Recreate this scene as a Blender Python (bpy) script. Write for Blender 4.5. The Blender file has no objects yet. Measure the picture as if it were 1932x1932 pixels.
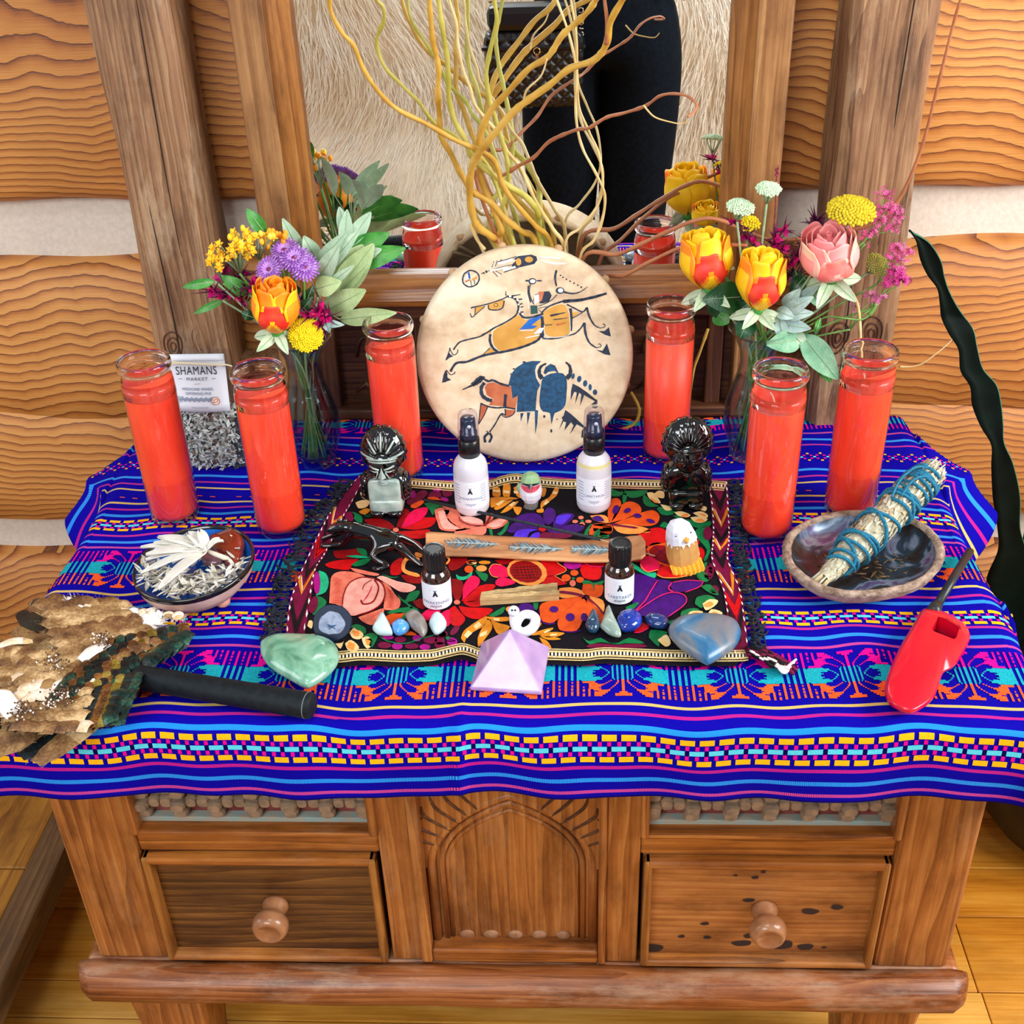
import bpy, math, random
import numpy as np
from mathutils import Vector as V, Matrix
from mathutils.geometry import tessellate_polygon
random.seed(7); PI=math.pi; rnd=random.uniform
SC=bpy.context.scene; COL=SC.collection
T=0.64                       # height of the table top above the floor
# ---------------- camera
CP=V((0.0309,-1.0046,0.7732+T))
YAW,PITCH,ROLL=[math.radians(a) for a in (3.351,32.21,-2.1466)]; FPX=2250.5
d_=V((-math.sin(YAW)*math.cos(PITCH),math.cos(YAW)*math.cos(PITCH),-math.sin(PITCH)))
r_=V((math.cos(YAW),math.sin(YAW),0)); u_=r_.cross(d_)
R_=r_*math.cos(ROLL)+u_*math.sin(ROLL); U_=-r_*math.sin(ROLL)+u_*math.cos(ROLL)
cam=bpy.data.cameras.new('camera'); co=bpy.data.objects.new('camera',cam); COL.objects.link(co)
cam.sensor_width=36; cam.lens=FPX/1932*36; cam.clip_start=.02
co.matrix_world=Matrix((( R_.x,U_.x,-d_.x,CP.x),(R_.y,U_.y,-d_.y,CP.y),(R_.z,U_.z,-d_.z,CP.z),(0,0,0,1)))
SC.camera=co
# ---------------- world, lights, exposure
SC.view_settings.view_transform='Standard'; SC.view_settings.look='None'
SC.view_settings.exposure=-0.08; SC.view_settings.gamma=1; SC.view_settings.use_curve_mapping=False
W=bpy.data.worlds.new('world'); SC.world=W; W.use_nodes=True
W.node_tree.nodes['Background'].inputs[0].default_value=(.80,.90,1.0,1); W.node_tree.nodes['Background'].inputs[1].default_value=.46
def area(name,loc,target,sx,sy,power,col):
    l=bpy.data.lights.new(name,'AREA'); l.shape='RECTANGLE'; l.size=sx; l.size_y=sy; l.energy=power; l.color=col
    o=bpy.data.objects.new(name,l); COL.objects.link(o); o.location=loc
    o.rotation_euler=(V(target)-V(loc)).to_track_quat('-Z','Y').to_euler(); return o
area('window_light_right',(1.9,-.55,1.7),(0.2,.25,.65),1.2,1.1,74,(1,.98,.95))
area('window_light_back',(-.9,-2.6,2.3),(0,.3,.7),1.6,1.1,68,(.95,.98,1))
area('window_light_left',(-2.4,-.3,1.7),(-.2,.4,.7),1.0,1.2,17,(.97,.98,1))
area('ceiling_lamp_light',(-.1,-.9,2.75),(-.1,-2.0,.7),.9,.5,18,(1,.98,.95))  # unseen fill light, added to brighten the fur in the mirror
# ---------------- helpers
def at(px,py,z=0.0):          # point seen at a pixel of the photograph, on the level z above the table top
    v=d_*FPX+R_*(px-966)+U_*(966-py); return CP+v*((z+T-CP.z)/v.z)
def aty(px,py,Y):             # the same on the upright plane y = Y
    v=d_*FPX+R_*(px-966)+U_*(966-py); return CP+v*((Y-CP.y)/v.y)
def atp(px,py,p0,n):          # the same on any plane
    v=d_*FPX+R_*(px-966)+U_*(966-py); return CP+v*((p0-CP).dot(n)/v.dot(n))
def lin(c):
    return tuple([(x/12.92 if x<=.04045 else ((x+.055)/1.055)**2.4) for x in (c if isinstance(c,(tuple,list)) else [int(c[i:i+2],16)/255 for i in (0,2,4)])])+(1,)
class MB:
    def __init__(s): s.v=[];s.f=[];s.m=[];s.sm=[];s.M=None;s.mi=0;s.s=False
    def add(s,vs,fs,sm=None,mi=None):
        b=len(s.v)
        for p in vs:
            p=V(p); s.v.append(s.M@p if s.M else p)
        for f in fs: s.f.append([b+i for i in f]); s.m.append(s.mi if mi is None else mi); s.sm.append(s.s if sm is None else sm)
        return s
    def box(s,x0,x1,y0,y1,z0,z1,mi=None):
        vs=[(x,y,z) for z in (z0,z1) for y in (y0,y1) for x in (x0,x1)]
        return s.add(vs,[(0,2,3,1),(4,5,7,6),(0,1,5,4),(2,6,7,3),(0,4,6,2),(1,3,7,5)],False,mi)
    def lathe(s,prof,n=32,M=None,mi=None,cap=True,sm=True):
        vs=[];fs=[]
        for r,z in prof:
            for i in range(n): a=2*PI*i/n; vs.append((r*math.cos(a),r*math.sin(a),z))
        for j in range(len(prof)-1):
            for i in range(n): k=(i+1)%n; fs.append((j*n+i,j*n+k,(j+1)*n+k,(j+1)*n+i))
        if cap:
            if prof[0][0]>1e-5: fs.append(tuple(range(n))[::-1])
            if prof[-1][0]>1e-5: fs.append(tuple(range((len(prof)-1)*n,len(prof)*n)))
        if M is not None: vs=[M@V(p) for p in vs]
        return s.add(vs,fs,sm,mi)
    def tube(s,pts,rad,n=8,mi=None,cap=True,sm=True,flat=1.0):
        pts=[V(p) for p in pts]; L=len(pts)
        if not isinstance(rad,(list,tuple)): rad=[rad]*L
        vs=[];fs=[];ref=None
        for i,p in enumerate(pts):
            t=(pts[min(i+1,L-1)]-pts[max(i-1,0)]); t=t.normalized() if t.length>1e-9 else V((0,0,1))
            if ref is None: ref=t.orthogonal().normalized()
            ref=(ref-t*ref.dot(t)); ref=ref.normalized() if ref.length>1e-6 else t.orthogonal().normalized()
            b=t.cross(ref)
            for k in range(n):
                a=2*PI*k/n; vs.append(p+(ref*math.cos(a)*flat+b*math.sin(a))*rad[i])
        for j in range(L-1):
            for k in range(n): q=(k+1)%n; fs.append((j*n+k,j*n+q,(j+1)*n+q,(j+1)*n+k))
        if cap: fs.append(tuple(range(n))[::-1]); fs.append(tuple(range((L-1)*n,L*n)))
        return s.add(vs,fs,sm,mi)
    def grid(s,fn,nu,nv,mi=None,sm=True,closeu=False):
        vs=[fn(i/nu,j/nv) for j in range(nv+1) for i in range(nu+(0 if closeu else 1))]; w=nu+(0 if closeu else 1); fs=[]
        for j in range(nv):
            for i in range(nu): k=(i+1)%w; fs.append((j*w+i,j*w+k,(j+1)*w+k,(j+1)*w+i))
        return s.add(vs,fs,sm,mi)
    def ell(s,c,r,nu=16,nv=10,M=None,mi=None,fn=None,sm=True):
        c=V(c); 
        if not isinstance(r,(tuple,list)): r=(r,r,r)
        vs=[(0,0,-1)];fs=[]
        for j in range(1,nv):
            t=PI*j/nv-PI/2
            for i in range(nu): a=2*PI*i/nu; vs.append((math.cos(t)*math.cos(a),math.cos(t)*math.sin(a),math.sin(t)))
        vs.append((0,0,1)); n=len(vs)
        for i in range(nu):
            k=(i+1)%nu; fs.append((0,1+k,1+i)); fs.append((n-1,n-1-nu+i,n-1-nu+k))
            for j in range(nv-2): a=1+j*nu; fs.append((a+i,a+k,a+nu+k,a+nu+i))
        out=[]
        for p in vs:
            p=V(p); k=fn(p) if fn else 1; p=V((p.x*r[0]*k,p.y*r[1]*k,p.z*r[2]*k))
            out.append((M@p if M else p)+c)
        return s.add(out,fs,sm,mi)
    def prism(s,poly,fn0,fn1,mi=None,sm=False):   # outline (list of 2d), two maps to 3d for bottom and top
        n=len(poly); vs=[fn0(p) for p in poly]+[fn1(p) for p in poly]
        tr=tessellate_polygon([[V((p[0],p[1],0)) for p in poly]])
        A=sum(poly[i][0]*poly[(i+1)%n][1]-poly[(i+1)%n][0]*poly[i][1] for i in range(n)); 
        fs=[tuple(t) for t in tr]; fs=[t for t in fs]+[tuple(n+i for i in t[::-1]) for t in fs]
        fs+=[(i,(i+1)%n,n+(i+1)%n,n+i) for i in range(n)]
        return s.add(vs,fs,sm,mi)
    def flat(s,poly3,mi=None):    # a flat or nearly flat polygon given in 3d, tessellated by its own plane
        n=len(poly3); tr=tessellate_polygon([[V(p) for p in poly3]])
        return s.add(poly3,[tuple(t) for t in tr],False,mi)
    def build(s,name,mats,parent=None,bevel=0,local=False,sub=0,fix=False,ang=None):
        me=bpy.data.meshes.new(name); off=V((0,0,0))
        if parent is not None and not local: off=V(parent['_o']) if '_o' in parent else V((0,0,0))
        me.from_pydata([p-off for p in s.v],[],s.f)
        for m in (mats if isinstance(mats,(list,tuple)) else [mats]): me.materials.append(m)
        me.polygons.foreach_set('material_index',s.m); me.polygons.foreach_set('use_smooth',s.sm)
        if fix:
            import bmesh
            b=bmesh.new(); b.from_mesh(me); bmesh.ops.remove_doubles(b,verts=b.verts,dist=1e-6); bmesh.ops.recalc_face_normals(b,faces=b.faces); b.to_mesh(me); b.free()
        me.update(); o=bpy.data.objects.new(name,me); COL.objects.link(o)
        if parent is not None:
            o.parent=parent; o['_o']=tuple(off)
        else: o['_o']=(0,0,0)
        if bevel: m=o.modifiers.new('b','BEVEL'); m.width=bevel; m.segments=2; m.limit_method='ANGLE'; m.angle_limit=.6; m.use_clamp_overlap=True
        if sub: m=o.modifiers.new('s','SUBSURF'); m.levels=sub; m.render_levels=sub
        return o
def thing(name,label,cat,loc=(0,0,0),rz=0,group=None):
    o=bpy.data.objects.new(name,None); COL.objects.link(o); o.location=loc; o.rotation_euler=(0,0,rz); o.empty_display_size=.02
    o['label']=label; o['category']=cat; o['_o']=tuple(loc)
    if group: o['group']=group
    return o
def tag(o,label,cat,group=None):
    o['label']=label; o['category']=cat
    if group: o['group']=group
    return o
def struct(o): o['kind']='structure'; return o
def kids(o): return [c for c in bpy.data.objects if c.parent==o]
def dup(root,loc,rz=0,label=None,kidmap=None):
    r=root.copy(); COL.objects.link(r); r.location=loc; r.rotation_euler=(0,0,rz)
    if label: r['label']=label
    for ch in kids(root):
        c=ch.copy(); COL.objects.link(c); c.parent=r
        for g in kids(ch): d=g.copy(); COL.objects.link(d); d.parent=c
    return r
def frame(o,x,y=None):       # matrix with origin o, x axis, z made from y hint
    x=V(x).normalized(); y=V(y) if y is not None else V((0,0,1)); z=x.cross(y).normalized(); y=z.cross(x)
    return Matrix(((x.x,y.x,z.x,o[0]),(x.y,y.y,z.y,o[1]),(x.z,y.z,z.z,o[2]),(0,0,0,1)))
def spl(pts,n=8):            # smooth curve through points
    pts=[V(p) if len(p)==3 else V((p[0],p[1],0)) for p in pts]; out=[]
    for i in range(len(pts)-1):
        a=pts[max(i-1,0)];b=pts[i];c=pts[i+1];d=pts[min(i+2,len(pts)-1)]
        for k in range(n):
            t=k/n; out.append(.5*((2*b)+(c-a)*t+(2*a-5*b+4*c-d)*t*t+(3*b-a-3*c+d)*t*t*t))
    out.append(pts[-1]); return out
# ---------------- materials
def newmat(name):
    m=bpy.data.materials.new(name); m.use_nodes=True; nt=m.node_tree; b=nt.nodes['Principled BSDF']; return m,nt,b
def N(nt,t,**k):
    n=nt.nodes.new(t)
    for a,v in k.items():
        if hasattr(n,a) and a not in('inputs',): setattr(n,a,v)
        else: n.inputs[a].default_value=v
    return n
def ramp(nt,fac,stops,interp='LINEAR'):
    r=nt.nodes.new('ShaderNodeValToRGB'); r.color_ramp.interpolation=interp; e=r.color_ramp.elements
    while len(e)<len(stops): e.new(.5)
    for i,(p,c) in enumerate(stops): e[i].position=p; e[i].color=lin(c)
    nt.links.new(fac,r.inputs[0]); return r.outputs[0]
def bump(nt,b,h,strength=.3,dist=.002):
    n=nt.nodes.new('ShaderNodeBump'); n.inputs['Strength'].default_value=strength; n.inputs['Distance'].default_value=dist
    nt.links.new(h,n.inputs['Height']); nt.links.new(n.outputs[0],b.inputs['Normal'])
def obj_co(nt,scale=(1,1,1),rot=(0,0,0)):
    t=nt.nodes.new('ShaderNodeTexCoord'); m=nt.nodes.new('ShaderNodeMapping'); m.inputs['Scale'].default_value=scale; m.inputs['Rotation'].default_value=rot
    nt.links.new(t.outputs['Object'],m.inputs[0]); return m.outputs[0]
_pc={}
def plain(name,c,rough=.5,metal=0,spec=.5,c2=None,ns=60,bumps=0,bd=.001,coat=0,sss=0,trans=0,ior=1.45,sheen=0):
    if name in _pc: return _pc[name]
    m,nt,b=newmat(name); b.inputs['Base Color'].default_value=lin(c); b.inputs['Roughness'].default_value=rough
    b.inputs['Metallic'].default_value=metal; b.inputs['Specular IOR Level'].default_value=spec; b.inputs['Coat Weight'].default_value=coat
    b.inputs['Transmission Weight'].default_value=trans; b.inputs['IOR'].default_value=ior; b.inputs['Sheen Weight'].default_value=sheen
    if sss: b.inputs['Subsurface Weight'].default_value=sss; b.inputs['Subsurface Radius'].default_value=(.01,.004,.002); b.inputs['Subsurface Scale'].default_value=1
    co_=obj_co(nt); nz=N(nt,'ShaderNodeTexNoise'); nz.inputs['Scale'].default_value=ns; nz.inputs['Detail'].default_value=4; nt.links.new(co_,nz.inputs['Vector'])
    if c2: nt.links.new(ramp(nt,nz.outputs[0],[(.35,c),(.65,c2)]),b.inputs['Base Color'])
    if bumps: bump(nt,b,nz.outputs[0],bumps,bd)
    _pc[name]=m; return m
def wood(name,dark,mid,light,axis='x',fig=14,dist=3,rings='SAW',wear=None,rough=.5,bs=.25,nsc=1.0,mott=.75):
    """wood with its grain along one axis; fig = bands per metre"""
    m,nt,b=newmat(name); s={'x':(.12,1,1),'y':(1,.12,1),'z':(1,1,.12)}[axis]
    c1=obj_co(nt,s); n1=N(nt,'ShaderNodeTexNoise'); n1.inputs['Scale'].default_value=9*nsc; n1.inputs['Detail'].default_value=3; nt.links.new(c1,n1.inputs['Vector'])
    mx=N(nt,'ShaderNodeVectorMath',operation='SCALE'); mx.inputs['Scale'].default_value=.05*dist; nt.links.new(n1.outputs['Color'],mx.inputs[0])
    c0=obj_co(nt,s); ad=N(nt,'ShaderNodeVectorMath',operation='ADD'); nt.links.new(c0,ad.inputs[0]); nt.links.new(mx.outputs[0],ad.inputs[1])
    w=N(nt,'ShaderNodeTexWave',wave_type='BANDS',wave_profile=rings); w.bands_direction={'x':'Z','y':'X','z':'X'}[axis]
    w.inputs['Scale'].default_value=fig/2; w.inputs['Distortion'].default_value=1.5; w.inputs['Detail'].default_value=2; w.inputs['Detail Scale'].default_value=1.5
    nt.links.new(ad.outputs[0],w.inputs['Vector'])
    s2={'x':(.03,1,1),'y':(1,.03,1),'z':(1,1,.03)}[axis]; c2=obj_co(nt,s2); n2=N(nt,'ShaderNodeTexNoise'); n2.inputs['Scale'].default_value=260; n2.inputs['Detail'].default_value=3; nt.links.new(c2,n2.inputs['Vector'])
    ma=N(nt,'ShaderNodeMath',operation='MULTIPLY_ADD'); nt.links.new(n2.outputs[0],ma.inputs[0]); ma.inputs[1].default_value=.75; 
    m2=N(nt,'ShaderNodeMath',operation='MULTIPLY_ADD'); nt.links.new(w.outputs[0],m2.inputs[0]); m2.inputs[1].default_value=.30; m2.inputs[2].default_value=-.05
    nt.links.new(m2.outputs[0],ma.inputs[2])
    col=ramp(nt,ma.outputs[0],[(.1,dark),(.42,mid),(.85,light)])
    cm_=obj_co(nt,{'x':(.35,1,1),'y':(1,.35,1),'z':(1,1,.35)}[axis]); nm_=N(nt,'ShaderNodeTexNoise'); nm_.inputs['Scale'].default_value=22; nm_.inputs['Detail'].default_value=7; nm_.inputs['Roughness'].default_value=.65; nt.links.new(cm_,nm_.inputs['Vector'])
    mt_=N(nt,'ShaderNodeMix',data_type='RGBA',blend_type='MULTIPLY'); mt_.inputs[0].default_value=mott; nt.links.new(col,mt_.inputs[6]); nt.links.new(ramp(nt,nm_.outputs[0],[(.34,'8C7868'),(.5,'E4DCD4'),(.62,'FFFFFF')]),mt_.inputs[7]); col=mt_.outputs[2]
    if wear:
        c3=obj_co(nt,{'x':(.3,1,1),'y':(1,.3,1),'z':(1,1,.3)}[axis]); n3=N(nt,'ShaderNodeTexNoise'); n3.inputs['Scale'].default_value=16; n3.inputs['Detail'].default_value=8; n3.inputs['Roughness'].default_value=.7; nt.links.new(c3,n3.inputs['Vector'])
        mr=N(nt,'ShaderNodeMapRange'); mr.inputs[1].default_value=.52; mr.inputs[2].default_value=.72; nt.links.new(n3.outputs[0],mr.inputs[0])
        mm=N(nt,'ShaderNodeMath',operation='MULTIPLY'); mm.inputs[1].default_value=wear[1]; nt.links.new(mr.outputs[0],mm.inputs[0])
        mi=N(nt,'ShaderNodeMix',data_type='RGBA'); nt.links.new(mm.outputs[0],mi.inputs[0]); nt.links.new(col,mi.inputs[6]); mi.inputs[7].default_value=lin(wear[0]); col=mi.outputs[2]
    nt.links.new(col,b.inputs['Base Color']); b.inputs['Roughness'].default_value=rough
    bump(nt,b,ma.outputs[0],bs,.002); return m
def glass(name,c='FFFFFF',rough=0,ior=1.45,k=1.0):
    # thin clear glass: clear straight through, mirror-like towards grazing angles
    m=bpy.data.materials.new(name); m.use_nodes=True; nt=m.node_tree; nt.nodes.remove(nt.nodes['Principled BSDF']); out=nt.nodes['Material Output']
    t=N(nt,'ShaderNodeBsdfTransparent'); t.inputs[0].default_value=lin(c); g=N(nt,'ShaderNodeBsdfGlossy'); g.inputs['Roughness'].default_value=max(rough,.02)
    f=N(nt,'ShaderNodeLayerWeight'); f.inputs[0].default_value=.5; pw=N(nt,'ShaderNodeMath',operation='POWER'); pw.inputs[1].default_value=4; nt.links.new(f.outputs['Facing'],pw.inputs[0]); mu_=N(nt,'ShaderNodeMath',operation='MULTIPLY_ADD'); mu_.inputs[1].default_value=.55*k; mu_.inputs[2].default_value=.035*k; nt.links.new(pw.outputs[0],mu_.inputs[0])
    x=N(nt,'ShaderNodeMixShader'); nt.links.new(mu_.outputs[0],x.inputs[0]); nt.links.new(t.outputs[0],x.inputs[1]); nt.links.new(g.outputs[0],x.inputs[2]); nt.links.new(x.outputs[0],out.inputs[0]); return m
def solidglass(name,c='FFFFFF',rough=0,ior=1.45):
    m,nt,b=newmat(name); b.inputs['Base Color'].default_value=lin(c); b.inputs['Roughness'].default_value=rough; b.inputs['Transmission Weight'].default_value=1; b.inputs['IOR'].default_value=ior; return m
def vcol(name,rough=.6,sheen=0,attr='Col',bumps=0,ns=200,bd=.001,two=False):
    m,nt,b=newmat(name); a=N(nt,'ShaderNodeAttribute'); a.attribute_name=attr; nt.links.new(a.outputs['Color'],b.inputs['Base Color']); b.inputs['Roughness'].default_value=rough; b.inputs['Sheen Weight'].default_value=sheen
    if bumps:
        nz=N(nt,'ShaderNodeTexNoise'); nz.inputs['Scale'].default_value=ns; nt.links.new(obj_co(nt),nz.inputs['Vector']); bump(nt,b,nz.outputs[0],bumps,bd)
    return m
# ================= the room
XC=-.037; YB=-.115; YM=.5065
W_console=wood('wood_console','4E260A','9A581E','C8823A','x',fig=40,dist=2,wear=('C9A27A',.25),rough=.42)
W_consv=wood('wood_console_upright','5E3210','A2602A','CA8C4A','z',fig=40,dist=2,wear=('C9A27A',.3),rough=.42)
W_post=wood('wood_post','4E3220','8C6444','B8946E','z',fig=60,dist=2.5,wear=('CDB898',.6),rough=.6,bs=.7)
W_dark=wood('wood_dark','2A1408','55301A','7D4C28','x',fig=50,dist=2,rough=.5)
W_darkz=wood('wood_dark_upright','2A1408','55301A','7D4C28','z',fig=50,dist=2,rough=.5)
W_gold=wood('wood_gold_moulding','6A3810','98602A','BC8444','z',fig=60,dist=1,rough=.3)
W_goldx=wood('wood_gold_moulding_level','5E300E','925624','B87A38','x',fig=60,dist=1,rough=.3)
W_drawer=wood('wood_drawer_dark','1E0F06','5C3717','9A6A30','x',fig=55,dist=2.2,wear=('24140A',.75),rough=.4)
W_drawer2=wood('wood_drawer_light','8A5024','B0703A','CB9152','x',fig=55,dist=1.6,rough=.4)
W_frame=wood('wood_mirror_frame','6E4420','96683C','B88A58','z',fig=26,dist=2,rough=.45)
W_base=wood('wood_base_moulding','4A230E','8A4C22','B07040','x',fig=70,dist=2,wear=('C4A487',.6),rough=.38,bs=.4)
W_bench=wood('wood_bench','6A3F14','94631F','B5822E','y',fig=18,dist=3,wear=('5A3A1C',.4),rough=.5)
W_beam=wood('wood_bench_beam','3A2614','5E4426','7C5E3A','y',fig=50,dist=2,rough=.6)
def timber_mat():
    m,nt,b=newmat('timber'); oc=obj_co(nt)
    sp=N(nt,'ShaderNodeSeparateXYZ'); nt.links.new(oc,sp.inputs[0])
    def nz(scale,vec,det=2):
        n=N(nt,'ShaderNodeTexNoise'); n.inputs['Scale'].default_value=scale; n.inputs['Detail'].default_value=det; nt.links.new(vec,n.inputs['Vector']); return n.outputs[0]
    def M(op,a,b_,c=None):
        n=N(nt,'ShaderNodeMath',operation=op)
        for i,x in enumerate((a,b_,c)):
            if x is None: continue
            if isinstance(x,(int,float)): n.inputs[i].default_value=x
            else: nt.links.new(x,n.inputs[i])
        return n.outputs[0]
    # scalloped wavy layers like sawn fir: level lines pushed up and down by a coarse step noise and a fine one
    ca=obj_co(nt,(5,1,2.0)); cb=obj_co(nt,(1.2,1,3.0)); cc=obj_co(nt,(12,1,6))
    vo=N(nt,'ShaderNodeTexVoronoi',feature='F1'); vo.inputs['Scale'].default_value=1.6; nt.links.new(ca,vo.inputs['Vector'])
    h=M('MULTIPLY_ADD',nz(1.0,cb,1),.30,sp.outputs[2]); h=M('MULTIPLY_ADD',vo.outputs['Distance'],.034,h); h=M('MULTIPLY_ADD',nz(1.0,cc,3),.022,h); h=M('MULTIPLY_ADD',nz(1.0,obj_co(nt,(30,1,14)),2),.005,h)
    dens=M('MULTIPLY_ADD',nz(2.2,obj_co(nt,(.15,1,1)),0),60,40)
    ph=M('MULTIPLY',h,72); fr=M('FRACT',ph,0)
    fine=nz(900,obj_co(nt,(.02,1,1)),2)
    saw=M('POWER',fr,2.2)
    val=M('ADD',M('MULTIPLY',saw,.8),M('MULTIPLY',fine,.38))
    col=ramp(nt,val,[(.15,'D49650'),(.5,'BC7834'),(.82,'945420'),(1.0,'4E2208')])
    big=nz(3,obj_co(nt,(1,1,2)),3); mi=N(nt,'ShaderNodeMix',data_type='RGBA',blend_type='MULTIPLY'); mi.inputs[0].default_value=.6
    nt.links.new(col,mi.inputs[6]); nt.links.new(ramp(nt,big,[(.35,'D8C0A0'),(.7,'FFFFFF')]),mi.inputs[7])
    nt.links.new(mi.outputs[2],b.inputs['Base Color']); b.inputs['Roughness'].default_value=.55
    bump(nt,b,M('MULTIPLY',val,-1),.5,.003); return m
W_timber=timber_mat()
def floor_mat(i):
    cols=[('A86414','CE8A2C','E6AC4E'),('B9781F','DDA040','F0C068'),('9A5410','C07A20','D89A3C')][i]
    return wood('floor_wood_'+'abc'[i],*cols,axis='x',fig=16,dist=4,rough=.28,bs=.1,rings='SIN',mott=.3)
W_floor=[floor_mat(i) for i in range(3)]
M_chink=plain('chinking','D8CCBE',.9,c2='CEC2B4',ns=160,bumps=.3,bd=.002)
wall=struct(thing_:=bpy.data.objects.new('wall_back',None)); COL.objects.link(wall); wall['_o']=(0,0,0)
WY=.585
def timber(z0,z1,crack=None):
    mb=MB(); rs=random.Random(int(z0*1000))
    ph=[rs.uniform(0,6) for _ in range(6)]
    def edge(x,k): return .0035*math.sin(x*7+ph[k])+.0025*math.sin(x*23+ph[k+1])
    def f(u,v):
        x=-1.9+3.7*u; prof=[(0,.03),(0,.006),(.012,.0),(.5,0),(.988,0),(1,.006),(1,.03)]
        t=v*6; i=min(int(t),5); a=prof[i];b=prof[i+1]; k=t-i; w=a[0]+(b[0]-a[0])*k; d=a[1]+(b[1]-a[1])*k
        z=z0+edge(x,0)+(z1+edge(x,3)-z0-edge(x,0))*w
        return (x,WY-.018+d+.002*math.sin(x*5+ph[2]+w*3),z+T)
    mb.grid(f,110,12); o=mb.build('timber',W_timber,wall,ang=1); o.modifiers.new('t','SOLIDIFY').thickness=-.02; return o
for z0,z1 in [(.305,.88),(-.026,.186),(-.208,-.030),(-.64,-.304),(.94,1.5)]: timber(z0,z1)
mb=MB(); mb.box(-1.95,1.85,WY,WY+.15,0,T+1.6); mb.build('chinking',M_chink,wall)
mb=MB(); c_=aty(1696,652,WY-.018); mb.ell(c_,(.020,.0022,.024),20,8); mb.build('knot',plain('knot_dark','2A1A10',.7,c2='4A2E1A',ns=60),wall)
fl=struct(bpy.data.objects.new('floor',None)); COL.objects.link(fl); fl['_o']=(0,0,0)
ys=[.62,.53,.44,.335,.235,.147,.024,-.034,-.15]
while ys[-1]>-2.6: ys.append(ys[-1]-.115)
rs=random.Random(5); jn={}
for i in range(len(ys)-1):
    xs=[-2.3]; 
    while xs[-1]<2.1: xs.append(xs[-1]+rs.uniform(.8,1.5))
    if i==6: xs=[-2.3,-1.2,.575,2.3]
    for j in range(len(xs)-1):
        mb=MB(); mb.box(xs[j]+.0006,xs[j+1]-.0006,ys[i+1]+.0008,ys[i]-.0008,-.02,0); mb.build('floor_plank',W_floor[(i*2+j+rs.randrange(2))%3],fl,bevel=.0012)
mb=MB(); mb.box(-2.3,2.3,-2.8,.75,-.04,-.02); mb.build('subfloor',plain('subfloor_dark','2A1A0C',.9),fl)
# low bench left of the console
be=thing('low_bench','low brown wooden bench with dark edge beam, beside the left end of the console','bench',(-.9,.0,0))
mb=MB(); mb.box(-1.2,-.727,-.8,.10,T-.53,T-.503); mb.build('board',W_bench,be,bevel=.002)
mb=MB(); mb.box(-1.2,-.727,.102,.42,T-.53,T-.503); mb.build('board',W_bench,be,bevel=.002)
mb=MB(); mb.box(-.725,-.682,-.8,.42,T-.545,T-.498); mb.build('edge_beam',W_beam,be,bevel=.004)
for x,y in ((-.75,.34),(-.75,-.7),(-1.15,.34),(-1.15,-.7)):
    mb=MB(); mb.box(x-.03,x+.03,y-.03,y+.03,0,T-.53); mb.build('leg',W_beam,be,bevel=.003)
# ================= carved console
cs=thing('carved_console','carved brown wooden console table with two knobbed drawers and a pointed arch panel','console table',(XC,.16,0))
def part(name,mat,boxes,bevel=.0015,parent=cs):
    mb=MB()
    for b in boxes: mb.box(*b)
    return mb.build(name,mat,parent,bevel=bevel)
Z=lambda z:T+z
part('table_top',W_console,[(XC-.513,XC+.500,-.140,.468,Z(-.030),Z(-.0035))],.004)
part('side_panel',W_consv,[(XC-.486,XC-.472,YB+.08,.42,Z(-.41),Z(-.03))]); part('side_panel',W_consv,[(XC+.472,XC+.486,YB+.08,.42,Z(-.41),Z(-.03))])
part('back_panel',W_dark,[(XC-.48,XC+.48,.42,.432,Z(-.41),Z(-.03))])
part('corner_post',W_consv,[(-.528,-.445,YB,YB+.085,Z(-.407),Z(-.03))],.005); part('corner_post',W_consv,[(.373,.455,YB,YB+.085,Z(-.407),Z(-.03))],.005)
part('corner_post',W_consv,[(-.528,-.445,.36,.44,Z(-.407),Z(-.03))],.005); part('corner_post',W_consv,[(.373,.455,.36,.44,Z(-.407),Z(-.03))],.005)
part('stile',W_consv,[(-.179,-.145,YB+.002,YB+.03,Z(-.405),Z(-.03))]); part('stile',W_consv,[(.067,.103,YB+.002,YB+.03,Z(-.405),Z(-.03))])
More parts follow.
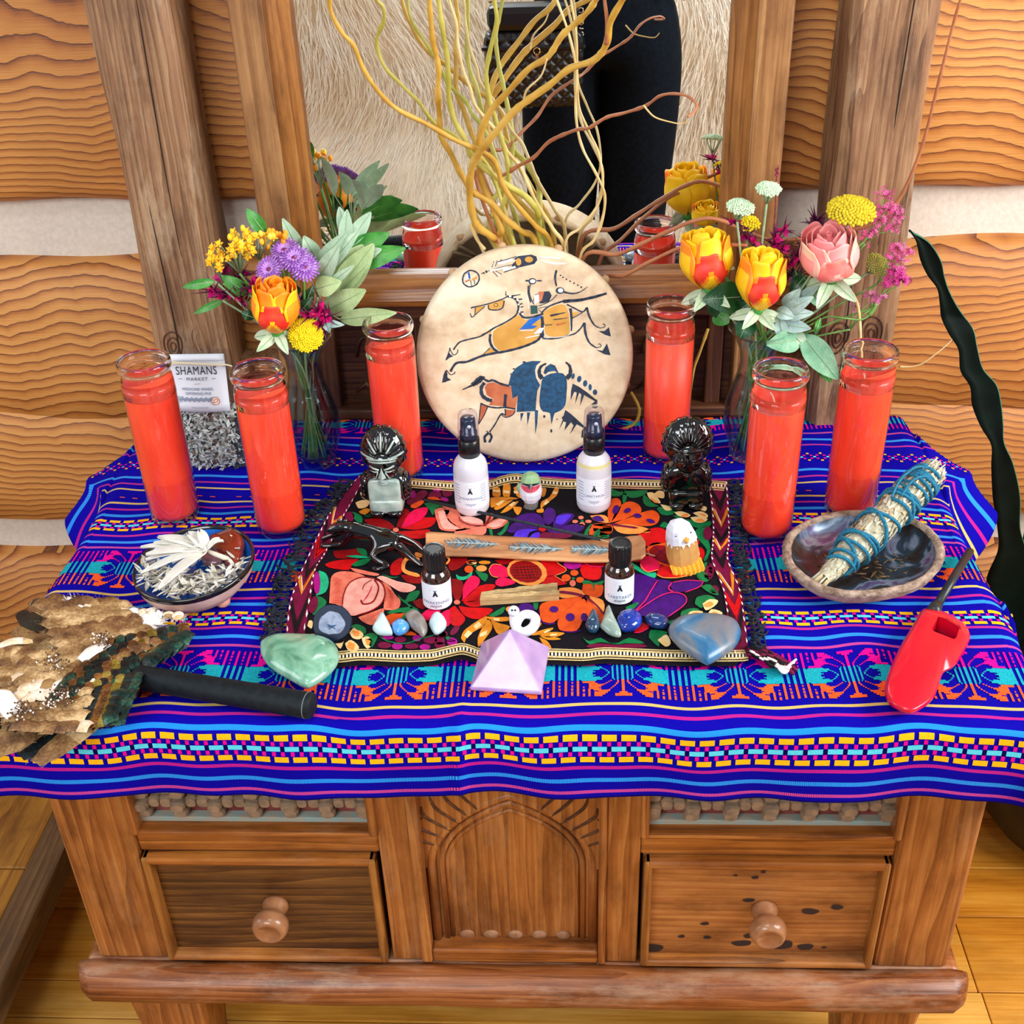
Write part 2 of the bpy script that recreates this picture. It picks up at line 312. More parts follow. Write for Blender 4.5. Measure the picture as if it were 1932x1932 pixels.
for x0,x1 in ((-.445,-.179),(.103,.373)):
    part('rail',W_console,[(x0,x1,YB+.004,YB+.03,Z(-.228),Z(-.192))],.003)
    part('top_rail',W_console,[(x0,x1,YB+.004,YB+.03,Z(-.115),Z(-.03))],.003)
    # carved frieze: recessed ground, faded strips and rows of little blocks
    M_fr=plain('frieze_red','6E2C2A',.8,c2='8A4A44',ns=80); M_fb=plain('frieze_blue','8FA5A0',.8,c2='A99C88',ns=70)
    fz=part('frieze',M_fr,[(x0,x1,YB+.022,YB+.034,Z(-.192),Z(-.115))],0)
    mb=MB(); mb.box(x0+.004,x1-.004,YB+.012,YB+.03,Z(-.192),Z(-.184)); mb.box(x0+.004,x1-.004,YB+.015,YB+.03,Z(-.152),Z(-.149)); mb.build('frieze_edge',M_fb,fz,bevel=.001)
    M_bd=plain('frieze_block','A08468',.75,c2='7C6A58',ns=90,bumps=.6,bd=.002)
    proto=None; n=6; w=(x1-x0-.026)/n
    for k in range(n+1):
        for (dx,dz,rx,rz,dy) in ((0,-.1625,.0085,.0062,.006),(0,-.1765,.0088,.0068,.012),(0,-.149,.0088,.0062,.012),(w*.34,-.161,.0072,.0075,.013),(w*.66,-.161,.0075,.0075,.013)):
            if k==n and dx>0: continue
            x=x0+.013+k*w+dx
            mb=MB(); mm=Matrix.Translation((x,YB+dy,Z(dz)))@Matrix.Rotation(PI/2,4,'X')
            mb.M=mm; rr=rnd(.93,1.05)
            pr=[(1.0,-.012),(1.0,-.001),(.8,.003),(0,.004)]
            vs=[];fs=[];nn=12
            for r,z in pr[:-1]:
                for q in range(nn):
                    a=2*PI*q/nn; e=.75; ca,sa=math.cos(a),math.sin(a); vs.append((math.copysign(abs(ca)**e,ca)*rx*r*rr,math.copysign(abs(sa)**e,sa)*rz*r*rr,z))
            for j in range(2):
                for q in range(nn): k2=(q+1)%nn; fs.append((j*nn+q,j*nn+k2,(j+1)*nn+k2,(j+1)*nn+q))
            fs.append(tuple(range(2*nn,3*nn))); mb.add(vs,fs,False); mb.build('carved_block',M_bd,fz)
    # upright and level mouldings round the frieze
    part('moulding',W_consv,[(x0-.001,x0+.008,YB-.006,YB+.02,Z(-.195),Z(-.10))],.003); part('moulding',W_consv,[(x1-.008,x1+.001,YB-.006,YB+.02,Z(-.195),Z(-.10))],.003)
    part('moulding',W_console,[(x0+.004,x1-.004,YB-.003,YB+.02,Z(-.198),Z(-.190))],.003)
for x0,x1,wm,kx,kz in ((-.443,-.184,W_drawer,-.307,-.318),(.107,.369,W_drawer2,.243,-.318)):
    dr=part('drawer',wm,[(x0,x1,YB+.008,YB+.03,Z(-.403),Z(-.231))],.001)
    dr['label']='dark stained drawer with a turned knob' if x0<0 else 'lighter drawer with dark ink stains and a turned knob'
    for bx in ((x0,x1,YB-.006,YB+.01,Z(-.241),Z(-.231)),(x0,x1,YB-.006,YB+.01,Z(-.4035),Z(-.3945)),(x0,x0+.009,YB-.0065,YB+.01,Z(-.403),Z(-.231)),(x1-.009,x1,YB-.0065,YB+.01,Z(-.403),Z(-.231))):
        part('edge_moulding',W_gold if bx[1]-bx[0]<.02 else W_console,[bx],.003,dr)
    mb=MB(); M=Matrix.Translation((kx,YB+.008,Z(kz)))@Matrix.Rotation(PI/2,4,'X')
    mb.lathe([(.0145,0),(.0150,.004),(.0135,.008),(.0115,.013),(.0125,.018),(.0195,.024),(.0205,.030),(.0195,.036),(.0165,.041),(.0130,.0425),(.0125,.0415),(0,.0415)],28,M); mb.build('knob',plain('knob_wood','8E5A3A',.3,c2='A87650',ns=60,coat=.3),dr)
    if x0>0:
        mb=MB(); sp=plain('ink_stain','2C2022',.6)
        for (px,py,w,h) in ((1442,1640,6,3),(1425,1656,7,3),(1413,1699,12,4),(1528,1720,17,6),(1579,1712,12,5),(1330,1743,9,3),(1334,1769,8,3),(1286,1767,7,3),(1440,1646,5,2),(1232,1789,20,9),(1400,1780,20,6),(1412,1766,9,5),(1475,1783,24,9),(1520,1787,16,7),(1555,1788,5,2),(1388,1652,4,2)):
            c=aty(px,py,YB+.007); sc=1/1780
            mb.flat([(c.x+w*sc*math.cos(a)*(1+.12*math.sin(3*a+px)),YB+.0072,c.z+h*1.5*sc*math.sin(a)*(1+.12*math.cos(2*a+px))) for a in [k*PI/8 for k in range(16)]])
        mb.build('ink_stain',sp,dr)['kind']='stuff'
# arch panel with carving
ap=part('arch_panel',W_consv,[(-.137,.062,YB+.02,YB+.034,Z(-.40),Z(-.03))],0)
for bx in ((-.145,-.1325,YB-.004,YB+.03,Z(-.404),Z(-.03)),(.0585,.067,YB-.004,YB+.03,Z(-.404),Z(-.03)),(-.1325,.0585,YB-.002,YB+.03,Z(-.404),Z(-.384))): part('panel_moulding',W_consv if bx[1]-bx[0]<.02 else W_console,[bx],.003)
def archpts(hw,ztop,n=14):
    L=[]; zs=-.262; cx=XC
    for k in range(n+1):
        t=k/n; a=t*1.02; R=hw*1.55; L.append((cx-hw+R-R*math.cos(a),zs+ (ztop-zs)*math.sin(a)/math.sin(1.02)))
    x_end=L[-1][0]; L=[(cx-hw+(x-(cx-hw))*hw/(x_end-(cx-hw)),z) for x,z in L]
    return [(L[0][0],-.384)]+L+[(2*cx-x,z) for x,z in L[::-1][1:]]+[(2*cx-L[0][0],-.384)]
for hw,zt,r,dy in ((.090,-.152,.0055,.013),(.078,-.165,.0035,.0145),(.072,-.178,.0028,.016)):
    mb=MB(); mb.tube([(x,YB+dy+.004,Z(z)) for x,z in archpts(hw,zt)],r,8); mb.build('arch_carving',W_consv,ap)
# raised ground of the spandrels, outside the arch
L=archpts(.092,-.150); h=len(L)//2
for sgn in (0,1):
    pts=[p for p in (L[1:h+1] if not sgn else L[h:-1])]; xe=-.133 if not sgn else .059
    poly=pts+([(XC,-.06),(xe,-.06),(xe,-.262)] if not sgn else [(xe,-.262),(xe,-.06),(XC,-.06)])
    mb=MB(); mb.prism(poly,lambda p:(p[0],YB+.024,Z(p[1])),lambda p:(p[0],YB+.013,Z(p[1]))); mb.build('spandrel',W_consv,ap,fix=True)
    for k in range(6):   # curved leaf ribs
        t=k/5; s=1 if sgn else -1
        q0=(XC+s*(.094-.001*k),-.235+.017*k) if k<3 else (XC+s*(.088-.022*(k-2)),-.205+.018*(k-2)+.004)
        a=V((XC+s*(.034+.010*(5-k)),0,-.17-.011*(5-k))); b=V((XC+s*(.030+.012*(6-k)+.012),0,-.155-.013*(5-k)+.012)); c=V((XC+s*min(.0935,.045+.013*(6-k)),0,-.118-.0165*(5-k)))
        mb=MB(); mb.tube([(p.x,YB+.0125,Z(p.z)) for p in spl([a,b,c],6)],[.0008+.0011*math.sin(PI*j/12) for j in range(13)],6); mb.build('leaf_rib',W_dark,ap)
for k in range(5):
    mb=MB(); mb.ell((XC-.056+.028*k,YB+.0195,Z(-.381)),(.009,.0035,.007)); mb.build('gouge',plain('gouge_wood','A87C5C',.6,c2='8A5A3A',ns=90),ap)
# base moulding
def bm(x0,x1,y0,y1,name='base_moulding'):
    mb=MB(); pr=[(0,-.406),(.012,-.406),(.022,-.4085),(.031,-.416),(.036,-.427),(.034,-.439),(.024,-.448),(.008,-.451),(0,-.451)]
    pr2=[]
    vs=[];fs=[];  n=len(pr)
    xs=[x0,x0+.006,x0+.02]+[x0+(x1-x0)*k/20 for k in range(2,19)]+[x1-.02,x1-.006,x1]
    for i,x in enumerate(xs):
        e=min(x-x0,x1-x); k=.35+.65*min(1,(e/.02))**.5 if e<.02 else 1
        for (d,z) in pr: vs.append((x,y0+.034-d*k,Z(-.4285+(z+.4285)*(.6+.4*k)+.0012*math.sin(x*31))))
    for i in range(len(xs)-1):
        for j in range(n-1): fs.append((i*n+j,i*n+j+1,(i+1)*n+j+1,(i+1)*n+j))
        fs.append((i*n+n-1,i*n,(i+1)*n,(i+1)*n+n-1))
    fs.append(tuple(range(n))[::-1]); fs.append(tuple(range((len(xs)-1)*n,len(xs)*n)))
    mb.add(vs,fs,True); return mb.build(name,W_base,cs,fix=True)
bm(-.552,.478,-.151,0)
part('base_board',W_base,[(-.545,.471,-.12,.44,Z(-.451),Z(-.407))],.008)
for x0 in (-.51,.34):
    for y0 in (-.12,.36):
        mb=MB(); vs=[(x0+(.0 if x0<0 else 0),y0,Z(-.452)),(x0+.10,y0,Z(-.452)),(x0+.10,y0+.08,Z(-.452)),(x0,y0+.08,Z(-.452)),(x0+.02,y0,0),(x0+.08,y0,0),(x0+.08,y0+.08,0),(x0+.02,y0+.08,0)]
        mb.add(vs,[(0,1,2,3),(7,6,5,4),(0,4,5,1),(1,5,6,2),(2,6,7,3),(3,7,4,0)]); mb.build('foot',W_consv,cs,bevel=.004,fix=True)
# ================= mirror unit
mu=thing('carved_mirror_stand','tall wooden mirror with rough carved posts standing at the back of the table','mirror',(XC,.48,T))
def mp(*a,**k): return part(*a,parent=mu,**k)
def post(x0,x1):
    mb=MB(); rs=random.Random(int(x0*99)); a=[rs.uniform(0,6) for _ in range(8)]
    ch=.012; cx=(x0+x1)/2; hw=(x1-x0)/2; hd=.045
    ring=[(-hw+ch,-hd),(hw-ch,-hd),(hw,-hd+ch),(hw,hd),(-hw,hd),(-hw,-hd+ch)]
    zs=[k*.02 for k in range(-1,60)]; zs=[max(-.003,z) for z in zs]
    vs=[];fs=[];n=6
    for z in zs:
        t=min(1,z/.15); k=1.04-.04*t
        for i,(x,y) in enumerate(ring): 
            vs.append((cx+x*k+.0022*math.sin(z*14+a[i]),.485+y*k+.002*math.sin(z*17+a[(i+3)%8]),T+z+(0 if z>.001 else .0)))
    for j in range(len(zs)-1):
        for i in range(n): q=(i+1)%n; fs.append((j*n+i,j*n+q,(j+1)*n+q,(j+1)*n+i))
    fs.append(tuple(range(n))[::-1]); mb.add(vs,fs,False); o=mb.build('post',W_post,mu)
    # carved leaf loops low on the post face
    for (dx,dz,w,h_,rz) in ((-.018,.062,.014,.045,.15),(.016,.055,.014,.04,-.2),(-.022,.125,.012,.04,.1),(.02,.13,.013,.045,-.1),(0,.02,.015,.03,0)):
        mb=MB(); M=Matrix.Translation((cx+dx,.4405,T+dz))@Matrix.Rotation(rz,4,'Y')
        for s in (1,.62,.3):
            pts=[M@V((w*s*math.sin(a_)*(1-.25*math.cos(a_)),0,h_*.55*s*-math.cos(a_))) for a_ in [k*2*PI/20 for k in range(21)]]
            mb.tube(pts,.0012,5)
        mb.build('carved_leaf',W_darkz,o)
    # long drying cracks
    for (u,z0,z1) in ((.3,.25,.7),(-.35,.05,.35)):
        mb=MB(); mb.tube([(cx+hw*(u+.06*math.sin(z*9+z0*7)),.4395+ (0.0),T+z) for z in [z0+(z1-z0)*k/16 for k in range(17)]],[.0003+.0007*math.sin(PI*k/16) for k in range(17)],5,flat=.8); mb.build('crack',plain('crack_dark','23130A',.9),o)
    return o
post(-.524,-.428); post(.352,.450)
FT=1.12
for s in (-1,1):
    x0,x1=(XC-.327,XC-.286) if s<0 else (XC+.286,XC+.327)
    mp('frame_stile',W_frame,[(x0,x1,.462,.53,Z(0),Z(FT))],bevel=.003)
    xi=(XC-.287,XC-.260) if s<0 else (XC+.260,XC+.287)
    mb=MB(); a,b=(xi[1],xi[0]) if s<0 else (xi[0],xi[1])   # a = inner edge
    pr=[(a,.508),(a,.497),(a+(b-a)*.25,.488),(a+(b-a)*.5,.478),(a+(b-a)*.8,.468),(b,.468),(b,.508)]
    vs=[(x,y,Z(z)) for z in (.19,FT) for x,y in pr]; n=len(pr); fs=[(i,(i+1)%n,n+(i+1)%n,n+i) for i in range(n)]+[tuple(range(n)),tuple(range(n,2*n))]
    mb.add(vs,fs); mb.build('inner_moulding',W_gold,mu,fix=True,bevel=.001)
mb=MB(); pr=[(.508,.199),(.497,.200),(.488,.198),(.470,.190),(.462,.176),(.462,.168),(.508,.168)]
vs=[(x,y,Z(z)) for x in (XC-.275,XC+.275) for y,z in pr]; n=len(pr); mb.add(vs,[(i,(i+1)%n,n+(i+1)%n,n+i) for i in range(n)]+[tuple(range(n)),tuple(range(n,2*n))]); mb.build('bottom_moulding',W_goldx,mu,fix=True,bevel=.001)
m,nt,b=newmat('mirror_glass'); b.inputs['Metallic'].default_value=1; b.inputs['Base Color'].default_value=(.93,.95,.94,1); b.inputs['Roughness'].default_value=.006
mb=MB(); mb.box(XC-.262,XC+.262,YM,YM+.004,Z(.19),Z(FT)); gl=mb.build('mirror_glass',m,mu); gl['label']='silvered mirror glass'
mp('mirror_backing',W_dark,[(XC-.30,XC+.30,YM+.005,.53,Z(0),Z(FT))])
mp('lower_panel',W_dark,[(XC-.287,XC+.287,.492,.505,Z(0),Z(.168))])
mp('lower_rail',W_dark,[(XC-.287,XC+.287,.470,.495,Z(.146),Z(.168))],bevel=.003)
mp('lower_rail',W_dark,[(XC-.287,XC+.287,.463,.495,Z(0),Z(.016))],bevel=.003)
for k,x in enumerate([XC-.262,XC-.13,XC,XC+.13,XC+.262]):
    mp('panel_stile',W_darkz,[(x-.011,x+.011,.474,.495,Z(.014),Z(.148))],bevel=.003)
for k in range(4):
    x=XC-.196+.1307*k
    for s in (-1,1):
        mb=MB(); pts=[(x+s*(.012+.018*math.cos(a)*(1-a/9)),.490,Z(.085+.035*math.sin(a)*(1-a/9))) for a in [q*.35 for q in range(22)]]
        mb.tube(pts,[.003-.0001*q for q in range(22)],6); mb.tube([(x+s*.003,.490,Z(.02)),(x+s*.02,.489,Z(.045)),(x+s*.036,.49,Z(.03))],[.002,.004,.001],6); mb.build('scroll_carving',W_darkz,mu)
for s in (-1,1):
    x0,x1=(-.43,XC-.327) if s<0 else (XC+.327,.354)
    mp('base_block',W_post,[(x0,x1,.463,.53,Z(0),Z(.022)),(x0,x1,.468,.53,Z(.022),Z(.06)),(x0,x1,.460,.53,Z(.06),Z(.068)),(x0,x1,.470,.53,Z(.068),Z(.082))],bevel=.002)
    for q in range(3):
        mb=MB(); xx=x0+(x1-x0)*(q+.5)/3; mb.tube([(xx-.008,.467,Z(.026)),(xx-.004,.466,Z(.045)),(xx,.466,Z(.052)),(xx+.005,.466,Z(.042)),(xx+.007,.467,Z(.028))],.0014,5); mb.build('leaf_carving',W_darkz,mu)
# ================= tablecloth
V_HEM=-.2440; YF=-.148; HWX=.508
def yw(u,v):   # slow waver of the weave lines
    return .0022*math.sin(u*19+1.3)+.0016*math.sin(u*43+v*9)+.0010*math.sin(u*77+2+v*15)
def fold(o,r=.014):
    if o<=0: return 0,0
    L=r*PI/2
    if o<L: return r*math.sin(o/r), r*(1-math.cos(o/r))
    return r, r+(o-L)
def cloth(u,v):
    v=v+yw(u,v)
    wr=.0010*math.sin(u*31+v*12)+.0009*math.sin(u*57-v*20+1)+.0007*math.sin(v*48+u*8)+.0004*math.sin(u*90+v*70)
    cr=math.exp(-((u+.078-.03*(v+.2))/.006)**2)*max(0,min(1,(-.10-v)/.05))
    bx=max(0,abs(u-XC)-HWX); s=1 if u>XC else -1; by=max(0,YF-v)
    x,y,z=u,v,.0
    if bx>0 and by>0:
        rho=math.hypot(bx,by); phi=math.atan2(bx,by)
        fl=.42*math.sin(2*phi)**1.0*min(1,rho/.03)+.05; fl=min(.85,fl)
        h=min(rho,rho*fl+.012*min(1,rho/.03)*1); d=math.sqrt(max(0,rho*rho-h*h))
        x=XC+s*(HWX+h*math.sin(phi)); y=YF-h*math.cos(phi)*1.0; z=-d
        if h*math.cos(phi)<.012: y=YF-max(h*math.cos(phi),.0)
    elif by>0:
        h,d=fold(by); w=.004*math.sin(u*24+1)+.003*math.sin(u*51)
        y=YF-h-w*min(1,d/.09)*.7-.004*min(1,d/.05); z=-d
        if cr>0: y-=cr*.004
        k_=max(0,min(1,(u-.40)/.09)); z-=k_*k_*min(1,by/.06)*.016; k_=math.exp(-((u+.05)/.09)**2); z+=k_*.004*min(1,by/.08)
    elif bx>0:
        if s>0: fl=.10+.80*math.exp(-((v-.335)/.075)**2)+.30*math.exp(-((v-.02)/.05)**2)
        else: fl=.10+.78*math.exp(-((v-.335)/.07)**2)+.2*math.exp(-((v-.06)/.05)**2)
        h0,d0=fold(bx); h=min(bx,h0+bx*fl*.9); d=math.sqrt(max(0,bx*bx-h*h)) if bx>.02 else d0*(1-fl)
        x=XC+s*(HWX+h); z=-max(d,0)-.25*h*min(1,bx/.05)
    rise=0 if by>0 or bx>0 else 1
    z+=(wr if rise else wr*.5)+cr*.0022
    return V((x,y,Z(z+.0)))
def cnorm(u,v):
    e=.001; a=cloth(u+e,v)-cloth(u-e,v); b=cloth(u,v+e)-cloth(u,v-e); n=a.cross(b); return n.normalized()
def twill(name,c,c2,scale=900):
    m,nt,b=newmat(name); w=N(nt,'ShaderNodeTexWave',wave_type='BANDS'); w.bands_direction='DIAGONAL'; w.inputs['Scale'].default_value=scale/2.1; w.inputs['Distortion'].default_value=.3
    nt.links.new(obj_co(nt,(1,1.3,.0)),w.inputs['Vector']); nt.links.new(ramp(nt,w.outputs[0],[(.30,c2),(.55,c)]),b.inputs['Base Color'])
    b.inputs['Roughness'].default_value=.85; b.inputs['Sheen Weight'].default_value=.1; b.inputs['Specular IOR Level'].default_value=.15; bump(nt,b,w.outputs[0],.3,.0006); return m
def weave(name,c,c2=None):
    m,nt,b=newmat(name); nz=N(nt,'ShaderNodeTexNoise'); nz.inputs['Scale'].default_value=1500; nt.links.new(obj_co(nt,(1,.3,1)),nz.inputs['Vector'])
    nt.links.new(ramp(nt,nz.outputs[0],[(.3,c2 or c),(.7,c)]),b.inputs['Base Color']); b.inputs['Roughness'].default_value=.85; b.inputs['Specular IOR Level'].default_value=.06; bump(nt,b,nz.outputs[0],.25,.0005); return m
BL=weave('cloth_blue','0D03A6','080284')
C_mats=[BL,twill('stripe_magenta','D80878','7A0490'),twill('stripe_blue','1FA8F0','1048D0'),twill('stripe_red','F04868','4A18B0'),twill('stripe_yellow','F8D878','A07838'),weave('brocade_magenta','F0109A','C80880'),weave('brocade_teal','22B4C4','108898'),weave('brocade_orange','FF6A30','E04820'),weave('brocade_yellow','FFC41E','E8A010'),weave('brocade_cyan','6FE0EE','40B8D8'),weave('cloth_navy','0C0458','080238')]
# stripes: (centre v, half width, material)
ST=[(-.2355,.0020,3),(-.2205,.0026,2),(-.2045,.0020,1),(-.1600,.0028,2),(-.1444,.0022,1),(-.1307,.0020,4),
    (-.0409,.0020,3),(-.0258,.0028,2),(-.0095,.0020,1),(.0338,.0028,2),(.0446,.0020,1),(.0605,.0020,4),
    (.1509,.0020,3),(.1633,.0026,2),(.1783,.0020,1),(.2225,.0026,2),(.2360,.0018,1),(.2498,.0020,4),(.2833,.0018,4),
    (.2979,.0018,1),(.3141,.0026,2),(.3774,.0018,1),(.3936,.0026,2),(.4130,.0018,3)]
br=[V_HEM]; mt=[]
for c,h,k in ST:
    for e,kk in ((c-h,0),(c+h,k)): br.append(e); mt.append(kk)
br.append(.462); mt.append(0)
rows=[br[0]]; rm=[]
for i in range(len(br)-1):
    n=max(1,math.ceil((br[i+1]-br[i])/.0045))
    for k in range(n): rows.append(br[i]+(br[i+1]-br[i])*(k+1)/n); rm.append(mt[i])
U0,U1=-.665,.595
us=[U0]
while us[-1]<U1:
    e=abs(us[-1]-XC)-HWX; us.append(us[-1]+(.002 if -.006<e<.03 else .0045))
mb=MB(); vs=[cloth(u,v) for v in rows for u in us]; w=len(us); fs=[];mi=[]
mb.v=vs
for j in range(len(rows)-1):
    for i in range(w-1): mb.f.append((j*w+i,j*w+i+1,(j+1)*w+i+1,(j+1)*w+i)); mb.m.append(rm[j]); mb.sm.append(True)
tc=thing('tablecloth','bright blue striped woven tablecloth draped over the console, dashed in yellow at the hem','tablecloth',(XC,.1,T))
fab=mb.build('fabric',C_mats,tc); sm=fab.modifiers.new('thick','SOLIDIFY'); sm.thickness=.0012; sm.offset=-1
def brocade(name,rects,lift=.0007,seg=.0045):
    mb=MB()
    for (u0,u1,v0,v1,k) in rects:
        nu=max(1,math.ceil((u1-u0)/seg)); nv=max(1,math.ceil((v1-v0)/.006)); w=nu+1; vs=[];fs=[]
        for j in range(nv+1):
            for i in range(nu+1):
                u=u0+(u1-u0)*i/nu; v=v0+(v1-v0)*j/nv; vs.append(cloth(u,v)+cnorm(u,v)*lift)
        fs=[(j*w+i,j*w+i+1,(j+1)*w+i+1,(j+1)*w+i) for j in range(nv) for i in range(nu)]
        mb.add(vs,fs,True,k)
    o=mb.build(name,C_mats,tc); o['kind']='stuff'; return o
# dash bands
rects=[]
def dashband(vc,P=.01845,hh=.0235,u0=U0+.004,u1=U1-.004):
    k=0; u=u0
    a=hh/5
    while u+P<u1:
        rects.append((u,u+P*.76,vc+hh/2-a,vc+hh/2+.0002,8)); rects.append((u-.002,u-.002+P*.76,vc-hh/2,vc-hh/2+a,8))
        rects.append((u+P*.5,min(u1,u+P*1.26),vc-a*.45,vc+a*.45,9))
        for du in (P*.28,P*.80):
            rects.append((u+du,u+du+P*.2,vc+a*.55,vc+a*1.35,5)); rects.append((u+du,u+du+P*.2,vc-a*1.35,vc-a*.55,5))
        rects.append((u+P*.28,u+P*.48,vc-a*.45,vc+a*.45,10))
        u+=P
dashband(-.1818,hh=.031); dashband(.0068,hh=.0235,P=.0182); dashband(.2001,hh=.0225,P=.0180)
brocade('dash_brocade',rects)
rects=[]; u=U0+.01; k=0
while u<U1-.012:
    for du,dv,kk in ((0,.0085,8),(.004,.0035,5),(.008,.0,9),(.004,-.0035,5),(0,-.0085,8),(-.005,.004,5),(-.005,-.004,5)):
        rects.append((u+du,u+du+.0034,.3445+dv-.0016,.3445+dv+.0016,kk))
    if k%3: rects.append((u+.001,u+.0075,.2607,.2625,7))
    u+=.0165; k+=1
brocade('square_brocade',rects)
# motif band on a 24 x 15 half grid mirrored both ways
def motif():
    H=[]   # (x0,x1,r0,r1,kind) kind: 0 outer colour (orange below / magenta above), 1 teal
    H+=[(0,3.5,0,1.6,0),(0,1.7,1.6,2.6,0),(0,.6,2.6,10,0)]
    H+=[(8.8,12.1,0,1,0),(7.6,12.1,1,2,0),(6.6,12.1,2,3,0),(5.6,10.2,3,4,0),(9.2,12.4,3.6,5,0),(10.2,14.3,4.6,5.6,0),(9.2,14.3,5.6,6.8,0),(8.2,14.3,6.8,7.8,0),(10.6,14.3,7.8,8.6,0),(11.6,17,8.6,9.8,0)]
    H+=[(13.7,14.6,0,5,0),(16.0,16.9,0,1.8,0),(16.0,16.9,2.8,4.6,0),(16.2,16.8,5.4,6.2,0),(18.4,19.4,.3,9.8,0),(20.9,21.8,.6,3,0),(20.9,21.8,3.6,5,0),(20.9,21.7,5.6,7,0),(21,21.6,8,9.2,0),(23.5,24,.4,9.8,0)]
    H+=[(1.7,2.4,8.2,9.8,0),(2.2,3,7.2,8.2,0),(3.0,3.7,6.2,7,0),(3.8,4.5,5.4,6.1,0),(4.6,5.3,4.6,5.2,0),(5.4,6.0,3.9,4.4,0)]
    H+=[(4.6,5.3,9.4,10,0),(5.5,6.2,8.8,9.4,0),(6.4,7.1,8.1,8.7,0),(7.3,8.0,7.5,8.1,0)]
    H+=[(0,.6,10,15,1),(1.7,2.5,10,15,1),(3.7,4.5,10.8,15,1),(3.3,3.8,9.9,10.7,1)]
    H+=[(5.4,6.2,14.2,15,1),(6.2,7,13.2,14,1),(7,7.8,12.4,13,1),(7.8,8.6,11.8,12.3,1)]
    H+=[(8.6,19.2,10.6,12,1),(9.6,19.2,12,12.8,1),(12.4,19.2,12.8,13.6,1),(11.4,19.2,13.6,14.2,1),(12.6,19.4,14.2,15,1),(11,17.5,10,10.6,1)]
    H+=[(18.4,19.4,10,15,1),(20.8,21.9,10,15,1),(23.4,24,10,15,1)]
    return H
HM=motif(); rects=[]
P=.1124; cell=P/48
for (v0,v1,flip,uo) in ((-.1205,-.0497,1,0),(.0722,.1425,1,.0),(.424,.470,-1,0)):
    rh=(v1-v0)/30
    for n in range(-6,7):
        uc=-.0315+n*P+uo
        if uc+P/2<U0+.01 or uc-P/2>U1-.01: continue
        for (x0,x1,r0,r1,k) in HM:
            for sx in (-1,1):
                a,b=(uc+sx*x0*cell,uc+sx*x1*cell); a,b=min(a,b),max(a,b)
                if a<U0+.003 or b>U1-.003: continue
                for up in (0,1):
                    kk=6 if k==1 else ((5 if up else 7) if flip>0 else (7 if up else 5))
                    if k==1 and r1==15 and up: pass
                    w0,w1=(v0+r0*rh,v0+r1*rh) if not up else (v1-r1*rh,v1-r0*rh)
                    if w1>.4615: 
                        if w0>.459: continue
                        w1=.4615
                    rects.append((a,b,w0,w1,kk))
brocade('motif_brocade',rects)
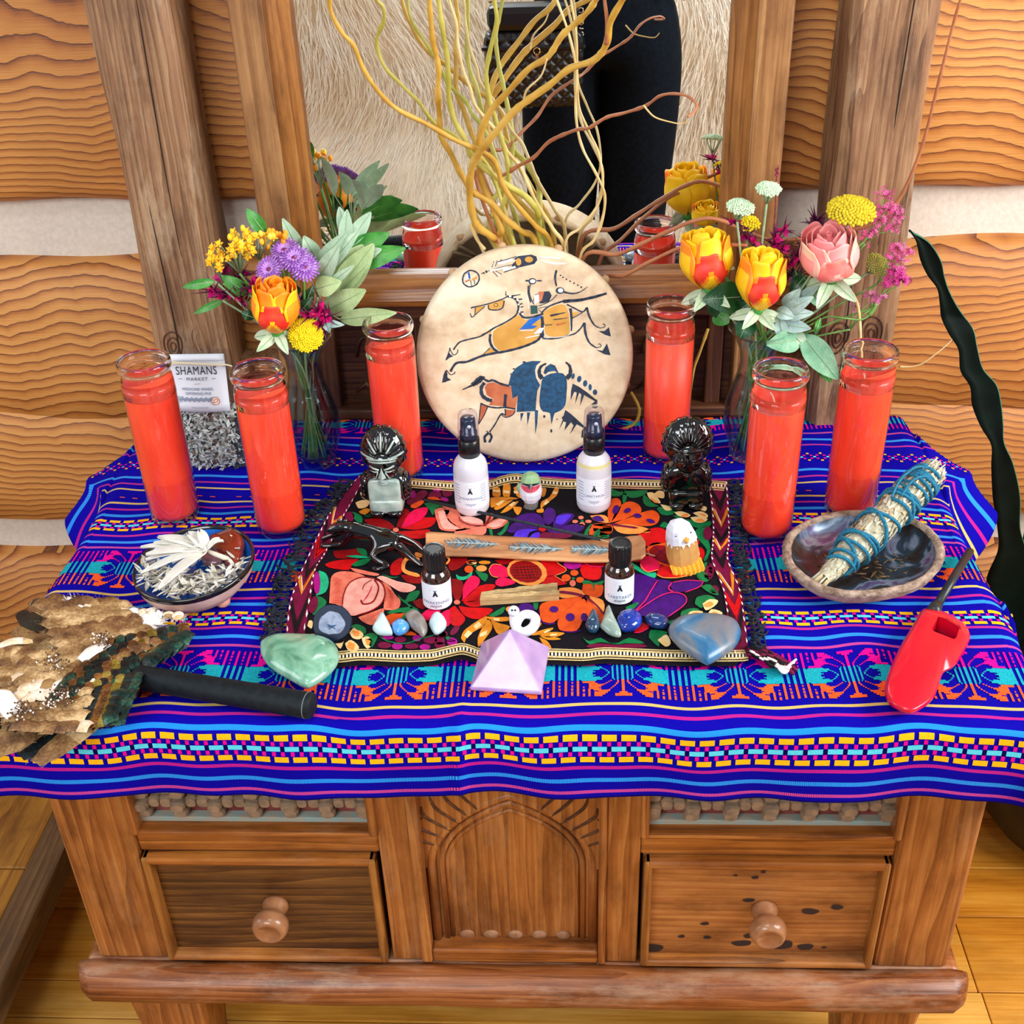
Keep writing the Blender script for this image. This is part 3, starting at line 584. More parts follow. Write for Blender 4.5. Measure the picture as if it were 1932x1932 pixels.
# ================= candles
M_glassc=glass('candle_glass','FFF8F6',0.02,1.45,k=1.7)
m,nt,b=newmat('red_wax'); b.inputs['Base Color'].default_value=lin('F8482A'); b.inputs['Roughness'].default_value=.45; b.inputs['Subsurface Weight'].default_value=.35; b.inputs['Subsurface Radius'].default_value=(.03,.006,.003); b.inputs['Subsurface Scale'].default_value=.5
nz=N(nt,'ShaderNodeTexNoise'); nz.inputs['Scale'].default_value=40; nz.inputs['Detail'].default_value=5; nt.links.new(obj_co(nt,(1,1,.3)),nz.inputs['Vector']); nt.links.new(ramp(nt,nz.outputs[0],[(.3,'EC3A20'),(.7,'FC5434')]),b.inputs['Base Color']); M_wax=m
M_rimg=solidglass('rim_glass','FFF4F2',0.0,1.45)
M_wick=plain('wick','E8D8C0',.8)
def candle(x,y,z,wax_top,tilt,label,wk):
    t=thing('glass_candle',label,'candle',(x,y,Z(z)),0,'tall red glass jar candles on the blue cloth'); H=.211; mb=MB()
    out=[(.012,.002),(.024,0),(.0278,.0015),(.0292,.006),(.0296,.012),(.0300,.06),(.0302,.168),(.0298,.182),(.0284,.190),(.0272,.194),(.0272,.1975),(.0298,.1995),(.0310,.2030),(.0306,.2075),(.0294,.2105)]
    inn=[(.0275,.2108),(.0266,.2085),(.0258,.200),(.0262,.193),(.0292,.182),(.02955,.168),(.0294,.06),(.0289,.014),(.0268,.008),(.018,.0055),(0,.005)]
    mb.M=Matrix.Translation((x,y,Z(z))); mb.lathe([(.0263,.176)][:0]+inn[6:]+[(0,.004)]+out[:7],48,cap=False); mb.build('glass_jar',M_glassc,t)
    mb=MB(); mb.M=Matrix.Translation((x,y,Z(z))); mb.lathe([(.0302,.1685)]+out[7:]+inn[:6]+[(.02955,.1685),(.0302,.1685)],48,cap=False); mb.build('glass_rim',M_rimg,t)
    mb=MB(); mb.M=Matrix.Translation((x,y,Z(z))); R=.0279; n=48; prof=[(0,.0068),(.018,.0073),(.0268,.0095),(.0286,.016),(.0291,.06),(.0293,.168)]
    if wax_top>.17: prof+=[(.0289,.182)] 
    vs=[];fs=[]
    for r,zz in prof:
        for i in range(n): a=2*PI*i/n; vs.append((r*math.cos(a),r*math.sin(a),min(zz,wax_top-.004)))
    for (k,dz) in ((1.0,.012),(.985,.011),(.90,-.001),(.72,-.009),(.4,-.011),(.03,-.011)):
        for i in range(n):
            a=2*PI*i/n; r=prof[-1][0]*k; dd=dz*(1 if k<.9 else 1); vs.append((r*math.cos(a),r*math.sin(a),wax_top+dd+(tilt*r*math.cos(a+.8)+.0012*math.sin(2*a+x*9))*(1.6 if k>.8 else .3)))
    m_=len(prof)+6
    for j in range(m_-1):
        for i in range(n): q=(i+1)%n; fs.append((j*n+i,j*n+q,(j+1)*n+q,(j+1)*n+i))
    fs.append(tuple(range((m_-1)*n,m_*n))); mb.add(vs,fs,True); mb.build('wax',M_wax,t)
    mb=MB(); b0=V((x,y,Z(z)+wax_top-.014)); pts=[b0,b0+V((wk[0]*.3,wk[1]*.3,.008)),b0+V((wk[0],wk[1],.020))]; mb.tube(pts,.0009,6); mb.build('wick',M_wick,t)
for a in ((-.4533,.2144,.176,.12,'leftmost red jar candle, at the table end in front of the left post',(.004,.004)),
          (-.3159,.1861,.174,.10,'red jar candle between the offering mix bag and the left corner of the embroidered mat',(.008,.002)),
          (-.1865,.3134,.174,.18,'red jar candle behind the shiny grey-black bust, left of the drum',(-.006,.004)),
          (.1537,.3556,.172,.04,'red jar candle right of the drum, behind the all-black bust',(-.004,.004)),
          (.2572,.1707,.173,.03,'red jar candle in front of the right flower vase, left of the abalone shell',(-.008,.006)),
          (.3626,.2170,.174,.12,'red jar candle behind the abalone shell, near the right post',(-.004,.002))):
    candle(a[0],a[1],.0015,a[2],a[3],a[4],a[5])
# ================= drum
DR=.1375; DL=math.radians(16)
dn=V((0,-math.cos(DL),math.sin(DL)))   # face normal, towards the room
dup_=V((0,math.sin(DL),math.cos(DL)))
dcx=atp(989,672,V((0,.333,T)),dn).x
DC=V((dcx,.333,T+.0035))+dup_*DR
def dpt(px,py,l=0): return atp(px,py,DC+dn*l,dn)+V((0,0,0))
DM=frame(DC,(1,0,0),dup_)
drm=thing('frame_drum','round rawhide hand drum painted with horse rider and dark bison, leaning on the mirror frame','drum',tuple(DC-dup_*DR))
m,nt,b=newmat('rawhide'); oc=obj_co(nt,(1,1,1),(0,0,0))
n1=N(nt,'ShaderNodeTexNoise'); n1.inputs['Scale'].default_value=7; n1.inputs['Detail'].default_value=6; n1.inputs['Distortion'].default_value=.6; nt.links.new(obj_co(nt,(.6,2.2,2.2),(0,.35,.0)),n1.inputs['Vector'])
n2=N(nt,'ShaderNodeTexNoise'); n2.inputs['Scale'].default_value=90; n2.inputs['Detail'].default_value=4; nt.links.new(oc,n2.inputs['Vector'])
ma=N(nt,'ShaderNodeMath',operation='MULTIPLY_ADD'); nt.links.new(n2.outputs[0],ma.inputs[0]); ma.inputs[1].default_value=.35; nt.links.new(n1.outputs[0],ma.inputs[2])
nt.links.new(ramp(nt,ma.outputs[0],[(.48,'BB9E7E'),(.62,'D8BF9E'),(.8,'E9D9BE')]),b.inputs['Base Color']); b.inputs['Roughness'].default_value=.5; bump(nt,b,ma.outputs[0],.15,.002); M_hide=m
M_hide2=plain('rawhide_side','A87E54',.55,c2='C8A27A',ns=20)
mb=MB(); mb.M=DM
prof=[(0,0),(.06,0),(.12,0),(.1305,-.0004),(.1350,-.002),(.1372,-.006),(.1375,-.014),(.1372,-.040),(.1360,-.046),(.1330,-.0475),(.1290,-.0465),(.1275,-.044),(.1275,-.006),(.06,-.0015),(0,-.0015)]
mb.lathe(prof,96,cap=False,mi=0); drum_skin=mb.build('drumhead',M_hide,drm)
mb=MB(); mb.M=DM; rs=random.Random(3)
# knotted edge lumps and lacing thongs on the back
for k in range(12):
    a=2*PI*k/12+.2; p=V((.1375*math.cos(a),.1375*math.sin(a),-.042)); mb.ell(p,(.006,.006,.005),8,6)
mb.build('edge_knots',M_hide2,drm)['kind']='stuff'
M_thong=plain('thong','8A7458',.6,c2='6A563E',ns=60)
for k in range(12):
    a=2*PI*k/12+.2; mb=MB(); mb.M=DM; pts=[V((.133*math.cos(a+.06),.133*math.sin(a+.06),-.049)),V((.08*math.cos(a),.08*math.sin(a),-.044)),V((.018*math.cos(a),.018*math.sin(a),-.040)),V((.08*math.cos(a+.03),.08*math.sin(a+.03),-.043)),V((.133*math.cos(a+.16),.133*math.sin(a+.16),-.049))]
    mb.tube(spl(pts,5),.0026,6); mb.build('lacing_thong',M_thong,drm)
mb=MB(); mb.M=DM; mb.tube([(.018*math.cos(a),.018*math.sin(a),-.041) for a in [k*2*PI/24 for k in range(25)]],.004,8); mb.tube([(-.02,0,-.042),(.02,0,-.042)],.005,8); mb.build('grip_ring',M_thong,drm)
P_ink=plain('paint_ink','131A2A',.6,c2='22304A',ns=150); P_blue=plain('paint_bison_blue','0C3350',.6,c2='14507A',ns=200); P_och=plain('paint_ochre','C08A35',.65,c2='D09A48',ns=60)
P_red=plain('paint_rust','B0562F',.65,c2='C4704A',ns=60); P_wh=plain('paint_white','E8ECEC',.7,c2='D0D8DC',ns=100); P_bl=plain('paint_bright_blue','0A5AB0',.6,c2='0868C8',ns=90); P_gr=plain('paint_green','1E4A48',.7)
class Paint:
    def __init__(s,name,mat,o,sc): s.mb=MB(); s.n=name; s.mat=mat; s.o=o; s.sc=sc
    def q(s,p,l): return dpt(s.o[0]+p[0]/s.sc,s.o[1]+p[1]/s.sc,l)
    def fill(s,pts,l=.00025,smooth=0):
        if smooth: pts=[(p.x,p.y) for p in spl(list(pts)+[pts[0]],smooth)][:-1]
        s.mb.flat([s.q(p,l) for p in pts]); return s
    def ell(s,x,y,rx,ry,l=.0003,rot=0): return s.fill([(x+rx*math.cos(a)*math.cos(rot)-ry*math.sin(a)*math.sin(rot),y+rx*math.cos(a)*math.sin(rot)+ry*math.sin(a)*math.cos(rot)) for a in [k*PI/10 for k in range(20)]],l)
    def line(s,pts,w,l=.0004,n=5,t=1,w2=None):
        P=spl(pts,n) if n>1 else [V((p[0],p[1],0)) for p in pts]; L=len(P); vs=[]
        for i,p in enumerate(P):
            d=(P[min(i+1,L-1)]-P[max(i-1,0)]).normalized(); nn=V((-d.y,d.x,0)); k=i/(L-1)
            ww=(w+(w2-w)*k if w2 is not None else w)/2*(1+.12*math.sin(i*1.7))
            if t==2: ww*=min(1,.15+2.2*math.sin(PI*min(.999,max(.001,k))))
            vs+= [s.q(p+nn*ww,l),s.q(p-nn*ww,l)]
        s.mb.add(vs,[(2*i,2*i+1,2*i+3,2*i+2) for i in range(L-1)]); return s
    def done(s): o=s.mb.build(s.n,s.mat,drm); o['kind']='stuff'; return o
A=((820,470),5.3667); B=((860,660),6.44)
Paint('horse_paint',P_och,*A)\
 .fill([(840,665),(760,735),(650,790),(595,830),(578,900),(600,980),(640,1025),(720,1030),(850,1010),(960,970),(1030,930),(1060,880),(1090,780),(1100,690),(1000,700),(920,720)],.0002)\
 .fill([(1100,640),(1180,590),(1280,560),(1340,580),(1370,640),(1375,750),(1365,860),(1290,890),(1170,890),(1115,860),(1110,760)],.0002,3)\
 .fill([(545,560),(620,525),(690,510),(710,525),(690,580),(650,605),(570,615),(548,600)],.0002)\
 .fill([(412,585),(510,575),(450,630),(405,665)],.0002).fill([(580,810),(570,850),(480,870),(510,845)],.0002).fill([(565,1000),(620,1045),(500,1075)],.0002).fill([(1380,600),(1400,640),(1470,640),(1400,690),(1375,700)],.0002)\
 .ell(850,130,28,38,.0006).ell(955,105,42,30,.0006).fill([(380,300),(430,270),(430,300),(370,320)],.0005).done()
Paint('horse_outline',P_ink,*A)\
 .line([(115,1125),(160,1000)],9,t=1).fill([(115,1130),(140,1040),(165,1070),(190,1085),(150,1100)]).line([(150,1000),(190,1070),(230,1050),(235,1015)],9).line([(190,1020),(250,945),(340,915),(470,880),(600,800),(720,740),(810,680),(840,640)],15)\
 .line([(840,640),(850,580),(830,520),(790,490),(740,480)],20).line([(385,590),(540,555),(700,500),(740,470)],12).line([(722,470),(722,425)],12,w2=5).line([(780,475),(870,460)],16,w2=6)\
 .line([(412,590),(405,670),(370,690)],8).line([(370,600),(385,585)],14).line([(360,650),(375,685),(400,680)],9).line([(405,670),(510,580)],8).line([(545,565),(555,610),(640,615),(690,590),(705,520)],12).line([(600,560),(620,548),(640,560),(635,580),(608,582),(600,562)],5)\
 .line([(110,1350),(120,1225)],8).fill([(75,1355),(90,1270),(110,1225),(130,1260),(130,1300),(170,1325)]).line([(120,1225),(160,1270),(200,1260),(205,1240)],9).line([(160,1240),(220,1155),(330,1140),(470,1085),(600,1055),(720,1035),(860,1000),(960,965),(1040,925),(1075,880)],24)\
 .line([(565,860),(560,930),(590,1000),(640,1040)],24).line([(480,1080),(560,1000)],8).line([(480,865),(560,830),(590,810)],9)\
 .line([(1080,880),(1110,905),(1220,905),(1330,880),(1420,855),(1480,800),(1515,745)],14).line([(1515,745),(1530,860),(1570,950),(1640,1000)],28,w2=12).line([(1640,1000),(1685,985),(1675,960),(1655,965)],8).fill([(1635,1020),(1700,1030),(1745,955),(1782,1075),(1720,1065)])\
 .line([(1375,600),(1385,700),(1380,830)],26,w2=22).line([(1340,560),(1420,600),(1500,635),(1540,590)],14).line([(1540,590),(1570,690),(1620,770),(1680,800)],24,w2=9).line([(1680,800),(1722,785),(1720,760),(1700,762)],8).fill([(1660,830),(1720,830),(1765,790),(1785,885),(1730,870)]).line([(1395,700),(1500,640)],9)\
 .line([(1080,650),(1140,590),(1230,550),(1340,520),(1480,510),(1620,480),(1740,450)],14,w2=22).line([(1300,530),(1480,515),(1660,475),(1740,445)],34,w2=18)\
 .line([(860,650),(900,690),(980,690),(1100,655)],20).line([(860,560),(890,550)],12).line([(850,510),(885,505)],14).line([(870,590),(900,580)],10).line([(870,640),(900,635)],14).line([(950,370),(950,450),(975,540)],14).line([(970,350),(960,440),(990,530),(1010,560)],9).ell(990,325,40,32,.0003).ell(935,320,18,9,.0003).ell(1060,320,28,8,.0003)\
 .line([(1235,210),(1220,290),(1235,380)],26,w2=14,t=2).ell(1270,420,44,34,.0003).line([(1310,435),(1400,450),(1480,430),(1550,380)],20,w2=5).line([(1240,460),(1180,520),(1100,560),(1050,575)],8).line([(1050,600),(1130,580)],6).line([(1050,610),(1085,640)],6)\
 .fill([(1110,430),(1160,425),(1185,470),(1160,530),(1100,550),(1060,550)],.00035).line([(1015,465),(1060,450)],6).line([(1010,470),(1000,530)],6)\
 .ell(1275,265,8,8).ell(1300,285,8,8).ell(1335,305,8,8).ell(1372,325,8,8).ell(1412,345,9,8).ell(1450,365,9,8).ell(1485,385,9,9)\
 .line([(1170,675),(1240,660),(1330,640)],26,w2=6,l=.0007,t=2).line([(1200,715),(1280,705),(1350,695)],12,w2=5,l=.0007,t=2).line([(1120,770),(1190,765)],8,l=.0007)\
 .line([(1085,680),(1095,780),(1085,890)],26,w2=44)\
 .line([(300,250),(360,215),(430,240),(452,300),(420,360),(350,382),(295,350),(285,300),(300,250)],14).line([(365,320),(375,370)],7).line([(400,310),(405,355)],7)\
 .line([(470,250),(560,215),(700,175),(830,150)],6).line([(640,130),(830,75)],8).line([(600,120),(580,185)],6).line([(635,115),(615,175)],6).line([(675,100),(655,165)],6).line([(700,235),(850,185)],9).line([(590,225),(640,280)],6).line([(620,220),(680,255)],6).fill([(800,100),(850,70),(980,55),(1030,75),(1040,110),(1010,150),(860,185),(780,180),(790,150),(830,110)],.0003).line([(520,215),(530,240)],14,n=1).line([(490,235),(505,250)],10,n=1).done()
Paint('white_paint',P_wh,*A).ell(993,325,28,20,.0006).ell(1275,418,27,22,.0006).fill([(1005,470),(1060,455),(1060,530),(1010,560)],.0005)\
 .line([(560,220),(740,180)],16,l=.0006).line([(640,150),(790,105)],26,l=.0006).line([(690,215),(820,180)],20,l=.0006).line([(1060,80),(1150,85),(1280,100)],14,t=2).line([(1070,110),(1200,145),(1340,145)],16,t=2)\
 .fill([(320,270),(350,240),(350,300),(315,310)],.0006).ell(345,350,14,9,.0006).ell(425,325,8,12,.0006).ell(765,480,13,9,.0007).ell(805,488,9,9,.0007).ell(840,515,11,11,.0007).ell(850,560,9,9,.0007).ell(865,600,9,9,.0007).ell(858,630,9,9,.0007).ell(892,658,9,9,.0007).line([(590,135),(565,190)],7,l=.0006).line([(630,235),(645,270)],7,l=.0006)\
 .line([(935,460),(950,600)],8).fill([(1000,860),(1060,800),(1110,795),(1080,850)],.0006).line([(860,825),(1000,820)],8,l=.0006).line([(920,900),(1060,870)],10,l=.0006).line([(590,830),(580,900),(600,980),(640,1020)],7,l=.00055).line([(1110,770),(1115,860),(1190,893),(1300,885),(1365,860),(1372,750),(1360,640),(1330,580)],6,l=.00055).done()
Paint('blue_paint',P_bl,*A).fill([(1090,670),(960,710),(860,815),(1000,805),(1040,780),(980,770),(1060,710)],.0005).fill([(335,235),(352,232),(365,300),(345,300)],.0006).done()
Paint('red_paint',P_red,*A).fill([(1055,430),(1110,428),(1085,520),(1060,540)],.0006).line([(1235,765),(1290,755),(1335,740)],22,w2=7,l=.0007,t=2).line([(310,330),(360,310)],16,l=.0006).done()
Paint('green_paint',P_gr,*A).fill([(970,570),(1040,570),(1045,650),(975,660)],.0003).done()
Paint('bison_hindquarter',P_red,*B).fill([(350,460),(380,410),(450,395),(560,430),(670,445),(690,600),(752,555),(725,720),(620,690),(400,670),(460,600),(380,550)],.0002).fill([(605,725),(725,735),(690,790),(620,820),(590,800)],.0002).fill([(300,645),(390,690),(340,790),(280,890),(285,780)],.0002).done()
Paint('bison_body',P_blue,*B).fill([(640,430),(670,300),(730,220),(830,155),(930,135),(1040,137),(980,190),(962,250),(975,340),(1025,430),(990,500),(975,650),(970,745),(740,755),(752,555),(690,595),(672,440)],.0003)\
 .fill([(1040,400),(1060,340),(1150,290),(1300,285),(1350,380),(1345,540),(1330,670),(1270,740),(1210,765),(1190,800),(1160,905),(1145,770),(1060,750),(1020,680),(1020,560)],.0003,2)\
 .fill([(1065,280),(1090,210),(1150,170),(1205,190),(1250,280),(1225,275),(1200,255),(1120,270),(1090,300)],.0003).fill([(785,770),(825,770),(790,870)]).fill([(865,760),(905,760),(870,920)]).fill([(960,730),(1000,735),(990,900),(965,1025)])\
 .ell(1425,320,20,36,rot=.2).ell(1500,355,26,40,rot=.2).ell(1572,408,26,40,rot=.1).ell(1632,455,20,40).ell(1692,515,27,34).done()
Paint('bison_outline',P_ink,*B).line([(80,485),(180,440),(270,400),(320,345),(330,320)],10,w2=60,t=1).line([(200,430),(270,360),(310,330)],50,w2=40).line([(310,330),(390,380),(450,370),(540,410),(650,440)],26).line([(350,400),(310,460),(320,550),(380,600),(440,620)],40,w2=44).line([(300,650),(400,690),(500,705),(600,700),(725,720)],18).line([(605,540),(595,690)],36)\
 .line([(305,650),(290,780),(275,910)],12).line([(390,690),(340,800),(280,900)],12).line([(600,720),(600,790),(550,780),(480,900),(410,1000)],16).line([(550,785),(610,820),(690,790),(725,735)],12).line([(400,1010),(350,1060),(360,1125)],30).line([(410,1010),(435,1060),(405,1125)],26).line([(370,985),(400,1005)],10)\
 .line([(1100,165),(1030,210),(1015,290),(1050,350)],18,w2=60).line([(1335,150),(1385,200),(1390,290),(1345,350)],18,w2=60)\
 .fill([(1420,410),(1500,450),(1600,520),(1690,595),(1720,610),(1720,660),(1640,670),(1690,625),(1560,550),(1510,685),(1525,545),(1500,520),(1450,660),(1470,520),(1440,510),(1395,612),(1400,500)])\
 .fill([(1330,730),(1400,780),(1500,870),(1575,940),(1560,1060),(1525,1070),(1530,990),(1550,950),(1470,905),(1385,1030),(1430,920),(1400,880),(1320,980),(1340,880),(1310,870),(1252,972),(1300,850),(1285,825),(1310,800)])\
 .ell(1075,810,14,18).ell(1230,843,8,8).ell(1160,985,12,22).ell(830,150,20,12).ell(705,232,14,9).ell(670,292,9,8).ell(1690,690,36,20).done()
# ================= curly willow branches behind the drum (depth varies branch by branch)
M_wil=[plain('willow_'+n,a,.5,c2=b,ns=30) for n,a,b in (('ochre','B98A2C','D9AE50'),('green','A8A03C','C9BE62'),('rust','9A5A38','B8764E'),('pale','C9A866','E0C894'))]
def willow(pts,y0,y1,r0,r1,mi,label,twigs=(),root=None):
    # pts from the bottom up, in photograph pixels at depth y0 (foot) .. y1 (tip)
    n=len(pts); P=[]
    if root is not None: y0=.470+(y0-.44)*.3
    for i,(x,y) in enumerate(pts): P.append(aty(x,y,y0+(y1-y0)*(i/(n-1))**.85))
    if root is not None: P=[V((root[0],root[1],Z(.006)))]+[V(((root[0]*.4+P[0].x*.6),(root[1]+P[0].y)/2,(P[0].z*.6+Z(0)*.4)))]+P
    t=thing('willow_branch',label,'branch',tuple(P[0])); S=spl(P,6); L=len(S); mb=MB()
    rs=random.Random(n+int(pts[0][0]))
    mb.tube(S,[(r0+(r1-r0)*i/L)*(1+.1*math.sin(i*.9)+(.22 if rs.random()<.06 else 0)) for i in range(L)],8); mb.build('stem',M_wil[mi],t)
    for tw in twigs:
        q=[aty(x,y,tw[1]+(tw[2]-tw[1])*i/(len(tw[0])-1)) for i,(x,y) in enumerate(tw[0])]; S=spl(q,6); mb=MB(); mb.tube(S,[tw[3]*(1-.5*i/len(S)) for i in range(len(S))],6); mb.build('twig',M_wil[tw[4]],t)
    return t
z=lambda L:[(644+x/3,y/3) for x,y in L]
R=(.03,.440)
willow(z([(885,1395),(850,1340),(770,1280),(735,1180),(725,1050),(745,930),(790,850),(880,740),(1000,610),(1180,480),(1290,390),(1430,340),(1500,250),(1525,120),(1590,0),(1640,-90)]),.445,.27,.0052,.0032,0,'thickest amber willow branch, curving up right from behind the drum',[(z([(1500,250),(1505,130),(1490,0),(1488,-60)]),.30,.29,.0026,2)],root=R)
willow(z([(1105,1385),(1020,1310),(930,1240),(850,1150),(745,1085),(680,990),(620,870),(565,770),(555,650),(545,520),(550,380),(520,240),(505,100),(498,0),(490,-80)]),.45,.33,.0044,.0026,0,'amber willow branch rising almost straight up beside the green one',root=R)
willow(z([(1120,1300),(1110,1200),(1040,1110),(940,1050),(820,960),(740,890),(700,790),(640,680),(610,560),(605,420),(595,300),(570,150),(550,0),(545,-80)]),.455,.31,.0042,.0026,1,'yellow-green willow branch rising left of the bundle',root=R)
willow(z([(905,1390),(905,1290),(840,1130),(790,1000),(775,850),(800,720),(860,610),(960,500),(1060,390),(1170,320),(1250,200),(1340,120),(1400,60),(1440,0),(1470,-60)]),.44,.30,.0046,.0030,0,'yellow willow branch slanting up right across the black bag reflection',[(z([(1030,590),(1050,510),(1130,430),(1165,330)]),.36,.34,.0015,3)],root=R)
willow(z([(1190,1395),(1100,1280),(1010,1180),(920,1060),(870,920),(800,860),(640,790),(480,700),(320,620),(220,530),(130,400),(70,260),(0,180),(-60,60),(-70,-60)]),.45,.27,.0036,.0022,0,'amber willow branch arching far out to the upper left',root=R)
willow(z([(840,1290),(900,1190),(940,1080),(945,950),(910,800),(880,700),(840,560),(820,420),(850,250),(880,120),(865,0),(862,-60)]),.452,.36,.0034,.0022,1,'slim yellow willow branch winding up the middle, crossing the bag reflection',root=R)
willow(z([(1265,1425),(1200,1300),(1110,1160),(1060,1050),(1010,940),(940,860),(890,760),(760,600),(730,500),(690,400),(660,250),(650,130),(610,0),(600,-60)]),.43,.44,.0028,.0016,3,'thin pale willow twig with a kinked tip above the fur',root=R)
willow(z([(880,1060),(790,890),(700,820),(640,770),(520,690),(440,580),(340,480),(240,370),(200,230),(240,120),(235,40),(200,0),(190,-50)]),.44,.31,.0028,.0018,1,'greenish knobbly willow twig looping at upper left',root=R)
willow(z([(760,1005),(900,995),(1000,940),(1090,890),(1180,800),(1330,735),(1400,725),(1500,665),(1600,640),(1720,600),(1800,545),(1880,530),(1960,545),(2010,590),(2000,630),(1960,660)]),.44,.24,.0026,.0012,2,'rust red willow twig reaching right, ending in a hooked loop',[(z([(1710,595),(1770,660),(1860,690),(1930,700),(1965,675)]),.285,.275,.0011,3)],root=R)
willow(z([(1350,1465),(1430,1360),(1480,1230),(1490,1100),(1440,980),(1370,850),(1335,720),(1325,560),(1330,400),(1290,200),(1220,0),(1200,-60)]),.425,.43,.0020,.0014,3,'pale thin willow twig twining with its neighbour over the dark reflection',root=R)
willow(z([(1265,1395),(1350,1290),(1440,1180),(1480,1060),(1460,880),(1400,740),(1345,600),(1335,400),(1330,200),(1300,0),(1295,-60)]),.42,.435,.0018,.0012,3,'second pale thin willow twig twining over the dark reflection',root=R)
willow(z([(740,1290),(770,1360),(810,1410)]),.46,.44,.002,.0022,3,'short curved willow stub low at the left of the branches',root=R)
willow(z([(1370,1460),(1560,1440),(1700,1380),(1850,1310),(2000,1250),(2140,1245),(2400,1350)])+[(1500,452),(1560,440),(1640,425),(1690,385),(1735,290),(1765,180),(1795,60),(1812,0),(1822,-30)],.43,.37,.0032,.0016,2,'long slender willow branch running right through the roses and up past the right post',root=R)
willow(z([(1480,1590),(1600,1560),(1750,1480),(1932,1400)])+[(1330,470),(1370,462),(1410,463)],.42,.36,.0030,.0020,2,'low slender willow branch running right from behind the drum',root=R)
willow([(1120,838),(1160,815),(1196,800),(1206,772),(1190,740)],.43,.43,.0022,.0022,0,'loose curl of yellow willow at the foot of the drum')
willow([(1336,620),(1322,660),(1308,700),(1300,760)],.452,.44,.0020,.0018,0,'short yellow willow end behind the right rear candle')
willow([(1585,525),(1612,560),(1622,600),(1625,690)],.36,.32,.0018,.0014,3,'pale bent willow twig hanging under the pink rose')
willow([(1697,692),(1730,690),(1760,672),(1800,635),(1812,590)],.42,.44,.0014,.0004,3,'wispy pale twig end between right post and dark leaf')
# ================= embroidered mat
MZ=.0042
mat=thing('embroidered_mat','black mat embroidered with red, orange and purple flowers, fringed black at both ends','table mat',tuple(at(980,1070,0)))
def satin(name,c,c2,ang=0.6):
    m,nt,b=newmat(name); w=N(nt,'ShaderNodeTexWave',wave_type='BANDS'); w.bands_direction='X'; w.inputs['Scale'].default_value=190; w.inputs['Distortion'].default_value=2; w.inputs['Detail'].default_value=1
    nt.links.new(obj_co(nt,(1,1,1),(0,0,ang)),w.inputs['Vector']); n=N(nt,'ShaderNodeTexNoise'); n.inputs['Scale'].default_value=120; nt.links.new(obj_co(nt),n.inputs['Vector'])
    a=N(nt,'ShaderNodeMath',operation='MULTIPLY_ADD'); nt.links.new(w.outputs[0],a.inputs[0]); a.inputs[1].default_value=.45; nt.links.new(n.outputs[0],a.inputs[2])
    nt.links.new(ramp(nt,a.outputs[0],[(.4,c2),(.85,c)]),b.inputs['Base Color']); b.inputs['Roughness'].default_value=.5; b.inputs['Specular IOR Level'].default_value=.18; bump(nt,b,w.outputs[0],.5,.0008); return m
TH=[satin('thread_'+n,c,d,a) for n,c,d,a in (('red','D80810','A40208',.5),('crimson','9A040C','6A0206',-.4),('pink','F60A54','C4043C',.9),('salmon','F4866A','D05444',.3),('pale_pink','FBB8A8','EE8C80',-.5),('orange','EE5A1A','C43A0C',.6),('light_orange','FFA04C','EC7A2C',1.2),('green','0C7E44','075A30',.3),('dark_green','0A5032','063420',.8),('purple','46087A','2E0454',.2),('magenta','B4128C','840A66',.4),('dark_magenta','7C0A3C','54062A',.7),('cream','FADCA0','F0BC70',1.0),('amber','EA9420','C8701A',1.1),('bright_green','1CC48C','109464',.5),('violet','5A30E0','3C14A8',.4),('black','140E14','08060A',0),('hot_pink','F0206E','C8105A',0))]
RED,CRI,PNK,SAL,PAL,ORG,LOR,GRN,DGR,PUR,MAG,DMG,CRM,AMB,BGR,VIO,BLK,HPK=range(18)
def mp3(px,py,l=0): return at(px,py,MZ+l)
W_band=[plain('mat_ground','08060C',.9,c2='100C16',ns=400,bumps=.3,bd=.001,spec=.2)]
# ground
def prism_px(mb,pts,l0,l1,mi=None):
    mb.prism(pts,lambda p:mp3(p[0],p[1],l0-.0),lambda p:mp3(p[0],p[1],l1),mi)
backT=[(688,896),(731,899),(774,902),(815,905),(857,908),(921,906),(945,898),(975,893),(1010,899),(1040,902),(1072,904),(1156,903),(1240,905),(1300,904),(1340,906),(1372,908)]
frontT=[(571,1232),(642,1228),(683,1224),(754,1227),(800,1226),(821,1224),(850,1217),(873,1213),(895,1219),(905,1222),(960,1224),(1033,1223),(1100,1225),(1139,1221),(1197,1223),(1281,1226),(1388,1226),(1412,1224)]
mb=MB(); poly=[(680,894)]+backT+[(1376,994),(1374,1056),(1396,1112),(1404,1162),(1412,1224)]+[(x,y+31) for x,y in frontT[::-1][1:]]+[(542,1208),(547,1141),(564,1089),(588,1036),(609,993),(630,955),(654,924)]
mb.prism(poly[::-1],lambda p:mp3(p[0],p[1],-.0022),lambda p:mp3(p[0],p[1],0)); mb.build('ground_cloth',W_band,mat,fix=True)
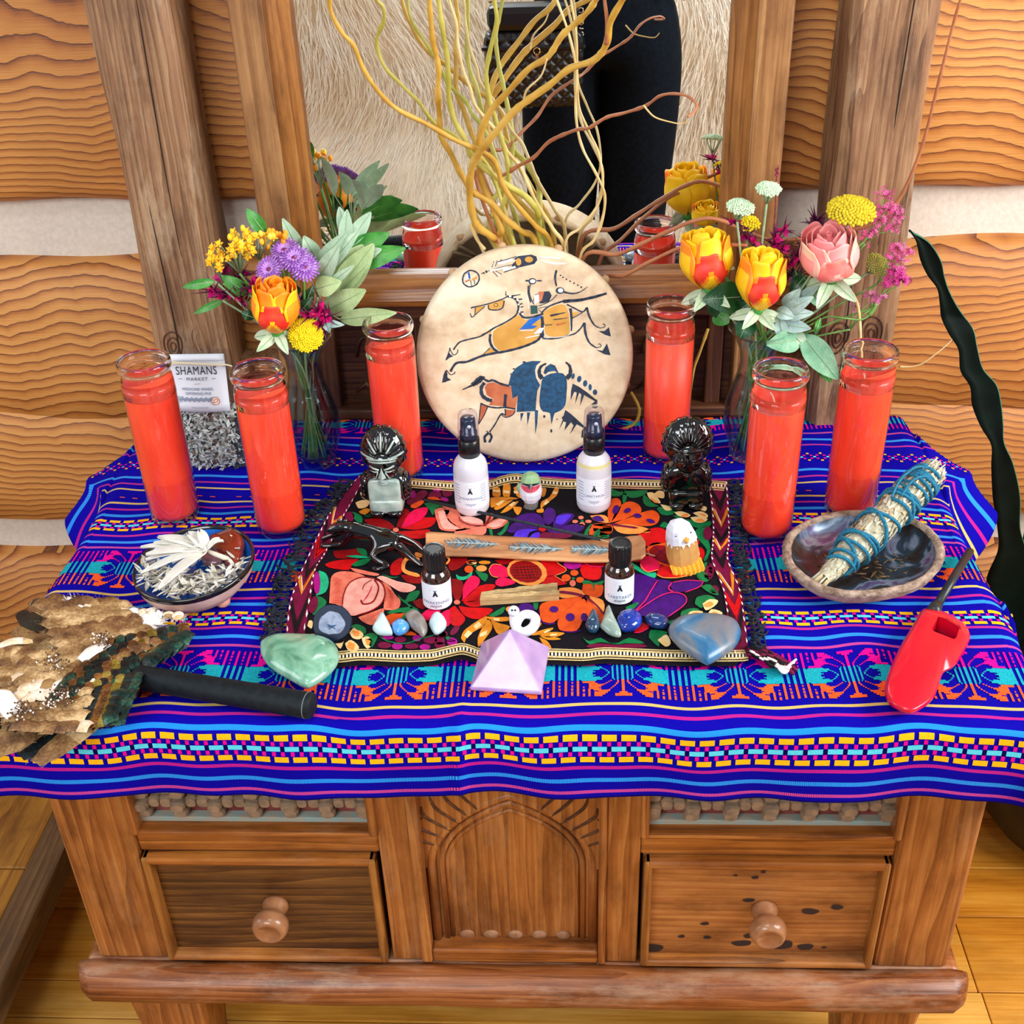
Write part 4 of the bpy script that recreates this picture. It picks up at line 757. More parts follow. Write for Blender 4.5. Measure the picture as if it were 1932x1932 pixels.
# gold trims
M_tg=plain('trim_gold','C8A860',.6,c2='E8D098',ns=500,bumps=.4,bd=.0008); M_td=plain('trim_dark','1E160C',.8)
def trim(line,w,name):
    mb=MB(); S=spl(line,4); a=[(p.x,p.y) for p in S]
    def strip(o0,o1,l,mi):
        vs=[];n=len(a)
        for x,y in a: vs+= [mp3(x,y+o0,l),mp3(x,y+o1,l)]
        mb.add(vs,[(2*i,2*i+1,2*i+3,2*i+2) for i in range(n-1)],True,mi)
    strip(0,w,.0006,1); strip(w*.02,w*.10,.001,0); strip(w*.17,w*.32,.001,0); strip(w*.62,w*.76,.001,0); strip(w*.86,w*.95,.001,0)
    # ladder of little pale bars
    L=0; last=None; 
    for i in range(len(a)-1):
        x0,y0=a[i];x1,y1=a[i+1]; k=0
        while x0+k<x1: 
            if L%7==0:
                t=k/(x1-x0); x=x0+k; y=y0+(y1-y0)*t; mb.add([mp3(x,y+w*.34,.0012),mp3(x+3.4,y+w*.34,.0012),mp3(x+3.4,y+w*.60,.0012),mp3(x,y+w*.60,.0012)],[(0,3,2,1)],False,2)
            k+=1; L+=1
    o=mb.build(name,[M_tg,M_td,plain('trim_cream','F6ECD0',.6)],mat); o['kind']='stuff'
trim(backT,19,'gold_trim'); trim(frontT,23,'gold_trim')
# woven side bands with chevrons
def band(Ledge,Redge,chev,name,ph):
    mb=MB(); A=spl(Ledge,8);B=spl(Redge,8); n=min(len(A),len(B)); 
    def q(t,s,l):
        t=max(0,min(1,t))*(n-1); i=min(int(t),n-2); k=t-i; a=A[i].lerp(A[i+1],k); b=B[i].lerp(B[i+1],k); p=a.lerp(b,s); return mp3(p.x,p.y,l)
    N_=60
    def rib(t0,t1,s0,s1,l,mi,m=8):   # straight ribbon in (t,s)
        pass
    vs=[];fs=[]
    for i in range(N_+1): vs+= [q(i/N_,-.06,.0008),q(i/N_,1.06,.0008)]
    mb.add(vs,[(2*i,2*i+2,2*i+3,2*i+1) for i in range(N_)],True,DMG)
    for t,kind in chev:
        h,w2={0:(.055,.075),1:(.05,.10),2:(.03,.12)}[kind]; c={0:AMB,1:16,2:RED}[kind]
        for sg in (0,1):
            s0,s1=(.06,.5) if sg==0 else (.94,.5)
            v4=[q(t,s0,.0012+kind*.0002),q(t+w2*.5,s0,.0012+kind*.0002),q(t+h+w2,s1,.0012+kind*.0002),q(t+h+w2*.45,s1,.0012+kind*.0002)]
            mb.add(v4,[(0,1,2,3) if sg else (3,2,1,0)],False,c)
            if kind==0:
                v4=[q(t+.01,s0+(.1 if sg==0 else -.1),.0016),q(t+w2*.3,s0+(.12 if sg==0 else -.12),.0016),q(t+h+w2*.8,s1,.0016),q(t+h+w2*.6,s1,.0016)]; mb.add(v4,[(0,1,2,3) if sg else (3,2,1,0)],False,ORG if sg else CRM)
    k=0
    while k<26:
        t=k/26+.01
        for s in (.02,.98): mb.add([q(t,s-.035,.0018),q(t+.014,s-.05,.002),q(t+.024,s,.0018),q(t+.014,s+.05,.002)],[(0,1,2,3)],False,12)
        k+=1
    o=mb.build(name,[M if i!=12 else plain('stitch_white','F4EAE4',.6) for i,M in enumerate(TH)],mat); return o
band([(680,896),(654,924),(630,955),(609,993),(588,1036),(564,1089),(547,1141),(540,1208)],[(690,896),(664,946),(645,979),(628,1015),(611,1048),(595,1074),(585,1127),(571,1210)],[(.26,0),(.36,1),(.47,2),(.49,0),(.60,1),(.70,0),(.83,1)],'chevron_band',0)
band([(1337,906),(1343,950),(1346,994),(1345,1025),(1344,1056),(1365,1112),(1374,1162),(1388,1235)],[(1371,906),(1374,950),(1376,994),(1376,1025),(1374,1056),(1396,1112),(1404,1162),(1412,1230)],[(.04,1),(.16,0),(.28,1),(.37,0),(.47,1),(.62,0),(.72,2),(.80,1)],'chevron_band',1)
# black fringes
def fringe(pts,dx0,dx1,name):
    mb=MB(); rs=random.Random(4); S=spl(pts,8)
    for k,p in enumerate(S):
        for j in range(2):
            x,y=p.x+rs.uniform(-2,2),p.y+rs.uniform(-3,3); L=rs.uniform(dx0,dx1) if dx0>0 else -rs.uniform(-dx0,-dx1)
            c=[mp3(x,y,.001),mp3(x+L*.4,y+rs.uniform(-4,5),.003+rs.random()*.004),mp3(x+L*.8,y+rs.uniform(-9,10),.001+rs.random()*.003),mp3(x+L,y+rs.uniform(-12,14),-.002)]
            mb.tube(spl(c,3),.0011,5)
            if rs.random()<.5: q=c[2]; mb.ell(q,.0032,6,5)
    o=mb.build(name,plain('fringe_black','0E1420',.9,c2='1A2030',ns=300),mat); o['kind']='stuff'
fringe([(668,910),(640,945),(600,1000),(575,1050),(550,1105),(538,1160),(530,1205)],-22,-42,'fringe')
fringe([(1374,910),(1380,960),(1382,1020),(1384,1060),(1400,1110),(1412,1170),(1418,1225)],14,34,'fringe')
mb=MB(); rs=random.Random(8)
for k in range(10):
    c=[mp3(1408,1222+k*1.5,.002),mp3(1430+k*1.5,1232+rs.uniform(-7,10),.006),mp3(1455+k*2,1245+rs.uniform(-8,12),.004),mp3(1476+k*3,1256+rs.uniform(-8,16),.001)]; mb.tube(spl(c,4),.0022,6,mi=0 if k%2 else 1)
for k in range(9):
    x,y=1415+k*8,1228+k*4+rs.uniform(-5,5); mb.tube([mp3(x,y,.006),mp3(x+5,y+2,.008),mp3(x+10,y+5,.006)],.0013,5,mi=2)
for k in range(4): mb.tube(spl([mp3(1462,1248,.004),mp3(1470+k*3,1262,.006),mp3(1480+k*3,1270-k*5,.004),mp3(1490+k*4,1262-k*6,.002)],4),.0013,5,mi=2)
mb.build('corner_tassel',[TH[DMG],TH[BLK],plain('stitch_white','F4EAE4',.6),TH[CRM]],mat)['kind']='stuff'
ZF={1:((590,900),6.44),2:((860,900),6.44),3:((1120,890),6.0375),4:((540,1050),6.0375),5:((820,1050),6.0375),6:((1100,1050),4.83),0:((0,0),1)}
class Emb:
    def __init__(s): s.mb=MB()
    def p(s,z,c,pts,lay=0,sm=3):
        o,k=ZF[z]; P=[(o[0]+x/k,o[1]+y/k) for x,y in pts]
        if sm: P=[(q.x,q.y) for q in spl(P+[P[0]],sm)][:-1]
        l=.0009+.0005*lay; area_=sum(P[i][0]*P[(i+1)%len(P)][1]-P[(i+1)%len(P)][0]*P[i][1] for i in range(len(P)))
        if area_>0: P=P[::-1]
        # dome: inner ring raised
        cx=sum(a for a,b in P)/len(P); cy=sum(b for a,b in P)/len(P); n=len(P)
        vs=[mp3(a,b,l-.0008) for a,b in P]+[mp3(a,b,l) for a,b in P]; s.mb.add(vs,[(i,(i+1)%n,n+(i+1)%n,n+i) for i in range(n)],True,c)
        tr=tessellate_polygon([[V((a,b,0)) for a,b in P]]); s.mb.add([mp3(a,b,l) for a,b in P],[tuple(t) for t in tr],True,c); return s
    def e(s,z,c,x,y,rx,ry,lay=0,rot=0): return s.p(z,c,[(x+rx*math.cos(a)*math.cos(rot)-ry*math.sin(a)*math.sin(rot),y+rx*math.cos(a)*math.sin(rot)+ry*math.sin(a)*math.cos(rot)) for a in [k*PI/7 for k in range(14)]],lay,0)
    def l(s,z,c,pts,w,lay=1,n=4):
        o,k=ZF[z]; S=spl(pts,n); L=len(S); vs=[]
        for i,p in enumerate(S):
            d=(S[min(i+1,L-1)]-S[max(i-1,0)]).normalized(); nn=V((-d.y,d.x,0))*w/2*(1 if 0<i<L-1 else .4)
            for q in (p+nn,p-nn): vs.append(mp3(o[0]+q.x/k,o[1]+q.y/k,.0009+.0005*lay))
        s.mb.add(vs,[(2*i+1,2*i,2*i+2,2*i+3) for i in range(L-1)],True,c); return s
    def done(s,label=None,name='embroidered_flower'):
        o=s.mb.build(name,TH,mat); 
        if label: o['label']=label
        if label is None or name!='embroidered_flower': o['kind']='stuff'
        return o
# red star flower, back left
Emb().p(1,CRI,[(620,520),(760,500),(900,530),(1000,620),(860,640),(720,610)]).p(1,CRI,[(1010,620),(1060,480),(1120,380),(1180,430),(1170,520),(1090,600)]).p(1,PNK,[(1080,600),(1150,470),(1250,390),(1390,370),(1380,450),(1280,540),(1130,610)],1).p(1,RED,[(1060,620),(1250,510),(1420,490),(1500,510),(1440,600),(1250,640)],0).p(1,RED,[(1030,660),(1250,650),(1420,640),(1380,730),(1230,750),(1090,710)]).p(1,CRI,[(960,670),(1060,720),(1250,770),(1340,850),(1250,850),(1050,760)]).e(1,SAL,1010,642,36,26,2).done('red and pink petals')
Emb().p(1,RED,[(150,1060),(250,1020),(430,1000),(560,1000),(480,1060),(430,1130),(200,1100)]).p(1,CRI,[(250,900),(450,880),(620,870),(640,960),(420,990),(280,980)]).p(1,GRN,[(470,1070),(560,1010),(700,990),(640,1060),(530,1085)],1).p(1,GRN,[(530,860),(640,880),(660,960),(570,930)],1).p(1,BGR,[(400,960),(540,950),(690,975),(540,985)],1).done(None)
# salmon rose, back centre
Emb().p(1,SAL,[(1480,400),(1560,370),(1660,400),(1640,480),(1700,560),(1830,620),(1925,625),(1740,660),(1560,640),(1520,560),(1490,470)]).p(1,PAL,[(1520,420),(1600,410),(1620,480),(1680,570),(1780,630),(1600,630),(1550,550)],1)\
 .p(2,SAL,[(-160,350),(20,400),(60,470),(180,520),(320,560),(340,590),(200,610),(40,610),(-100,520)]).p(2,SAL,[(0,640),(120,620),(340,590),(370,660),(300,710),(0,700)],0).p(2,SAL,[(360,590),(460,520),(630,490),(600,580),(480,630),(380,620)],0).p(2,PAL,[(380,590),(480,530),(600,510),(560,580),(460,615)],1).p(2,PAL,[(50,480),(180,480),(310,520),(320,570),(180,560),(90,530)],1).l(2,DMG,[(40,480),(60,530),(180,580),(330,590)],10,2).l(2,CRI,[(330,590),(370,560),(430,460)],22,2).p(2,SAL,[(360,560),(380,450),(460,450),(440,520)],0).p(2,GRN,[(400,620),(440,640),(450,710),(420,710)]).p(2,GRN,[(500,690),(560,650),(620,550),(650,545),(620,640),(550,710)]).done('salmon rose')
# purple flower, back centre
Emb().p(2,PUR,[(620,660),(680,570),(800,540),(960,590),(1000,630),(850,630),(700,680)]).p(2,PUR,[(700,500),(860,440),(1000,450),(1080,540),(1050,600),(860,560),(700,540)]).p(2,PUR,[(1060,440),(1120,370),(1200,400),(1210,500),(1130,580),(1070,540)],1).p(2,PUR,[(1180,600),(1200,500),(1300,440),(1430,450),(1420,510),(1330,580),(1240,620)],1).p(2,VIO,[(1210,560),(1240,470),(1400,455),(1360,520),(1280,580)],2).p(2,PUR,[(1090,640),(1300,590),(1540,570),(1540,640),(1400,690),(1200,690)]).p(2,DMG,[(1050,660),(1200,680),(1420,690),(1360,740),(1150,750),(1010,740)],1).p(2,VIO,[(700,720),(740,660),(860,630),(1010,640),(900,670),(860,740),(760,740)],2).p(2,VIO,[(880,740),(950,680),(1020,670),(1000,745)],1).e(2,RED,1050,632,48,30,3).done('purple and violet petals')
# golden striped leaf sprays, back centre and front centre
E_=Emb()
for P in ([(450,120),(530,130),(540,230),(450,230)],[(580,80),(660,90),(650,240),(570,220)],[(700,130),(780,100),(800,250),(740,230)],[(420,250),(600,240),(760,260),(620,290),(450,370),(420,340)],[(460,380),(560,300),(700,270),(600,350),(500,400)],[(540,440),(640,340),(760,290),(720,350),(620,420)],[(690,360),(800,370),(760,460),(720,430)],[(1030,390),(1040,300),(1140,240),(1210,120),(1250,150),(1220,230),(1120,310)],[(1040,130),(1100,140),(1080,230),(1040,230)],[(980,400),(1060,380),(1060,430),(990,430)]): E_.p(2,AMB,P)
for P in ([(450,150),(535,160),(535,185),(450,180)],[(580,160),(650,170),(650,200),(575,195)],[(700,170),(770,170),(780,200),(710,200)],[(480,330),(560,280),(600,290),(520,350)],[(640,340),(700,300),(740,310),(680,360)],[(1060,330),(1100,270),(1140,300),(1090,340)],[(1180,170),(1240,180),(1225,210),(1170,205)]): E_.p(2,CRM,P,1,0)
E_.done('golden striped leaves','embroidered_leaf_spray')
E_=Emb()
for P in ([(300,930),(330,850),(430,770),(560,690),(600,700),(560,790),(440,860),(360,930),(340,980)],[(490,930),(520,850),(600,720),(650,760),(650,830),(580,930),(500,1030)],[(560,680),(700,690),(860,690),(850,730),(720,740),(640,720)],[(640,720),(740,760),(860,800),(760,880),(700,860)],[(1040,900),(1120,840),(1190,760),(1220,765),(1180,820),(1100,890)],[(1060,900),(1180,850),(1340,810),(1330,840),(1200,890)],[(1180,890),(1320,860),(1480,870),(1400,910),(1280,920)],[(1200,910),(1320,910),(1440,940),(1300,950)],[(1190,920),(1280,960),(1330,1040),(1290,1040),(1230,990)]): E_.p(5,AMB,P)
for P in ([(330,900),(380,840),(430,870),(370,930)],[(440,790),(500,740),(540,780),(470,830)],[(520,870),(600,840),(590,890),(510,920)],[(660,700),(740,705),(740,735),(680,730)],[(1240,860),(1300,830),(1320,845),(1250,875)],[(1320,880),(1400,880),(1380,900),(1310,905)]): E_.p(5,CRM,P,1,0)
E_.e(5,LOR,860,600,50,34,1).done('golden striped leaves','embroidered_leaf_spray')
# orange butterfly-wing flower, back right
Emb().p(3,ORG,[(180,590),(160,480),(190,330),(260,300),(310,340),(300,430),(230,540)]).p(3,ORG,[(200,580),(250,460),(340,360),(430,340),(520,380),(540,460),(420,520),(270,560)]).p(3,ORG,[(230,590),(420,510),(560,460),(680,440),(750,500),(720,590),(600,620),(400,600)]).p(3,LOR,[(210,600),(400,600),(600,640),(640,690),(400,710),(270,680)]).p(3,LOR,[(-40,500),(80,490),(150,510),(180,580),(60,570),(0,550)]).p(3,PUR,[(-20,520),(60,500),(120,560),(20,560)],1).e(3,PUR,252,430,34,54,2,.4).e(3,PUR,385,440,42,26,2,-.4).e(3,PUR,500,500,46,26,2,.15).e(3,PUR,650,560,50,22,2,.3).l(3,DMG,[(190,600),(350,620),(500,640)],22,1).p(3,ORG,[(0,600),(120,590),(200,620),(200,700),(100,730),(40,740),(60,660),(0,680)]).p(3,GRN,[(0,700),(60,650),(75,660),(40,730),(0,740)],1).p(3,GRN,[(0,745),(140,730),(180,745),(60,765)],0).done('orange wings with purple spots')
E_=Emb()
for (x,y,rx,ry) in ((1520,492,34,22),(1450,540,36,20),(1610,540,40,20),(1535,572,34,26)): E_.e(2,SAL,x,y,rx,ry)
E_.e(2,GRN,1535,535,20,14,1); E_.p(2,GRN,[(1540,730),(1580,640),(1640,570),(1650,590),(1610,680),(1640,720),(1840,700),(1850,720),(1700,750)]).p(2,ORG,[(1620,700),(1640,590),(1760,560),(1900,590),(1890,680),(1760,720)]).p(2,GRN,[(1680,720),(1740,640),(1755,640),(1740,720)],1); E_.done(None)
# green scallops with pale petals, back right
E_=Emb()
for P in ([(200,190),(310,230),(350,180),(380,220),(610,210),(560,270),(440,300),(350,260),(280,280),(200,270)],[(560,320),(570,260),(620,300),(680,360),(740,390),(640,400),(580,370)],[(720,420),(760,400),(850,440),(930,450),(890,490),(780,490)],[(900,500),(960,500),(1040,540),(1140,550),(1220,590),(1330,560),(1320,620),(1180,640),(1000,560)],[(750,620),(800,570),(850,600),(820,640)],[(330,220),(350,200),(380,290),(335,370)]): E_.p(3,GRN,P)
for P in ([(605,240),(680,240),(760,340),(740,360),(640,310)],[(690,250),(740,215),(800,230),(800,300),(730,290)],[(760,370),(850,390),(900,430),(820,440)],[(920,460),(1000,450),(1100,490),(1060,520),(960,500)],[(1100,520),(1200,510),(1300,540),(1240,580),(1150,570)],[(1130,470),(1220,450),(1300,490),(1280,530),(1180,500)],[(1210,430),(1250,390),(1290,410),(1270,450)]): E_.p(3,CRM,P,1)
for P in ([(640,290),(740,350),(690,350)],[(1000,490),(1060,480),(1080,500),(1020,520)],[(1150,560),(1220,530),(1260,570)],[(1190,480),(1260,480),(1270,510)]): E_.p(3,LOR,P,2)
E_.p(3,DMG,[(200,150),(500,150),(640,190),(600,205),(350,195),(200,185)]); E_.done('green scalloped border',name='embroidered_border')
# red poppy right
E_=Emb()
E_.p(3,RED,[(500,720),(640,650),(780,640),(850,720),(830,800),(700,830),(600,850),(560,790)]).p(3,RED,[(600,880),(500,900),(440,1000),(520,1030),(600,960)],0).p(3,PNK,[(530,1040),(560,980),(660,960),(760,1060),(740,1110),(620,1140),(540,1100)],1).p(3,RED,[(720,1170),(760,1070),(900,1090),(1060,1110),(1080,1180),(950,1200),(800,1200)],1).p(3,RED,[(1150,880),(1220,860),(1265,920),(1240,1000),(1170,1010)],0).p(3,RED,[(1130,780),(1190,770),(1200,820),(1150,840)],0).p(3,ORG,[(600,880),(680,810),(860,820),(1000,900),(1100,1020),(960,1090),(780,1060),(660,1000)],0).p(3,CRI,[(630,900),(700,840),(850,850),(980,920),(1060,1010),(930,1060),(790,1040),(680,980)],1).l(3,DMG,[(700,860),(950,1040)],14,2).l(3,DMG,[(640,930),(860,1060)],14,2).l(3,DMG,[(680,980),(830,860)],14,2).l(3,DMG,[(800,1040),(960,920)],14,2).l(3,LOR,[(530,1050),(560,1100),(620,1140),(740,1115)],10,3).l(3,LOR,[(720,1170),(800,1205),(950,1205),(1080,1180)],10,3)
E_.p(3,GRN,[(1150,700),(1180,650),(1300,620),(1270,700),(1310,790),(1330,900),(1280,1010),(1250,1000),(1290,890),(1200,780)]).e(3,DMG,1300,700,50,78,1).p(3,BGR,[(430,1030),(560,1110),(640,1150),(710,1150),(690,1210),(520,1140),(450,1090)]).p(3,GRN,[(1180,1200),(1170,1110),(1280,1040),(1290,1160),(1230,1240)]).e(3,DMG,1310,1140,44,90,1)
E_.done('red poppy')
# big orange-ringed red flower, centre
E_=Emb()
E_.p(2,PNK,[(400,1130),(450,1060),(560,1070),(640,1130),(640,1210),(520,1215),(440,1190)]).p(2,PNK,[(480,1270),(540,1220),(660,1240),(720,1290),(560,1330),(490,1310)]).p(2,CRI,[(470,1010),(700,980),(660,1050),(540,1060)]).p(2,RED,[(1020,1020),(1220,1000),(1240,1050),(1345,1130),(1200,1200),(1080,1200),(1080,1100)]).p(2,RED,[(1100,1210),(1200,1200),(1320,1270),(1340,1300),(1150,1330),(1040,1310)])
E_.e(2,LOR,865,1150,248,168,1,.18).e(2,CRI,850,1150,200,130,2,.18)
for k in range(7): E_.l(2,RED,[(700+k*45,1040+k*6),(760+k*45,1260-abs(k-3)*6)],9,3,2) if 0<k<6 else None
for k in range(5): E_.l(2,BLK,[(690,1100+k*32),(1010,1080+k*34)],8,3,2)
E_.l(2,LOR,[(400,1130),(450,1060),(560,1070)],8,2).l(2,LOR,[(400,1130),(440,1200),(520,1220)],8,2).l(2,LOR,[(1220,1000),(1245,1050),(1345,1130),(1200,1200)],8,2).l(2,LOR,[(1200,1200),(1320,1270)],8,2); E_.done('red flower with orange ringed centre')
E_=Emb()
for z,L in ((2,[(ORG,190,1035,66,26,0),(AMB,350,1038,74,22,0),(LOR,312,1110,66,38,0),(ORG,158,1120,54,46,0),(ORG,1440,1165,50,36,0),(ORG,1340,1225,56,44,0),(ORG,1510,1250,50,36,0),(SAL,1420,1290,38,40,0),(MAG,1420,1060,110,62,0)]),(5,[(CRM,420,70,60,22,0)])):
    for c,x,y,rx,ry,lay in L: E_.e(z,c,x,y,rx,ry,lay)
E_.e(2,GRN,240,1080,18,14,1).e(2,GRN,1428,1232,22,16,1).p(2,BGR,[(0,1180),(60,1210),(130,1200),(200,1150),(180,1210),(100,1250),(20,1240)]).p(2,GRN,[(230,1130),(320,1160),(390,1190),(360,1270),(290,1220)]).p(2,RED,[(1510,1130),(1540,1060),(1640,1080),(1760,1080),(1760,1220),(1660,1250),(1550,1220)],0).l(2,HPK,[(1540,1030),(1640,1080),(1800,1090)],10,1).p(2,CRI,[(1530,1020),(1800,1030),(1800,1080),(1650,1070)],0); E_.done(None)
# salmon rose, front left
E_=Emb()
E_.p(4,SAL,[(490,530),(500,350),(520,220),(620,170),(780,180),(900,230),(820,260),(720,320),(660,400),(640,560),(560,540)]).p(4,PAL,[(640,560),(650,440),(720,300),(850,235),(980,240),(1060,290),(1110,360),(1120,450),(1080,540),(960,620),(800,670),(720,660)],1).p(4,SAL,[(1060,280),(1160,320),(1240,430),(1300,500),(1280,590),(1180,610),(1110,590),(1120,450)],0).p(4,SAL,[(820,690),(960,640),(1110,590),(1090,680),(1010,760),(960,780),(870,740)],0).p(4,PAL,[(1030,240),(1100,220),(1260,280),(1400,310),(1480,350),(1420,400),(1300,400),(1180,330)],1).p(4,SAL,[(730,130),(800,140),(940,170),(1060,200),(1000,220),(800,180)],0)
E_.l(4,CRI,[(640,560),(655,430),(720,300),(860,235),(1000,250)],12,2).l(4,CRI,[(1000,255),(1090,300),(1125,420),(1080,540),(960,620),(800,670)],14,2).l(4,CRI,[(980,260),(890,320),(870,380)],8,2).l(4,CRI,[(1000,260),(1050,340),(1030,440),(980,520),(880,540),(850,490)],16,2)
for k in range(14):
    a=k/13; E_.l(4,RED,[(520+30*math.sin(a*3),520-a*290),(600+40*a,520-a*250)],5,1,2); E_.l(4,RED,[(1130+40*math.sin(a*3),340+a*230),(1210+60*a-50*a*a,400+a*190)],5,1,2)
for k in range(10): a=k/9; E_.l(4,CRI,[(860+a*230,700-a*90),(900+a*170,760-a*110)],5,1,2); E_.l(4,PNK,[(850+a*110,540-a*130),(940+a*40,440-a*130)],4,2,2)
E_.done('salmon rose')
E_=Emb()
for P,c in (([(370,160),(450,190),(485,290),(450,400),(360,440),(340,430),(380,300)],BGR),([(330,450),(400,460),(460,520),(400,600),(330,660),(300,650),(350,560)],GRN),([(1150,640),(1220,600),(1350,580),(1450,570),(1350,640),(1200,655)],GRN),([(1270,430),(1350,500),(1400,420),(1500,385),(1520,420),(1460,500),(1380,520),(1440,570),(1500,600),(1510,660),(1440,640),(1400,570),(1300,490)],GRN),([(720,800),(800,770),(900,810),(900,880),(800,830)],GRN),([(880,900),(960,870),(1040,900),(1010,980),(960,1030)],GRN),([(1080,200),(1200,230),(1280,230),(1200,245)],GRN)): E_.p(4,c,P)
E_.e(4,MAG,350,300,38,130,1,.0).e(4,DMG,310,550,48,100,1,.25)
for P in ([(720,870),(780,810),(880,880),(840,940),(760,930)],[(860,930),(930,910),(990,980),(930,1050),(880,1000)],[(670,990),(740,950),(830,1030),(780,1090),(700,1060)],[(560,990),(640,980),(660,940),(620,1050)],[(240,790),(260,730),(300,740),(290,820)],[(240,890),(320,880),(320,925),(260,925)]): E_.p(4,CRM,P)
for P in ([(760,840),(820,850),(830,900),(780,900)],[(900,940),(960,960),(930,1010)],[(720,970),(780,1000),(760,1060),(700,1030)]): E_.p(4,LOR,P,1)
for (c,x,y,rx,ry) in ((MAG,1160,918,66,28),(MAG,1265,1020,62,40),(DMG,1300,945,66,36),(MAG,1490,930,52,36),(DMG,1120,1010,80,38),(DMG,1430,1020,80,34),(MAG,1580,1030,62,34),(DMG,1640,950,80,44),(DMG,1750,1010,64,36),(DMG,1770,890,52,44),(MAG,1880,960,50,40)): E_.e(4,c,x,y,rx,ry)
E_.p(4,ORG,[(1120,690),(1200,650),(1350,640),(1330,720),(1200,780),(1150,740)]).p(4,ORG,[(1320,890),(1400,850),(1480,880),(1460,900)]).l(4,GRN,[(1060,900),(1150,960),(1350,990),(1550,930),(1700,890)],12,1).p(4,GRN,[(1300,710),(1360,640),(1450,580),(1440,620),(1340,720)],1)
E_.done(None,'embroidered_leaf_spray')
# red star flower, front centre-left
Emb().p(5,CRI,[(190,250),(300,270),(330,350),(290,480),(240,500),(200,400)]).p(5,PNK,[(320,500),(330,330),(420,220),(510,250),(500,330),(420,400)],1).p(5,RED,[(300,500),(400,430),(520,330),(690,320),(640,400),(500,490),(380,520)]).p(5,RED,[(320,520),(450,500),(640,470),(540,560),(400,570)]).p(5,RED,[(270,560),(400,580),(640,590),(640,640),(520,710),(400,700),(320,650)]).p(5,RED,[(230,560),(300,640),(350,710),(290,790),(200,780),(160,690),(170,600)]).p(5,PNK,[(30,670),(170,600),(165,700),(180,760),(130,800),(60,740)],1).p(4,CRI,[(1440,510),(1560,480),(1580,590),(1500,580)]).p(4,PNK,[(1540,660),(1620,600),(1760,600),(1700,690),(1600,730)],1).e(5,SAL,255,520,36,26,2).done('red and pink petals')
Emb().p(5,CRI,[(160,20),(360,0),(340,90),(220,160),(160,130)]).p(1,RED,[(940,1150),(960,1050),(1080,980),(1110,1080),(1060,1180),(960,1190)]).l(1,LOR,[(1240,930),(1330,960)],50,1).l(1,LOR,[(1300,1000),(1150,990),(1100,1080),(1130,1150),(1300,1200)],46,1).p(1,CRI,[(1070,1190),(1320,1200),(1320,1287),(1150,1280)]).l(1,LOR,[(1600,950),(1660,1000),(1620,1060)],24,1).p(1,DMG,[(1190,10+240),(1330,160),(1400,200),(1300,290),(1180,340),(1140,300)],0).p(1,ORG,[(1190,340),(1320,280),(1350,310),(1260,375),(1195,370)],1).p(1,MAG,[(1185,160),(1240,170),(1250,240),(1185,250)],1).p(1,DMG,[(1400,240),(1440,180),(1540,180),(1560,240),(1450,260)]).p(1,MAG,[(1450,140),(1550,130),(1550,170),(1480,180)]).p(1,DMG,[(1570,170),(1680,160),(1690,220),(1600,240)]).p(1,MAG,[(1560,240),(1640,260),(1640,300),(1560,280)]).p(1,ORG,[(1390,250),(1480,240),(1560,280),(1420,270)],1).p(1,GRN,[(1350,320),(1450,310),(1600,345),(1500,380),(1460,460),(1420,400)]).done(None,'embroidered_leaf_spray')
E_=Emb()
for P in ([(600,220),(650,200),(690,270),(620,260)],[(575,190),(640,180),(655,270),(600,250)],[(520,310),(600,280),(690,290),(660,360),(560,380)],[(560,420),(640,380),(700,400),(640,455),(580,440)],[(610,60),(650,90),(650,170),(620,150)]): E_.p(1,CRM if P[0][1]%20 else AMB,P)
E_.p(1,GRN,[(480,420),(560,450),(600,490),(600,560),(560,560),(500,500)]).e(1,DMG,450,480,58,62,0).p(1,DGR,[(620,460),(720,450),(760,480),(660,490)]).done(None,'embroidered_leaf_spray')
# orange wing flower front right + purple flower
Emb().p(5,LOR,[(1420,360),(1560,350),(1660,380),(1720,430),(1560,470),(1420,460)]).p(5,ORG,[(1190,600),(1230,530),(1420,490),(1680,460),(1560,600),(1420,700),(1340,755),(1240,740),(1190,680)]).p(5,ORG,[(1400,760),(1420,700),(1560,560),(1700,480),(1730,600),(1680,740),(1620,840),(1500,850),(1420,830)],1).p(5,ORG,[(1740,480),(1920,640),(1900,800),(1820,760),(1720,640)],0).p(5,LOR,[(1760,450),(1920,500),(1920,640),(1820,560)],1).e(5,PUR,1360,600,50,36,2).e(5,PUR,1545,690,52,46,2).e(5,PUR,1700,690,34,46,2).l(5,DMG,[(1420,400),(1580,420),(1700,450)],30,2).l(5,DMG,[(1720,450),(1850,560),(1920,650)],20,2).l(5,PUR,[(1190,600),(1200,700),(1260,765),(1380,760)],14,0).l(5,PUR,[(1400,770),(1440,840),(1560,860),(1670,840)],14,0).done('orange wings with purple spots')
